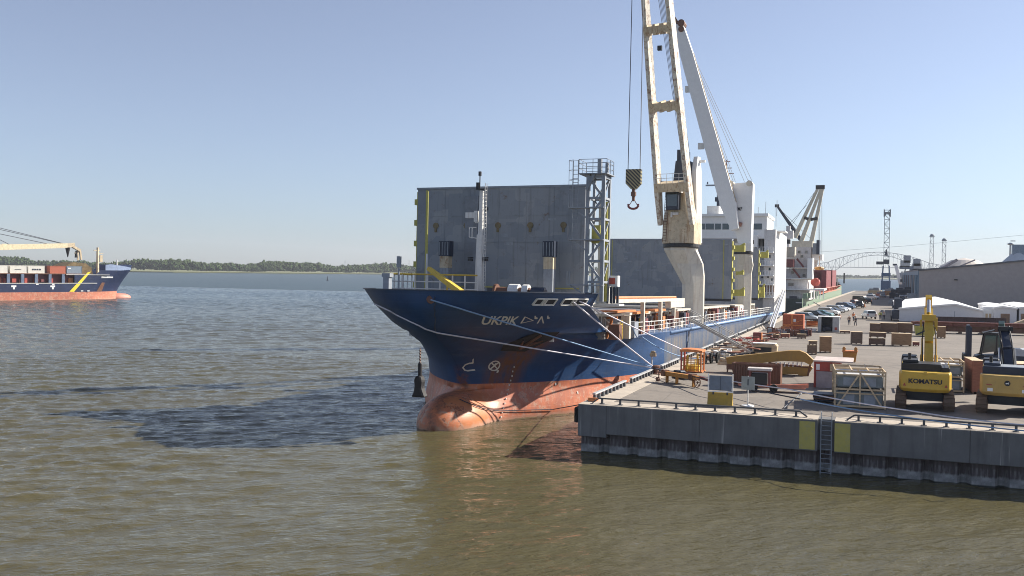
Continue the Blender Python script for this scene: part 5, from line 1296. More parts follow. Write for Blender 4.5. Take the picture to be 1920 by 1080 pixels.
for i, (u0, u1) in enumerate(((45, 70), (78, 104), (112, 138), (146, 172))):
    mb = MB(); mb.bb(-20, -3.4, u0, u1, 4, 9.8 if i < 2 else 13.2); o = mb.build('hatch', red3, s3)
    if i >= 2:
        mb = MB(); mb.bb(-20, -1.6, u0, u1, 5.8, 13.0 + .3 * i); mb.build('raised_cover', red3, s3)
    for k in range(8): mb = MB(); y = u0 + 1 + k * 3.2; mb.bb(-3.38, -3.0, y, y + .4, 4.2, 9.5); mb.build('rib', red3, o)
    mb = MB()
    for k in range(12): mb.box((-1.3 + ru(-.5, .4), u0 + ru(0, 30), 5.9), (ru(.4, 1), ru(.5, 2.0), ru(1, 2.4)))
    o2 = mb.build('deck_machinery', random.choice((redp, maroon, salmon)), s3); o2['kind'] = 'stuff'
mb = MB(); mb.bb(-1.0, .05, 30, 180, 5.4, 5.7); 
for k in range(40): mb.bb(-.1, 0, 30 + k * 3.7, 30.2 + k * 3.7, 5.6, 7.0)
mb.tube((0, 30, 7), (0, 178, 7.2), .1, 4); mb.build('side_rail', salmon, s3)
# fairlead housings and davits on the green quarter
for px, py, w_ in ((1514, 566, 3), (1525, 562, 2.2), (1540, 566, 2.6), (1552, 556, 2), (1563, 562, 3)):
    a_ = l3(px, py, 4 + (px - 1514) * .8); mb = MB(); mb.box((min(a_.x, .4), a_.y, 5.9), (1.2, w_, 1.5)); mb.build('fairlead_housing', greenl, s3)
mb = MB(); mb.beam(l3(1525, 566, 2), l3(1552, 582, 2), .35, .3); mb.beam(l3(1516, 570, 2), l3(1518, 588, 2), .4); mb.build('davit', postcream, s3)
def boom3(pts_pairs, u, mat, wd):
    for (xa, ya_p), (xb, yb_p) in pts_pairs: mb = MB(); mb.beam(l3(xa, ya_p, u), l3(xb, yb_p, u), wd, wd * 1.1, (1, 0, 0), wd * .6, wd * .7); mb.build('jib_leg', mat, s3)
jc = paint('jib_old_cream', (.60, .55, .44), var=.2, rust=.2)
boom3((((1490, 446), (1534, 352)), ((1499, 462), (1540, 352)), ((1520, 460), (1543, 353)), ), 52, jc, 1.35)
boom3((((1503, 452), (1458, 387)),), 90, darknavy, 1.4)
a_ = l3(1538, 351, 52); mb = MB(); mb.box(a_, (2.8, 1, 1.3)); mb.build('jib_head', blackp, s3); a_ = l3(1457, 386, 90); mb = MB(); mb.box(a_, (1.5, 1, 1.1)); mb.build('jib_head', blackp, s3)
for (xa, ya_p), (xb, yb_p) in (((1508, 408), (1516, 411)), ((1520, 412), (1533, 409))): mb = MB(); mb.beam(l3(xa, ya_p, 51.4), l3(xb, yb_p, 51.4), .8, .9); mb.build('cross_beam', blackp, s3)
mb = MB()
for (xa, ya_p), (xb, yb_p) in (((1541, 352), (1541, 476)), ((1534, 400), (1534, 455)), ((1460, 388), (1500, 440)), ((1465, 395), (1520, 448)), ((1480, 420), (1512, 385)), ((1455, 390), (1455, 425)), ((1526, 362), (1486, 420)), ((1538, 355), (1536, 500))): mb.tube(l3(xa, ya_p, 52), l3(xb, yb_p, 52), .06, 4)
mb.build('ropes', cable, s3)
a_ = l3(1497, 455, 50); mb = MB(); mb.bb(a_.x - 2, a_.x + 4.5, 49, 56, 5, a_.z + .5); mb.build('crane_post', jc, s3)
a_ = l3(1478, 440, 30); mb = MB(); mb.box(a_, (3, 2, 2.4)); mb.box(a_ + Vector((0, 0, 1.9)), (1.2, 1, 1.6)); mb.tube((a_.x, a_.y, 16), a_, .6, 8); mb.build('aft_lamp_mast', w3, s3)

# ------------------------------------------------------------------ warehouse, tents and port gear far down the quay
def G(px, py, z=QZ): return atz(px, py, z)
whf = corr_mat('warehouse_cladding', (.36, .33, .325)); whb = corr_mat('warehouse_blue', (.14, .22, .30))
YW = 300.; x0 = aty(1722, 573, YW).x; z0_ = aty(1722, 508, YW).z; xr = 75.; slope = (aty(1920, 490, YW).z - z0_) / (aty(1920, 490, YW).x - x0)
wh = thing('warehouse', 'long grey clad warehouse with a low pitched roof and blue flank', 'warehouse', (x0, YW, QZ))
mb = MB(); rg = (xr - x0); zr = (z0_ - QZ) + slope * rg; mb.prism([(0, 0), (2 * rg, 0), (2 * rg, z0_ - QZ), (rg, zr), (0, z0_ - QZ)], (0, 75, 0), (1, 0, 0), (0, 0, 1), (0, 1, 0), 150)
mb.build('shell', whf, wh)
mb = MB(); mb.prism([(-.3, z0_ - QZ + .02), (rg, zr + .02), (2 * rg + .3, z0_ - QZ + .02), (2 * rg + .3, z0_ - QZ + .42), (rg, zr + .42), (-.3, z0_ - QZ + .42)], (0, 75, 0), (1, 0, 0), (0, 0, 1), (0, 1, 0), 151); mb.build('roof', paint('roof_dark', (.10, .11, .13)), wh)
mb = MB(); mb.bb(-.25, -.003, .05, 149, 0, z0_ - QZ); mb.build('blue_flank', whb, wh)
for k in range(12): mb = MB(); mb.bb(-.9, -.26, 3 + k * 12, 8.5 + k * 12, 0, z0_ - QZ - 1.2); mb.build('flank_bay', (whb, paint('bay_dark', (.06, .08, .11)))[k % 2], wh)
p_ = aty(1792, 524.5, YW); mb = MB(); mb.box((p_.x - x0, -.25, p_.z - QZ), (.9, .5, .35)); mb.build('wall_lamp', blackp, wh)
tentw = paint('tent_white', (.66, .66, .68), .6, var=.06, dirtamt=.12)
def tent(xa, xb, py_top, py_peak, px_peak, Yt, dep, label, door=None, grp='white storage tents'):
    A_, B_ = aty(xa, 600, Yt), aty(xb, 600, Yt); L = B_.x - A_.x
    he = aty(xa, py_top, Yt).z - QZ; hp = aty(px_peak, py_peak, Yt).z - QZ; xp = aty(px_peak, py_peak, Yt).x - A_.x
    t = thing('storage_tent', label, 'tent', (A_.x, Yt, QZ), 0, grp)
    mb = MB(); mb.prism([(0, 0), (L, 0), (L, he - .3), (xp, hp - .3), (0, he - .3)], (0, dep / 2, 0), (1, 0, 0), (0, 0, 1), (0, 1, 0), dep); mb.build('wall', tentw, t)
    mb = MB(); mb.prism([(-.15, he - .3), (xp, hp - .295), (L + .15, he - .3), (L + .15, he), (xp, hp), (-.15, he)], (0, dep / 2 - .1, 0), (1, 0, 0), (0, 0, 1), (0, 1, 0), dep + .5); mb.build('roof', cleanwhite, t)
    n = int(L / 4)
    for k in range(1, n): mb = MB(); mb.bb(k * L / n - .04, k * L / n + .04, -.03, -.002, 0, he - .35); mb.build('wall_seam', steelgrey, t)
    if door:
        a_, b_ = aty(door[0], 600, Yt).x - A_.x, aty(door[1], 600, Yt).x - A_.x
        mb = MB(); mb.bb(a_, b_, -.06, -.032, 0, aty(door[0], door[2], Yt).z - QZ); mb.build('door', paint('door_brown', (.24, .15, .10), var=.3), t)
    return t
tent(1686, 1843, 577.5, 569, 1791, 193., 62, 'wide white storage tent with a shallow peak, left of the others')
tent(1863, 1906, 576, 573.5, 1880, 197., 28, 'narrow white storage tent with a brown doorway, in the middle', (1876, 1893, 588))
tent(1911, 1975, 576, 573, 1940, 197., 28, 'white storage tent with a brown door, cut by the right edge of the picture', (1914, 1932, 588))
t = thing('site_cabin', 'small pale cabin squeezed between two white tents', 'cabin', (aty(1853, 600, 198.).x, 198., QZ)); mb = MB(); mb.bb(-.9, .9, 0, 5, 0, 3.0); mb.build('cabin', cleanwhite, t, bev=.04); 
for q_ in (-.3, .3): mb = MB(); mb.bb(q_ - .2, q_ + .2, -.03, -.003, .9, 1.7); mb.build('window', woodpale, t)

def lattice_post(name, label, cat, px, py_base, py_top, Yp, wid, mat, head=True, grp=None, base=None):
    b_ = aty(px, py_base, Yp); t_ = aty(px, py_top, Yp); H = t_.z - QZ; t = thing(name, label, cat, (b_.x, Yp, QZ), 0, grp); h = wid / 2
    n = max(6, int(H / (wid * 1.3))); z_b = base or 0
    for sx in (-1, 1):
        for sy in (-1, 1): mb = MB(); mb.beam((sx * h, sy * h, z_b), (sx * h, sy * h, H), wid * .09); mb.build('chord', mat, t)
    mb = MB()
    for k in range(n):
        z0, z1 = z_b + (H - z_b) * k / n, z_b + (H - z_b) * (k + 1) / n; s_ = 1 if k % 2 else -1
        for y_ in (-h, h): mb.beam((-s_ * h, y_, z0), (s_ * h, y_, z1), wid * .06); mb.beam((-h, y_, z1), (h, y_, z1), wid * .05)
        for x_ in (-h, h): mb.beam((x_, -s_ * h, z0), (x_, s_ * h, z1), wid * .05)
    mb.build('lacing', mat, t)
    return t, H
lg = paint('lattice_grey', (.27, .30, .33), var=.1)
t, H = lattice_post('tower_crane', 'tall blue and grey lattice harbour crane tower on the quay', 'crane', 1660.5, 547, 394, 540., 2.6, lg, base=14)
mb = MB(); mb.prism([(-1.8, 0), (-1.2, 0), (-.5, 1.6), (.5, 1.6), (1.2, 0), (1.8, 0), (1.8, 4.0), (1.3, 4.0), (1.3, 2.6), (-1.3, 2.6), (-1.3, 4.0), (-1.8, 4.0)], (0, 0, H - 3.6), (1, 0, 0), (0, 0, 1), (0, 1, 0), 2.0); mb.build('head', lg, t)
bl_ = paint('crane_blue', (.05, .10, .20))
for sx in (-1, 1):
    for sy in (-1, 1): mb = MB(); mb.beam((sx * 2.1, sy * 2.1, 0), (sx * 1.5, sy * 1.5, 14), .5); mb.build('portal_leg', bl_, t)
mb = MB(); mb.bb(-2.4, 2.4, -2.4, 2.4, 1.2, 6.0); mb.build('portal_housing', bl_, t); mb = MB(); mb.bb(-2.3, 2.3, -2.3, 2.3, 8.5, 10.2); mb.build('portal_housing', bl_, t)
mb = MB(); mb.box((-3.2, 0, 15.5), (3.6, 1.5, 1.6)); mb.box((0, 0, 16.2), (3.0, 3.0, 2.4)); mb.tube((0, 0, 19.5), (0, 0, 23), 1.1, 6, .2); mb.build('machinery', darknavy, t)
for px, top, lb in ((1745, 445, 'pale lattice floodlight mast behind the warehouse, the taller one'), (1768, 453, 'pale lattice floodlight mast behind the warehouse, the shorter right one')):
    t, H = lattice_post('floodlight_mast', lb, 'mast', px, 560, top, 600., 1.9, paint('mast_pale', (.50, .52, .52)), grp='lattice masts behind the warehouse')
    mb = MB(); mb.box((0, 0, H + .6), (2.6, 2.6, .5)); mb.lathe([(1.2, 0), (1.0, .8), (.3, 1.2)], (0, 0, H + .8), 8); mb.build('lamp_head', steelgrey, t)
t = thing('lamp_post', 'slim lamp post rising behind the warehouse near the cone silo', 'lamp post', aty(1893, 520, 480.)); t.location.z = QZ; H = aty(1893, 460, 480.).z - QZ
mb = MB(); mb.tube((0, 0, 0), (0, 0, H), .5, 6, .35); mb.build('pole', lg, t); mb = MB(); mb.lathe([(.4, 0), (1.6, .6), (.4, 1.2)], (0, 0, H), 8); mb.box((1.0, 0, H + 2), (2, .5, .4)); mb.build('lamp_head', steelgrey, t)
# domed store and cone topped silo behind the warehouse roof
p_ = aty(1808, 500, 520.); t = thing('domed_store', 'pale domed storage hall rising behind the warehouse roof', 'building', (p_.x, 520, QZ)); zt = aty(1808, 484, 520.).z - QZ
mb = MB(); mb.lathe([(13.5, 0), (13.5, zt - 7.5), (11, zt - 4), (6, zt - 1), (0.3, zt)], n=24); mb.build('dome', paint('dome_pale', (.62, .56, .50), var=.1), t)
mb = MB(); mb.beam((-15, -13, zt - 8.0), (-4, -9, zt - 1), 1.2); mb.beam((-10, -13, zt - 7.5), (4, -9, zt - 1), .6); mb.box((6, -13, zt - 5.5), (3, 2, 4)); mb.build('conveyor', paint('conveyor_brown', (.22, .20, .22)), t)
p_ = aty(1908, 500, 430.); t = thing('cone_silo', 'blue grey cone roofed silo with a square top at the right edge', 'silo', (p_.x, 430, QZ)); zt = aty(1908, 474, 430.).z - QZ
mb = MB(); mb.lathe([(10.5, 0), (10.5, zt - 8.5), (2.0, zt)], n=28); mb.build('shell', paint('silo_grey', (.50, .53, .56), var=.08), t, smooth=False)
mb = MB(); mb.box((0, 0, zt + 1.0), (4.2, 4.2, 4.6)); mb.box((6, 0, zt + 1.2), (9, 1.2, .8)); mb.build('head_house', paint('head_blue', (.22, .28, .34)), t)
mb = MB(); mb.tube((6.5, 0, zt), (6.5, 0, zt + 9), .2, 5); mb.box((6.0, 0, zt + 7.5), (3.0, .3, .3)); mb.build('mast', lg, t)
# ship loaders / towers (grey-blue clusters beside the warehouse end)
for px, y0, y1, Yp, lb in ((1697, 480, 545, 470., 'grey ship loader tower with stacked boxes, nearer the lattice crane'), (1716, 487, 540, 480., 'grey ship loader tower next to the warehouse corner')):
    b_ = aty(px, 545, Yp); H = aty(px, y0, Yp).z - QZ; t = thing('ship_loader', lb, 'ship loader', (b_.x, Yp, QZ), 0, 'ship loaders beyond the warehouse')
    for sx in (-1.5, 1.5): mb = MB(); mb.beam((sx, 0, 0), (sx, 0, H * .6), .6); mb.build('leg', lg, t)
    for k, (z, w_, h_) in enumerate(((.50, 5, 2.4), (.70, 6.0, 1.4), (.80, 4, 3), (.92, 3.0, 3.4))): mb = MB(); mb.box((ru(-.6, .6), 0, H * z), (w_, 4, h_)); mb.build('hopper', paint('loader_%d' % k, ((.24, .28, .34), (.12, .15, .2), (.34, .37, .40), (.27, .30, .34))[k]), t)
    mb = MB(); mb.beam((-1.2, 0, H * .4), (1.5, 0, H), .5); mb.beam((-5, 0, H * .45), (2, 0, H * .5), .7, 1.0); mb.build('conveyor', lg, t)
t = thing('loading_conveyor', 'white slanting loading arm standing beside the warehouse end', 'conveyor', G(1690, 553)); mb = MB(); mb.beam((0, 0, 3), (-2.6, 0, 13.5), 1.6, 1.4); mb.build('arm', cleanwhite, t); mb = MB(); mb.box((0, 0, 1.5), (4, 3, 3)); mb.box((-3, 0, 13.8), (1.8, 1.5, .8)); mb.build('carriage', darknavy, t)
t = thing('covered_conveyor', 'dark horizontal conveyor between the loader towers', 'conveyor', aty(1688, 526, 460.)); mb = MB(); mb.beam((0, 0, 0), (11, 0, 0), 1.6, 1.2); mb.build('gallery', darknavy, t); mb = MB(); mb.beam((3, 0, -.6), (3, 0, -8), .4); mb.build('leg', lg, t)
# clutter at the far end: stacked goods and huts
hut = [(1668, 553, 5, 3.2, woodtan, 'tan'), (1640, 551, 6, 3.0, woodpale, 'pale'), (1683, 559, 6, 4, darknavy, 'dark blue'), (1700, 566, 7, 5, darknavy, 'navy'), (1695, 558, 5, 6.2, maroon, 'maroon'), (1705, 572, 7, 3.5, rustbrown, 'rusty'), (1652, 556, 4, 2.2, salmon, 'salmon'), (1676, 570, 3, 1.6, steelgrey, 'grey'), (1690, 578, 4.5, 3.4, darknavy, 'black')]
for px, py, w_, h_, m_, nm in hut:
    p_ = G(px, py); t = thing('cargo_pile', '%s heap of covered cargo beside the far %s' % (nm, 'warehouse flank' if px > 1680 else 'quay road'), 'cargo', p_, ru(-.1, .1), 'cargo piles towards the far end of the quay')
    mb = MB(); mb.bb(-w_ / 2, w_ / 2, -1.6, 1.6, 0, h_ * .55); mb.build('lower_stack', m_, t, bev=.08); mb = MB(); mb.bb(-w_ * .4, w_ * .35, -1.3, 1.2, h_ * .553, h_ * .85); mb.box((w_ * .1, 0, h_ * .925), (w_ * .4, 1.6, h_ * .14)); mb.build('upper_stack', random.choice((m_, steelgrey, woodgrey)), t, bev=.06)
t = thing('flatbed_machine', 'dark folded machine with tan boxes parked left of the big white tent', 'machine', G(1680, 601)); mb = MB(); mb.box((0, .5, 1.2), (1.6, 4, 1.6)); mb.box((.3, .4, 3.2), (1.4, 2.4, 2.0)); mb.beam((-.6, 0, 2.5), (1.6, 0, 4.6), .5); mb.build('body', darknavy, t, bev=.05); mb = MB(); mb.box((.75, -.9, .9), (.7, .5, .7)); mb.box((.75, -.9, 2.1), (.7, .5, .5)); mb.build('box_load', woodtan, t)
for s_ in (-1.2, 1.4): mb = MB(); mb.tube((-.95, s_ + .5, .45), (-.7, s_ + .5, .45), .45, 12); mb.build('wheel', rubber, t)

# ------------------------------------------------------------------ cars
def make_car(kind, col, label, p, rz):
    L, W, H = {'suv': (4.6, 1.9, 1.70), 'car': (4.5, 1.8, 1.45), 'pickup': (5.4, 2.0, 1.85), 'van': (5.2, 2.0, 2.2)}[kind]
    bm_ = paint('car_' + col, {'white': (.72, .72, .71), 'silver': (.42, .45, .47), 'black': (.015, .016, .02), 'blue': (.04, .09, .16), 'grey': (.14, .16, .18), 'red': (.30, .03, .03), 'teal': (.12, .25, .27), 'maroon': (.16, .03, .03)}[col], .28, .1, var=.04, dirtamt=.08, bmp=0)
    t = thing('parked_car', label, kind if kind in ('pickup', 'van') else 'car', p, rz, 'vehicles parked along the quay')
    prof = {'suv': [(-.5, .28), (-.5, .62), (-.485, .66), (-.43, .97), (-.38, 1.0), (.10, 1.0), (.24, .66), (.46, .58), (.5, .48), (.5, .22)],
            'car': [(-.5, .28), (-.5, .60), (-.38, .66), (-.25, .97), (-.18, 1.0), (.08, 1.0), (.25, .66), (.46, .58), (.5, .45), (.5, .22)],
            'pickup': [(-.5, .3), (-.5, .58), (-.11, .58), (-.09, .97), (-.06, 1.0), (.13, 1.0), (.24, .64), (.46, .58), (.5, .5), (.5, .25)],
            'van': [(-.5, .2), (-.5, .95), (-.48, 1.0), (.2, 1.0), (.33, .62), (.47, .5), (.5, .4), (.5, .18)]}[kind]
    P = [(x * L, z * H) for x, z in prof]; n = len(P); vs = []
    for sg, k in ((-1, 1), (1, 1)):
        for x, z in P: vs.append((x, sg * W / 2 * (1 - .16 * max(0, (z / H - .6) / .4)), z))
    mb = MB(); mb.add(vs, [tuple(range(n)), tuple(range(2 * n - 1, n - 1, -1))] + [(i, (i + 1) % n, n + (i + 1) % n, n + i) for i in range(n)]); mb.build('body', bm_, t, bev=.05)
    zb, zt = .68 * H, .93 * H
    xs = {'suv': (-.42, .12, .20), 'car': (-.27, .10, .20), 'pickup': (-.075, .14, .21), 'van': (.0, .21, .30)}[kind]
    for sg in (-1, 1):
        yb, yt = sg * (W / 2 * (1 - .16 * .2) + .012), sg * (W / 2 * (1 - .16 * .82) + .012)
        mb = MB(); mb.add([(xs[0] * L, yb, zb), (xs[2] * L, yb, zb), (xs[1] * L, yt, zt), (xs[0] * L + .12, yt, zt)], [(0, 1, 2, 3)]); mb.build('side_window', glassdark, t)
    a_, b_ = ((.115, .985), (.235, .68)) if kind != 'van' else ((.215, .97), (.325, .65))
    mb = MB(); mb.add([(b_[0] * L + .03, -W * .43, b_[1] * H), (b_[0] * L + .03, W * .43, b_[1] * H), (a_[0] * L + .03, W * .38, a_[1] * H - .06), (a_[0] * L + .03, -W * .38, a_[1] * H - .06)], [(0, 1, 2, 3)]); mb.build('windscreen', glassdark, t)
    if kind in ('suv', 'car'):
        a_, b_ = ((-.435, .95), (-.483, .68)) if kind == 'suv' else ((-.26, .95), (-.375, .68))
        mb = MB(); mb.add([(b_[0] * L - .03, -W * .42, b_[1] * H), (b_[0] * L - .03, W * .42, b_[1] * H), (a_[0] * L - .03, W * .37, a_[1] * H), (a_[0] * L - .03, -W * .37, a_[1] * H)], [(0, 1, 2, 3)]); mb.build('rear_window', glassdark, t)
    for sg in (-1, 1):
        mb = MB(); mb.box((-L / 2 - .004, sg * W * .4, H * .52), (.05, .22, .28)); mb.build('tail_light', redp, t)
        mb = MB(); mb.box((L / 2 - .03, sg * W * .36, H * .42), (.12, .34, .16)); mb.build('headlight', cleanwhite, t)
        for x in (-.31, .31):
            mb = MB(); mb.tube((x * L, sg * (W / 2 - .2), .34), (x * L, sg * (W / 2 + .015), .34), .34, 14); w_ = mb.build('tyre', rubber, t)
            mb = MB(); mb.tube((x * L, sg * (W / 2), .34), (x * L, sg * (W / 2 + .03), .34), .2, 10); mb.build('rim', chrome, w_)
    return t
cars = [(1513, 603, 'suv', 'silver', 'silver sports utility car nearest the orange frame, front of the row'), (1529, 599, 'suv', 'black', 'black car second in the row along the berth'), (1541, 594.5, 'car', 'teal', 'pale teal car third in the row along the berth'), (1553, 591, 'suv', 'white', 'white car in the middle of the parked row'), (1561, 588, 'car', 'black', 'black saloon fifth in the parked row'), (1568, 586, 'suv', 'silver', 'silver car with dark windows sixth in the row'), (1576, 583.5, 'car', 'white', 'white saloon towards the far end of the row'), (1585, 580, 'suv', 'blue', 'dark blue car at the end of the diagonal row'), (1592, 577, 'car', 'white', 'white car beside the red pickup'),
        (1600, 574, 'pickup', 'maroon', 'maroon pickup beyond the diagonal row'), (1610, 577.5, 'pickup', 'black', 'black pickup facing the camera beside the orange cone'), (1615, 568, 'van', 'black', 'tall black van behind the pickups'), (1628, 569, 'suv', 'black', 'black car right of the black van'), (1632, 556, 'car', 'blue', 'blue car far along the quay'), (1655, 557.5, 'car', 'grey', 'grey car on the far quay road'), (1636, 561, 'suv', 'white', 'white car on the far quay road, farthest group')]
for i, (px, py, kind, col, lb) in enumerate(cars):
    p_ = G(px, py); rz_ = -.32 + ru(-.04, .04) if i < 9 else (math.pi * .5 + .05 if i in (12, 13) else -1.45 if i in (10, 14) else -.5)
    make_car(kind, col, lb, p_, rz_)
p_ = G(1629, 598.5); make_car('suv', 'white', 'white hatchback standing alone on the dark patch of the quay road, seen from behind', (p_.x, p_.y + 2, QZ), math.pi / 2 + .25)

# ------------------------------------------------------------------ people
def skin_mesh(name, joints, edges, mat, parent, sub=1):
    me = bpy.data.meshes.new(name); me.from_pydata([j[0] for j in joints], edges, []); o = bpy.data.objects.new(name, me); COL.objects.link(o)
    md = o.modifiers.new('s', 'SKIN'); md2 = o.modifiers.new('u', 'SUBSURF'); md2.levels = sub; md2.render_levels = sub
    for i, j in enumerate(joints): me.skin_vertices[0].data[i].radius = j[1]
    me.skin_vertices[0].data[0].use_root = True
    dg = bpy.context.evaluated_depsgraph_get(); m2 = bpy.data.meshes.new_from_object(o.evaluated_get(dg)); bpy.data.objects.remove(o)
    m2.materials.clear(); m2.materials.append(mat); m2.shade_smooth(); o2 = bpy.data.objects.new(name, m2); COL.objects.link(o2); o2.parent = parent; return o2
skinm = plain('skin', (.42, .25, .17)); trous = plain('trousers_dark', (.03, .04, .07)); hivis = plain('vest_orange', (.75, .20, .04)); hivy = plain('vest_yellow', (.55, .60, .08)); brownj = plain('jacket_brown', (.18, .09, .06)); hatw = plain('hard_hat_white', (.75, .75, .74))
def person(p, rz, top, leg, label, stride=.12, arm=.1):
    t = thing('person', label, 'person', p, rz, 'people walking on the quay'); r = lambda a, b: (a, b)
    J = [((0, 0, .95), r(.13, .10)), ((0, 0, 1.2), r(.15, .10)), ((0, 0, 1.42), r(.17, .09)), ((0, 0, 1.52), r(.055, .055)), ((0, .02, 1.62), r(.085, .095)), ((0, .02, 1.72), r(.075, .09)),
         ((.20, 0, 1.42), r(.055, .055)), ((.27, .02, 1.15), r(.045, .045)), ((.27, .02 + arm * 1.4, .92), r(.035, .035)), ((.27, .04 + arm * 1.8, .83), r(.04, .025)),
         ((-.20, 0, 1.42), r(.055, .055)), ((-.27, -.02, 1.15), r(.045, .045)), ((-.27, -.02 + arm, .92), r(.035, .035)), ((-.27, arm, .83), r(.04, .025)),
         ((.10, 0, .86), r(.085, .085)), ((.10, stride, .48), r(.06, .06)), ((.10, stride * .9, .09), r(.042, .042)), ((.10, stride * .9 + .16, .05), r(.04, .03)),
         ((-.10, 0, .86), r(.085, .085)), ((-.10, -stride * .6, .48), r(.06, .06)), ((-.10, -stride * 1.5, .09), r(.042, .042)), ((-.10, -stride * 1.5 + .16, .05), r(.04, .03))]
    E = [(0, 1), (1, 2), (2, 3), (3, 4), (4, 5), (2, 6), (6, 7), (7, 8), (8, 9), (2, 10), (10, 11), (11, 12), (12, 13), (0, 14), (14, 15), (15, 16), (16, 17), (0, 18), (18, 19), (19, 20), (20, 21)]
    skin_mesh('body', J, E, skinm, t)
    k = 1.18
    def sub(ids, eds, mat, nm):
        idx = {a: i for i, a in enumerate(ids)}; skin_mesh(nm, [(J[a][0], (J[a][1][0] * k, J[a][1][1] * k)) for a in ids], [(idx[a], idx[b]) for a, b in eds], mat, t)
    sub([0, 1, 2, 6, 7, 8, 10, 11, 12], [(0, 1), (1, 2), (2, 6), (6, 7), (7, 8), (2, 10), (10, 11), (11, 12)], top, 'jacket')
    sub([0, 14, 15, 16, 18, 19, 20], [(0, 14), (14, 15), (15, 16), (0, 18), (18, 19), (19, 20)], leg, 'trousers')
    mb = MB(); mb.lathe([(.14, 0), (.135, .05), (.11, .11), (.04, .15)], (0, .02, 1.70), 12); mb.build('hard_hat', hatw, t)
for px, py, rz_, tp_, lg_, lb in ((1574, 606.5, .4, hivis, rubber if False else trous, 'person in an orange jacket beside the grey tent box'), (1592, 610.5, 2.8, brownj, trous, 'person in a brown jacket, left of the walking pair'), (1604, 611.5, 2.2, darknavy, trous, 'person in dark clothes, right of the walking pair'), (1600, 602.5, -2.6, hivis, trous, 'person in faded orange walking behind the pair'), (1650, 600, .1, hivy, trous, 'person in a yellow vest right of the white hatchback'), (1657, 600, -.3, plain('jacket_pale', (.5, .5, .5)), trous, 'person in a pale jacket rightmost of the group')):
    person(G(px, py), rz_, tp_, lg_, lb)
t = thing('traffic_cone', 'orange and white traffic cone by the black pickup', 'cone', G(1621, 576)); mb = MB(); mb.lathe([(.32, 0), (.3, .05), (.06, 1.0)], n=12); mb.build('cone', orangep, t); mb = MB(); mb.box((0, 0, .02), (.7, .7, .05)); mb.build('base', rubber, t)

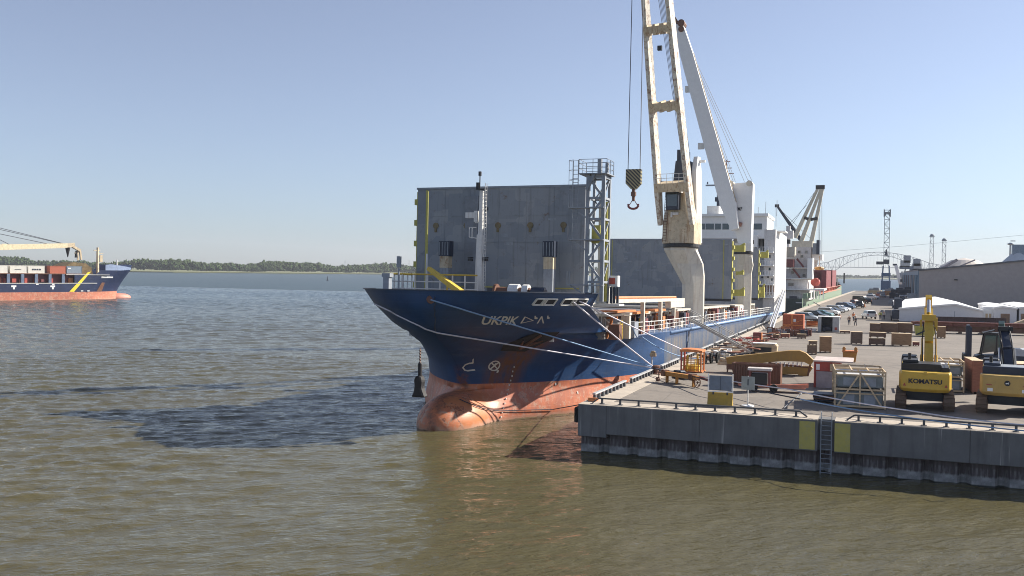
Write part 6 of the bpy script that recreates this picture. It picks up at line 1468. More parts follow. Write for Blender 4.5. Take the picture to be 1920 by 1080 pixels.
# ------------------------------------------------------------------ excavators
excy = paint('excavator_yellow', (.60, .38, .05), .42, var=.08, dirtamt=.25); deerish = paint('excavator_ochre', (.50, .33, .10), .45, var=.08, dirtamt=.2)
trackm = paint('track_steel', (.16, .11, .08), .8, var=.35, dirtamt=.5)
def excavator(p, rz, label, body, boomm, kind):
    """rear of the machine faces local -y; origin on the ground under the slew centre"""
    t = thing('excavator', label, 'excavator', p, rz)
    for sx in (-1.42, 1.42):
        prof = [(-2.35, .35), (-2.15, .08), (-1.7, 0), (1.7, 0), (2.15, .08), (2.35, .35), (2.4, .6), (2.2, .95), (1.8, 1.05), (-1.8, 1.05), (-2.2, .95), (-2.4, .6)]
        mb = MB(); mb.prism([(a * 1.0, b) for a, b in prof], (sx, 0, 0), (0, 1, 0), (0, 0, 1), (1, 0, 0), .56); trk = mb.build('track', trackm, t)
        n = 30; P = [Vector((0, a, b)) for a, b in prof]; per = [(P[i], P[(i + 1) % 12]) for i in range(12)]; tot = sum((b - a).length for a, b in per); k = 0; acc = 0; mb = MB()
        for a, b in per:
            L = (b - a).length; d_ = (b - a) / L
            while k * tot / 34 < acc + L:
                c_ = a + d_ * (k * tot / 34 - acc); mb.beam(Vector((sx - .31, c_.y, c_.z)), Vector((sx + .31, c_.y, c_.z)), .17, .09, d_); k += 1
            acc += L
        g_ = mb.build('track_shoe', trackm, trk); g_['kind'] = 'stuff'
        for wy in (-1.95, 1.95): mb = MB(); mb.tube((sx - .34, wy, .52), (sx + .34, wy, .52), .36, 12); mb.build('sprocket', rustbrown if kind == 1 else trackm, trk)
    mb = MB(); mb.bb(-1.15, 1.15, -.9, .9, .45, 1.0); mb.lathe([(.7, 1.0), (.7, 1.2)], n=16); mb.build('undercarriage', darknavy, t)
    # house
    mb = MB(); mb.bb(-1.45, 1.45, -1.9, 1.7, 1.2, 1.5); mb.build('deck_frame', darknavy, t)
    q = [(-1.55, -2.2), (-1.40, -2.75), (-.7, -3.02), (.7, -3.02), (1.40, -2.75), (1.55, -2.2), (1.55, -1.7), (-1.55, -1.7)]
    mb = MB()
    def sc(k): return [(x * k, y * (k if y < -1.8 else 1)) for x, y in q]
    loft(mb, [(sc(.93), 1.22), (sc(1.0), 1.42), (sc(1.0), 2.38), (sc(.975), 2.50)])
    cw = mb.build('counterweight', body, t, smooth=False, bev=.02)
    mb = MB(); mb.bb(-1.42, .95, -1.95, .2, 2.35, 2.95) ; mb.bb(-1.35, -.4, -1.6, .2, 2.95, 3.15); mb.bb(.95, 1.42, -2.2, .6, 2.35, 2.78); mb.build('engine_hood', blackp if kind == 1 else darknavy, t, bev=.04)
    mb = MB(); mb.bb(-1.38, .9, -1.8, .1, 2.952, 2.975); mb.build('hood_top', steelgrey, t) if kind == 2 else None
    mb = MB(); mb.bb(-1.45, 1.45, -1.72, .3, 1.5, 2.36); mb.build('side_panel', body, t)
    mb = MB(); mb.tube((-.95, -1.0, 3.1), (-.95, -1.0, 3.55), .10, 8); mb.build('exhaust', blackp, t)
    mb = MB(); mb.bb(-1.45, -.5, .35, 1.9, 1.5, 3.25); cb_ = mb.build('cab', blackp, t, bev=.06)
    mb = MB(); mb.bb(-1.47, -1.452, .5, 1.75, 2.1, 3.1); mb.bb(-1.35, -.6, 1.905, 1.93, 1.9, 3.1); mb.bb(-1.3, -.62, .32, .345, 2.98, 3.18); mb.build('cab_window', glassdark, t)
    mb = MB(); 
    for xa in (-1.38, 1.38): mb.path([(xa, -1.9, 2.5), (xa, -1.9, 3.0), (xa, .1, 3.0), (xa, .1, 2.4)], .025)
    mb.build('hand_rail', body, t)
    if kind == 1:
        mb = MB()
        for sx in (-1, 1):
            mb.add([(sx * 1.30 - .11, -2.86 + .02, 1.62), (sx * 1.30 + .11, -2.86 + (.0 if sx < 0 else .02), 1.62), (sx * 1.30 + sx * .06, -2.84, 1.84)], [(0, 1, 2)])
        # red warning triangles sit on the chamfered corners of the counterweight
        mb = MB()
        for sx in (-1, 1):
            a_ = Vector((sx * 1.12, -2.885, 0)); d_ = Vector((sx * .70, .27, 0)).normalized(); o_ = Vector((0, -.02, 0))
            mb.add([a_ + o_ + Z * 1.58, a_ + d_ * .2 + o_ + Z * 1.58, a_ + d_ * .10 + o_ + Z * 1.78], [(0, 1, 2)])
        mb.build('warning_triangle', redp, t)
        text_on('KOMATSU', 'lettering', plain('text_black', (.02, .02, .03)), t, (-.98, -3.03, 1.78), (1, 0, 0), (0, 0, 1), 1.96, .30, (0, -1, 0), .02, 0, .035)
        mb = MB(); mb.box((0, -2.98, 2.47), (.26, .16, .14), taper=.7); mb.build('latch', body, t)
    else:
        mb = MB(); mb.tube((0, -3.045, 2.05), (0, -3.025, 2.05), .17, 20); rd = mb.build('round_badge', blackp, t)
        # leaping deer mark of the badge
        pts_ = [(-.10, -.01), (-.04, .03), (.03, .02), (.07, .07), (.11, .05), (.08, .02), (.06, -.03), (.10, -.06), (.05, -.05), (-.02, -.03), (-.07, -.07), (-.06, -.03), (-.11, -.05)]
        mb = MB(); mb.add([(x, -3.052, 2.05 + z) for x, z in pts_], [tuple(range(len(pts_)))]); mb.build('badge_mark', cleanwhite, t)
        mb = MB(); mb.box((-.95, -2.98, 1.6), (.3, .05, .2)); mb.box((.95, -2.98, 1.6), (.3, .05, .2)); mb.build('reflector', cleanwhite, t)
        mb = MB(); mb.box((-1.0, -2.96, 1.9), (.32, .05, .05)); mb.box((1.0, -2.96, 1.9), (.32, .05, .05)); mb.build('red_reflector', redp, t)
    # boom, stick
    def bm(pts_, w_, name, m_):
        mb = MB()
        for (a, ha), (b, hb_) in zip(pts_[:-1], pts_[1:]): mb.beam(a, b, w_, ha, (1, 0, 0), w_, hb_)
        return mb.build(name, m_, t)
    if kind == 1:
        bm([(Vector((.25, 1.0, 1.7)), .7), (Vector((.22, 1.9, 3.9)), .95), (Vector((.22, 3.3, 5.4)), .8)], .52, 'boom', boomm)
        bm([(Vector((.22, 3.1, 5.2)), .9), (Vector((.18, 4.3, 6.1)), .7), (Vector((.18, 6.2, 5.2)), .5)], .55, 'boom_upper', boomm)
        bm([(Vector((.18, 4.6, 7.2)), .35), (Vector((.18, 5.3, 6.2)), .75), (Vector((.18, 6.0, 2.6)), .45)], .42, 'stick', boomm)
        for dx in (-.42, .46): mb = MB(); mb.tube((.22 + dx, 1.3, 1.6), (.22 + dx, 2.3, 3.2), .12, 8); mb.tube((.22 + dx, 2.3, 3.2), (.22 + dx, 3.0, 4.3), .06, 8); mb.build('boom_cylinder', boomm, t)
        mb = MB(); mb.tube((.18, 3.2, 6.05), (.18, 4.1, 6.9), .13, 8); mb.build('stick_cylinder', chrome, t)
        mb = MB(); mb.box((.2, 3.0, 5.75), (.9, .6, .4)); mb.box((.65, 3.0, 5.3), (.2, .5, .9)); mb.box((-.3, 3.1, 5.35), (.15, .4, .5)); mb.build('knuckle', excy, t)
        mb = MB(); mb.path([(-.15, 1.2, 2.6), (-.2, 2.2, 4.4), (-.12, 3.0, 5.4)], .04); mb.path([(.62, 1.2, 2.6), (.66, 2.2, 4.4), (.55, 3.0, 5.4)], .04); mb.build('hose', blackp, t)
    else:
        bm([(Vector((.15, 1.0, 1.7)), .7), (Vector((-.05, 2.2, 3.6)), .9), (Vector((-.25, 3.8, 4.7)), .75)], .5, 'boom', darknavy)
        bm([(Vector((-.25, 3.6, 4.6)), .8), (Vector((-.4, 5.0, 4.9)), .6)], .45, 'boom_upper', darknavy)
        bm([(Vector((-.45, 4.6, 5.5)), .35), (Vector((-.42, 5.1, 4.8)), .6), (Vector((-.3, 5.5, 2.0)), .4)], .36, 'stick', paint('stick_teal', (.10, .17, .17)))
        for dx in (-.42, .42): mb = MB(); mb.tube((.1 + dx, 1.3, 1.6), (-.1 + dx, 3.0, 3.8), .11, 8); mb.build('boom_cylinder', chrome if dx < 0 else darknavy, t)
        mb = MB(); mb.path([(-.2, 1.2, 2.4), (-.45, 2.4, 4.3), (-.6, 3.7, 5.2)], .05); mb.path([(.4, 1.2, 2.4), (.2, 2.4, 4.3), (0, 3.7, 5.3)], .05); mb.box((-.2, 3.6, 5.1), (.9, .4, .3)); mb.build('hose', blackp, t)
    return t
a_, b_ = G(1683, 769), G(1790, 771)
excavator(((a_.x + b_.x) / 2, (a_.y + b_.y) / 2 + 2.4, QZ), -.04, 'yellow excavator with black lettered counterweight seen from behind, boom raised', excy, excy, 1)
a_ = G(1840, 776)
excavator((a_.x + 1.72, a_.y + 2.5, QZ), -.12, 'ochre excavator with round dark badge, cut by the right edge of the picture', deerish, darknavy, 2)

# ------------------------------------------------------------------ framed crates
def frame_crate(p, rz, L, D, H, label, inner, brace=True, mid=True, grp='open framed timber crates', wm=woodpale, levels=2, boxtop=True):
    t = thing('framed_crate', label, 'crate', p, rz, grp); w_ = .10
    for x in (-L / 2, L / 2):
        for y in (-D / 2, D / 2): mb = MB(); mb.bb(x - w_ / 2, x + w_ / 2, y - w_ / 2, y + w_ / 2, 0, H); mb.build('post', wm, t)
    zs = [.06 + w_ / 2] + [H * k / levels for k in range(1, levels)] + [H - w_ / 2]
    for z in zs:
        for y in (-D / 2, D / 2): mb = MB(); mb.bb(-L / 2 + w_ / 2, L / 2 - w_ / 2, y - .03, y + .03, z - .06, z + .06); mb.build('rail', wm, t)
        for x in (-L / 2, L / 2): mb = MB(); mb.bb(x - .03, x + .03, -D / 2 + w_ / 2, D / 2 - w_ / 2, z - .06, z + .06); mb.build('rail', wm, t)
    for k in range(1, levels + 1):
        z = H * (k - .22) / levels; mb = MB(); mb.bb(-L / 2 + w_ / 2, L / 2 - w_ / 2, -D / 2 - .025, -D / 2 + .025, z - .04, z + .04); mb.build('rail', wm, t)
    mb = MB(); mb.bb(-.05, .05, -D / 2 - .06, -D / 2 - .028, .1, H); mb.build('centre_post', wm, t)
    if brace:
        for sx in (-1, 1): mb = MB(); mb.beam((sx * .08, -D / 2 - .09, H - .25), (sx * (L / 2 - .15), -D / 2 - .09, .1), .035, .10, (0, 1, 0)); mb.build('brace', wm, t)
    for x in np.linspace(-L / 2, L / 2, 4)[1:-1]: mb = MB(); mb.bb(x - .04, x + .04, -D / 2, D / 2, H, H + .05); mb.build('top_slat', wm, t)
    for k in range(levels):
        z0 = H * k / levels + .12; z1 = H * (k + 1) / levels - (.14 if k < levels - 1 else .34)
        mb = MB(); mb.bb(-L / 2 + .13, L / 2 - .13, -D / 2 + .10, D / 2 - .10, z0, z1); o_ = mb.build('packed_unit', inner, t, bev=.03)
        for x in (-L * .22, L * .2): mb = MB(); mb.bb(x - .35, x + .35, -D / 2 + .075, -D / 2 + .097, z0 + .1, z1 - .12); mb.build('unit_panel', steelgrey, o_)
    if boxtop: mb = MB(); z1 = H - .33; mb.bb(-L / 2 + .16, L / 2 - .16, -D / 2 + .12, D / 2 - .12, z1, z1 + .03); mb.build('unit_lid', paint('lid_pale', (.55, .56, .58)), t)
    return t
inn = paint('unit_grey', (.16, .19, .20), .5)
a_, b_ = G(1565, 763), G(1659, 768); L = (b_ - a_).length; rz_ = math.atan2(b_.y - a_.y, b_.x - a_.x)
mid_ = (a_ + b_) / 2; nn = Vector((-math.sin(rz_), math.cos(rz_), 0))
frame_crate(mid_ + nn * 1.0, rz_, L, 2.0, 2.42, 'pale framed crate of grey units with slanting braces, front of the pair', inn)
frame_crate(mid_ + nn * 3.25, rz_, L, 2.1, 2.42, 'pale framed crate of grey units behind the braced one', inn, brace=False)
a_ = G(1806, 737); frame_crate((a_.x - 1.05, a_.y + 1.6, QZ), .02, 2.1, 3.0, 2.3, 'framed crate with dark unit between the two excavators', inn, brace=False)
# low dark pallet of plates left of the crates
t = thing('pallet_of_plates', 'low stack of dark plates in front of the framed crates', 'pallet', G(1548, 757)); 
for k in range(5): mb = MB(); mb.box((ru(-.05, .05), 1.2 + ru(-.05, .05), .14 + k * .10), (1.7, 1.5, .07), ru(-.03, .03)); mb.build('plate', rustbrown if k % 2 else darknavy, t)
for x in (-.6, .6): mb = MB(); mb.bb(x - .06, x + .06, .5, 1.9, 0, .10); mb.build('bearer', woodgrey, t)
t = thing('sling_frame', 'thin dark bent frame lying on the quay left of the crates', 'frame', G(1500, 765)); mb = MB(); A_ = G(1470, 766) - G(1500, 765); B_ = G(1503, 748) - G(1500, 765); C_ = G(1545, 748) - G(1500, 765)
mb.path([A_ + Z * .05, B_ + Z * .4, C_ + Z * .4], .04); mb.build('bar', darknavy, t)

# ------------------------------------------------------------------ closed timber crates and bundles
def closed_crate(p, rz, L, D, H, label, m_, grp='timber crates on the open quay', planks=5, slots=(), lid=None):
    t = thing('timber_crate', label, 'crate', p, rz, grp)
    mb = MB(); mb.bb(-L / 2 + .03, L / 2 - .03, .03, D - .03, .12, H - .04); mb.build('core', m_, t)
    n = max(3, int(H / .28))
    for k in range(n):
        z0 = .12 + (H - .16) * k / n; z1 = .12 + (H - .16) * (k + 1) / n - .03
        o_ = ru(-.006, .006); mb = MB(); mb.bb(-L / 2, L / 2, o_, .028 + o_, z0, z1); mb.build('plank', m_, t)
        mb = MB(); mb.bb(L / 2 - .028, L / 2 + o_, .03, D - .02, z0, z1); mb.build('plank', m_, t)
    for x in (-L / 2 + .08, L / 2 - .08): mb = MB(); mb.bb(x - .05, x + .05, -.035, -.008, .1, H); mb.build('batten', m_, t)
    mb = MB(); mb.bb(-L / 2 - .02, L / 2 + .02, -.03, D + .02, H - .038, H); mb.build('lid', lid or woodpale, t)
    for x in np.linspace(-L / 2 + .1, L / 2 - .1, 3): mb = MB(); mb.bb(x - .06, x + .06, .0, D, 0, .118); mb.build('skid', woodgrey, t)
    return t
def crate_px(x0, x1, ybase, ytop, label, m_, D=1.2, lid=None, z0=0.0, **k):
    a_, b_ = G(x0, ybase, QZ), G(x1, ybase + .5, QZ); y = (a_.y + b_.y) / 2
    H = aty(x0, ytop, a_.y).z - QZ - z0; return closed_crate(((a_.x + b_.x) / 2, y, QZ + z0), math.atan2(b_.y - a_.y, b_.x - a_.x) * .3, b_.x - a_.x, D, H, label, m_, lid=lid, **k)
crate_px(1513, 1532, 664.5, 647, 'brown crate, lower of two at the left of the open quay', woodgrey, 1.1)
crate_px(1515.5, 1532, 664.5, 639, 'small pale topped crate stacked on the brown one', woodgrey, 1.0, z0=1.02)
crate_px(1536, 1559, 661, 631, 'tall brown plank crate right of the stacked pair', woodtan, 1.1)
crate_px(1595, 1617, 645, 622, 'grey brown crate with a pale edge, left of the crate group', woodgrey, 1.2)
crate_px(1630, 1660, 647.5, 634.5, 'dark bundle crate, lower of the middle pair', woodbrown, 1.2)
crate_px(1630.5, 1661, 647.5, 623, 'dark bundle crate, upper of the middle pair', woodbrown, 1.2, z0=.95)
crate_px(1673, 1709, 648.5, 625, 'large orange brown plywood crate', woodtan, 1.2)
crate_px(1757, 1773, 634, 612, 'tan crate right of the raised excavator boom', woodtan, 1.0)
crate_px(1631, 1650, 624.5, 606, 'long weathered timber bundle, left third of the long row', woodbrown, 1.4)
crate_px(1651, 1682, 624.5, 605.5, 'long weathered timber bundle, middle of the long row', woodbrown, 1.4)
crate_px(1683, 1711, 624.5, 605.5, 'long weathered timber bundle, right third of the long row', woodbrown, 1.4)
crate_px(1711, 1724, 648.5, 641, 'small red brown crate at the foot of the plywood one', maroon, .8)
crate_px(1574, 1594, 625, 620, 'low flat pallet load behind the grey brown crate', rustbrown, 1.0)
# reddish crates behind the second excavator
crate_px(1822, 1842, 738, 676, 'tall reddish crate stack nearest the gap between excavators', woodred, 3.4)
crate_px(1843, 1878, 733, 681, 'reddish crate with pale lid behind the ochre excavator', woodred, 3.0)
crate_px(1893, 1940, 728, 682, 'reddish crate at the right edge behind the ochre excavator', woodred, 2.6)
# open yellow skips / containers mid quay, right of timber row
for px, py, yt, lb in ((1735, 630, 613, 'green and yellow bin at the foot of the raised boom, lower one'), (1733, 607, 597.5, 'green and yellow bin behind, upper one')):
    a_ = G(px - 18, py if py > 610 else 622); t = thing('waste_bin', lb, 'bin', a_ if py > 610 else (a_.x, a_.y, QZ), 0, 'green and yellow bins'); H = 1.5
    mb = MB(); mb.prism([(0, .1), (2.4, .1), (2.7, H), (-.1, H)], (0, .8, 0), (1, 0, 0), (0, 0, 1), (0, 1, 0), 1.6); mb.build('body', yellowdull, t); mb = MB(); mb.beam((.1, -.03, .2), (2.3, -.03, H - .1), .1, .18); mb.bb(-.15, 2.75, -.05, 1.65, H, H + .08); mb.build('rim', darknavy if py > 610 else steelgrey, t)

# long steel beams
beamred = paint('beam_primer', (.21, .07, .05), var=.25, rust=.3, streak=.2)
def ibeam(p, rz, L, H, W, label, m_, grp='long steel beams'):
    t = thing('steel_beam', label, 'beam', p, rz, grp); tf = .05
    mb = MB(); mb.bb(0, L, -W / 2, W / 2, H - tf, H); mb.build('top_flange', m_, t); mb = MB(); mb.bb(0, L, -W / 2, W / 2, 0, tf); mb.build('bottom_flange', m_, t); mb = MB(); mb.bb(0, L, -.02, .02, tf, H - tf); mb.build('web', m_, t)
    for k in range(1, int(L / 3)): mb = MB(); mb.bb(k * 3 - .02, k * 3 + .02, -W / 2 + .02, W / 2 - .02, tf, H - tf); mb.build('stiffener', m_, t)
    return t
def sleeper(p, label): t = thing('sleeper', label, 'timber', p, 0, 'timber sleepers under the beams'); mb = MB(); mb.bb(-.15, .15, -1.5, 1.5, 0, .3); mb.build('block', woodgrey, t)
a_ = G(1655, 609); b_ = G(1925, 616); rz_ = math.atan2(b_.y - a_.y, b_.x - a_.x)
d_ = Vector((math.cos(rz_), math.sin(rz_), 0)); n_ = Vector((-d_.y, d_.x, 0)); Lb = (b_ - a_).length
for k in range(4): sleeper(G(1760 + k * 40, 625.0), 'timber sleeper under the long primer red beams')
for k in range(3):
    ibeam(G(1757 if k else 1775, 625) + n_ * (k * .9) + Z * .3, rz_, 19 + k, .8, .5, ('dark rusty beam lying lowest, nearest the camera', 'middle primer red beam of the long row', 'rear primer red beam of the long row')[k], beamred if k else rustbrown)
    if k: ibeam(G(1700 + 10 * k, 624) + n_ * (k * .9 + .1) + Z * 1.12, rz_, 22, .6, .5, ('', 'primer red beam stacked on top with lit upper edge', 'primer red beam stacked on top at the back')[k], beamred)
a_ = G(1738, 612); ibeam(Vector((a_.x, a_.y, aty(1738, 602, a_.y).z)), rz_ * .5, aty(1888, 600, a_.y).x - a_.x, .85, .4, 'dark beam held up on stands before the white tents', paint('beam_dark', (.06, .035, .04), var=.2))
for px in (1762, 1840): q_ = aty(px, 602, a_.y); t = thing('beam_stand', 'dark stand carrying the raised beam, %s one' % ('left' if px < 1800 else 'right'), 'stand', (q_.x, q_.y, QZ), 0, 'stands under the raised beam'); mb = MB(); mb.beam((-.7, 0, 0), (0, 0, q_.z - QZ - .25), .14); mb.beam((.7, 0, 0), (0, 0, q_.z - QZ - .25), .14); mb.bb(-.5, .5, -.3, .3, q_.z - QZ - .25, q_.z - QZ - .05); mb.build('trestle', darknavy, t)
a_ = G(1845, 628); 
for k, nm in enumerate(('upper', 'lower')): t = thing('pipe_bundle', '%s dark pipe bundle lying right of the beams' % nm, 'pipes', G(1905, 618 + k * 7), rz_, 'pipe bundles at the right edge'); [MB().tube((0, i * .42, .2 + (i % 2) * .3), (9, i * .42, .2 + (i % 2) * .3), .2, 8).build('pipe', darknavy if k else rustbrown, t) for i in range(4)]
t = thing('tarped_load', 'cream covered load at the right edge on the beams', 'load', G(1912, 613)); mb = MB(); mb.prism([(-1.2, 0), (8, 0), (8, 1.2), (1, 1.4), (-.8, .6)], (0, 1, 0), (1, 0, 0), (0, 0, 1), (0, 1, 0), 2); mb.build('cover', woodpale, t, bev=.1)

# big forklift --------------------------------------------------------------------
def forklift(p, rz):
    t = thing('forklift', 'large dark forklift with tall mast and pale body behind the crates', 'forklift', p, rz)   # mast towards local -x
    for y in (-.75, .75):
        mb = MB(); mb.bb(-3.0, -2.75, y - .14, y + .14, .25, 4.0); mb.bb(-2.74, -2.55, y - .10, y + .10, .3, 3.9); mb.build('mast_rail', darknavy, t)
    for z in (.5, 1.6, 2.8, 3.9): mb = MB(); mb.bb(-2.95, -2.7, -.72, .72, z, z + .16); mb.build('mast_tie', darknavy, t)
    mb = MB(); mb.bb(-3.25, -3.02, -1.3, 1.3, .35, 1.35); mb.build('carriage', blackp, t)
    for y in (-.55, .55): mb = MB(); mb.bb(-5.2, -3.2, y - .12, y + .12, .12, .2); mb.bb(-3.3, -3.22, y - .12, y + .12, .12, 1.2); mb.build('fork', blackp, t)
    mb = MB(); mb.prism([(-2.4, .7), (-2.2, 1.25), (-.2, 1.4), (.2, 2.05), (2.4, 1.95), (2.6, 1.2), (2.5, .6)], (0, 0, 0), (1, 0, 0), (0, 0, 1), (0, 1, 0), 2.1); mb.build('body', darknavy, t, bev=.05)
    mb = MB(); mb.prism([(.25, 1.4), (.3, 1.95), (2.2, 2.0), (2.3, 1.35)], (0, 0, 0), (1, 0, 0), (0, 0, 1), (0, 1, 0), 2.16); mb.build('bonnet_panel', paint('bonnet_grey', (.45, .47, .50)), t)
    mb = MB(); mb.prism([(2.2, .75), (3.2, .8), (3.35, 1.35), (2.9, 1.75), (2.2, 1.85)], (0, 0, 0), (1, 0, 0), (0, 0, 1), (0, 1, 0), 2.2); mb.build('counterweight', steelgrey, t, bev=.06); mb = MB(); mb.bb(2.1, 3.1, -1.0, 1.0, 1.78, 1.9); mb.build('weight_top', white, t)
    cx = [(-1.75, 1.3), (-1.45, 3.25), (.35, 3.3), (.75, 1.75)]
    for y in (-.85, .85):
        for a, b in ((0, 1), (1, 2), (2, 3)): mb = MB(); mb.beam((cx[a][0], y, cx[a][1]), (cx[b][0], y, cx[b][1]), .12); mb.build('cab_frame', blackp, t)
        mb = MB(); mb.beam((-.5, y, 1.35), (-.45, y, 3.25), .1); mb.build('cab_frame', blackp, t)
        mb = MB(); mb.add([(-1.65, y * 1.01, 1.5), (.55, y * 1.01, 1.9), (.3, y * 1.01, 3.2), (-1.4, y * 1.01, 3.15)], [(0, 1, 2, 3)]); mb.build('window', glassgreen, t)
    mb = MB(); mb.bb(-1.6, .45, -.92, .92, 3.3, 3.42); mb.beam((-1.5, 0, 3.4), (-.6, 0, 3.65), 1.0, .08); mb.build('roof', blackp, t)
    mb = MB(); mb.bb(-.6, .1, -.35, .35, 1.4, 1.9); mb.bb(0, .15, -.35, .35, 1.9, 2.5); mb.build('seat', blackp, t)
    for x, y in ((-1.7, -1.0), (-1.7, 1.0), (2.1, -1.0), (2.1, 1.0)):
        r = .68 if x < 0 else .55; mb = MB(); mb.tube((x, y - .25, r), (x, y + .25, r), r, 18); w_ = mb.build('tyre', rubber, t); mb = MB(); mb.tube((x, y - .27, r), (x, y + .27, r), r * .5, 12); mb.build('rim', steelgrey, w_)
    return t
a_ = G(1812, 691); forklift((a_.x + 3.0, a_.y + 1.0, QZ), -.03)

# ------------------------------------------------------------------ red shed, boxes, booms lying down
a_, b_ = G(1527, 726), G(1567, 728)
t = thing('red_hut', 'small bright red hut with a pale roof and grey door panel', 'hut', (a_.x, a_.y, QZ), 0); L = b_.x - a_.x; H = aty(1527, 676, a_.y).z - QZ
mb = MB(); mb.bb(0, L + .3, .02, 3.4, 0, H - .06); mb.build('wall', redp, t); mb = MB(); mb.bb(-.1, L + 1.2, -.15, 3.6, H - .06, H + .04); mb.build('roof', paint('hut_roof', (.60, .50, .45)), t)
mb = MB(); mb.bb(.12, L + .9, -.12, .01, 0, 1.25); mb.build('grey_board', paint('board_grey', (.34, .30, .32)), t); mb = MB(); mb.bb(.1, .36, -.02, .018, 1.35, 1.8); mb.build('notice', cleanwhite, t)
mb = MB(); mb.bb(-.06, .04, -.02, .06, 0, H - .06); mb.bb(.95, 1.0, -.03, .015, 1.3, H - .1); mb.build('frame', redp, t)
mb = MB(); mb.bb(1.1, L + .9, -.06, .016, 1.3, H - .2); mb.build('shelf_opening', woodpale, t)
# brown open box (container half)
a_, b_ = G(1373, 721.5), G(1463, 727)
t = thing('open_steel_box', 'long rusty brown corrugated steel box on the quay', 'skip', (a_.x, a_.y, QZ), math.atan2(b_.y - a_.y, b_.x - a_.x)); L = (b_ - a_).length; H = 1.72
mb = MB(); mb.bb(0, L, 0, .06, .1, H); mb.bb(0, L, .9, .96, .1, H); mb.bb(0, .06, .06, .9, .1, H); mb.bb(L - .06, L, .06, .9, .1, H); mb.bb(.06, L - .06, .06, .9, .05, .12); mb.build('shell', rustbrown, t)
for k in range(18): mb = MB(); x = .12 + k * (L - .24) / 17; mb.bb(x - .05, x + .05, -.06, -.002, .15, H - .1); mb.build('rib', rustbrown, t)
mb = MB(); mb.bb(-.04, L + .04, -.08, 0, H - .1, H + .02); mb.bb(-.04, L + .04, -.08, 0, .02, .12); mb.build('edge', rustbrown, t)
mb = MB(); mb.bb(.1, L - .1, .1, .85, .12, H - .5); mb.build('load', woodpale, t)
# red low machine with grey unit in front of the brown box
a_ = G(1392, 733); t = thing('red_trailer', 'low salmon red trailer frame with a small dark engine', 'trailer', a_, .05)
mb = MB(); mb.bb(-.3, .6, 0, .12, .35, .5); mb.beam((-.3, .05, .42), (4.6, .6, .5), .12, .22); mb.beam((1.6, 1.0, .3), (4.6, 1.5, .5), .12, .2); mb.bb(.8, 4.4, .3, 1.5, .3, .42); mb.build('frame', salmon, t)
for x in (.5, 1.9): mb = MB(); mb.bb(x - .07, x + .07, -.05, .1, .3, 1.65); mb.build('post', maroon, t)
mb = MB(); mb.bb(.35, 2.05, -.1, .9, 1.55, 1.72); mb.build('canopy', paint('canopy_pale', (.55, .50, .47)), t); mb = MB(); mb.bb(.62, 1.75, .0, .8, .5, 1.35); mb.build('engine', blackp, t, bev=.05)
for x in (2.2, .8): mb = MB(); mb.tube((x, -.05, .3), (x, .2, .3), .3, 14); mb.build('wheel', rubber, t)
# long boom and stick of a big excavator lying on the quay
boomo = paint('boom_ochre', (.37, .22, .05), .5, var=.12, dirtamt=.35)
a_ = G(1355, 700)
t = thing('excavator_boom', 'long ochre excavator boom and stick lying folded on the quay', 'boom', (a_.x, 83., QZ))
Yb = 83.; hb = lambda px, py: aty(px, py, Yb) - Vector((a_.x, Yb, QZ))
ring_ = [hb(1362, 670), hb(1378, 667.5), hb(1480, 657), hb(1500, 657), hb(1512, 662), hb(1527, 676), hb(1520, 684), hb(1508, 678), hb(1470, 676), hb(1420, 681), hb(1380, 683), hb(1366, 684)]
mb = MB(); mb.prism([(p.x, p.z) for p in ring_], (0, 0, 0), (1, 0, 0), (0, 0, 1), (0, 1, 0), .75); mb.build('boom', boomo, t)
ring_ = [hb(1460, 686), hb(1520, 687), hb(1524, 690), hb(1518, 699), hb(1511, 711), hb(1503, 706), hb(1495, 702), hb(1460, 702)]
mb = MB(); mb.prism([(p.x, p.z) for p in ring_], (0, .3, 0), (1, 0, 0), (0, 0, 1), (0, 1, 0), .6); mb.build('stick', boomo, t)
mb = MB(); mb.tube(hb(1520, 680), hb(1514, 708), .09, 6); mb.tube(hb(1462, 683), hb(1515, 689), .07, 6); mb.tube(hb(1440, 682) + Vector((0, .3, 0)), hb(1500, 688) + Vector((0, .3, 0)), .12, 8); mb.build('hydraulic_rod', rustbrown, t)
mb = MB(); 
for k in range(7): p_ = hb(1455 + k * 8, 683.5); mb.box((p_.x, .1, p_.z), (.12, .3, .35))
mb.build('pin_bracket', cleanwhite, t)
mb = MB(); mb.box(hb(1372, 687), (.8, .8, .5)); mb.beam(hb(1365, 690), hb(1362, 706), .12); mb.beam(hb(1372, 690), hb(1378, 702), .10); mb.build('foot', rustbrown, t)
mb = MB(); mb.tube(hb(1350, 673), hb(1366, 677), .2, 8); mb.box(hb(1357, 681), (1.0, .5, .3)); mb.build('boom_end', cranecream, t)
a_ = G(1593, 679); t = thing('excavator_bucket', 'orange yellow bucket standing upright on the open quay', 'bucket', a_)
mb = MB(); mb.prism([(-.6, .05), (.55, .0), (.68, 1.0), (-.68, 1.0)], (0, .5, 0), (1, 0, 0), (0, 0, 1), (0, 1, 0), .9); mb.build('shell', ocherp, t, bev=.04); mb = MB(); mb.bb(-.72, .72, -.02, 1.0, 1.0, 1.12); mb.build('lip', orangep, t)
for sx in (-.55, .55): mb = MB(); mb.prism([(-.14, 0), (.14, 0), (.16, .25), (0, .42), (-.16, .25)], (sx, .2, 1.12), (1, 0, 0), (0, 0, 1), (0, 1, 0), .12); mb.build('lug', ocherp, t)

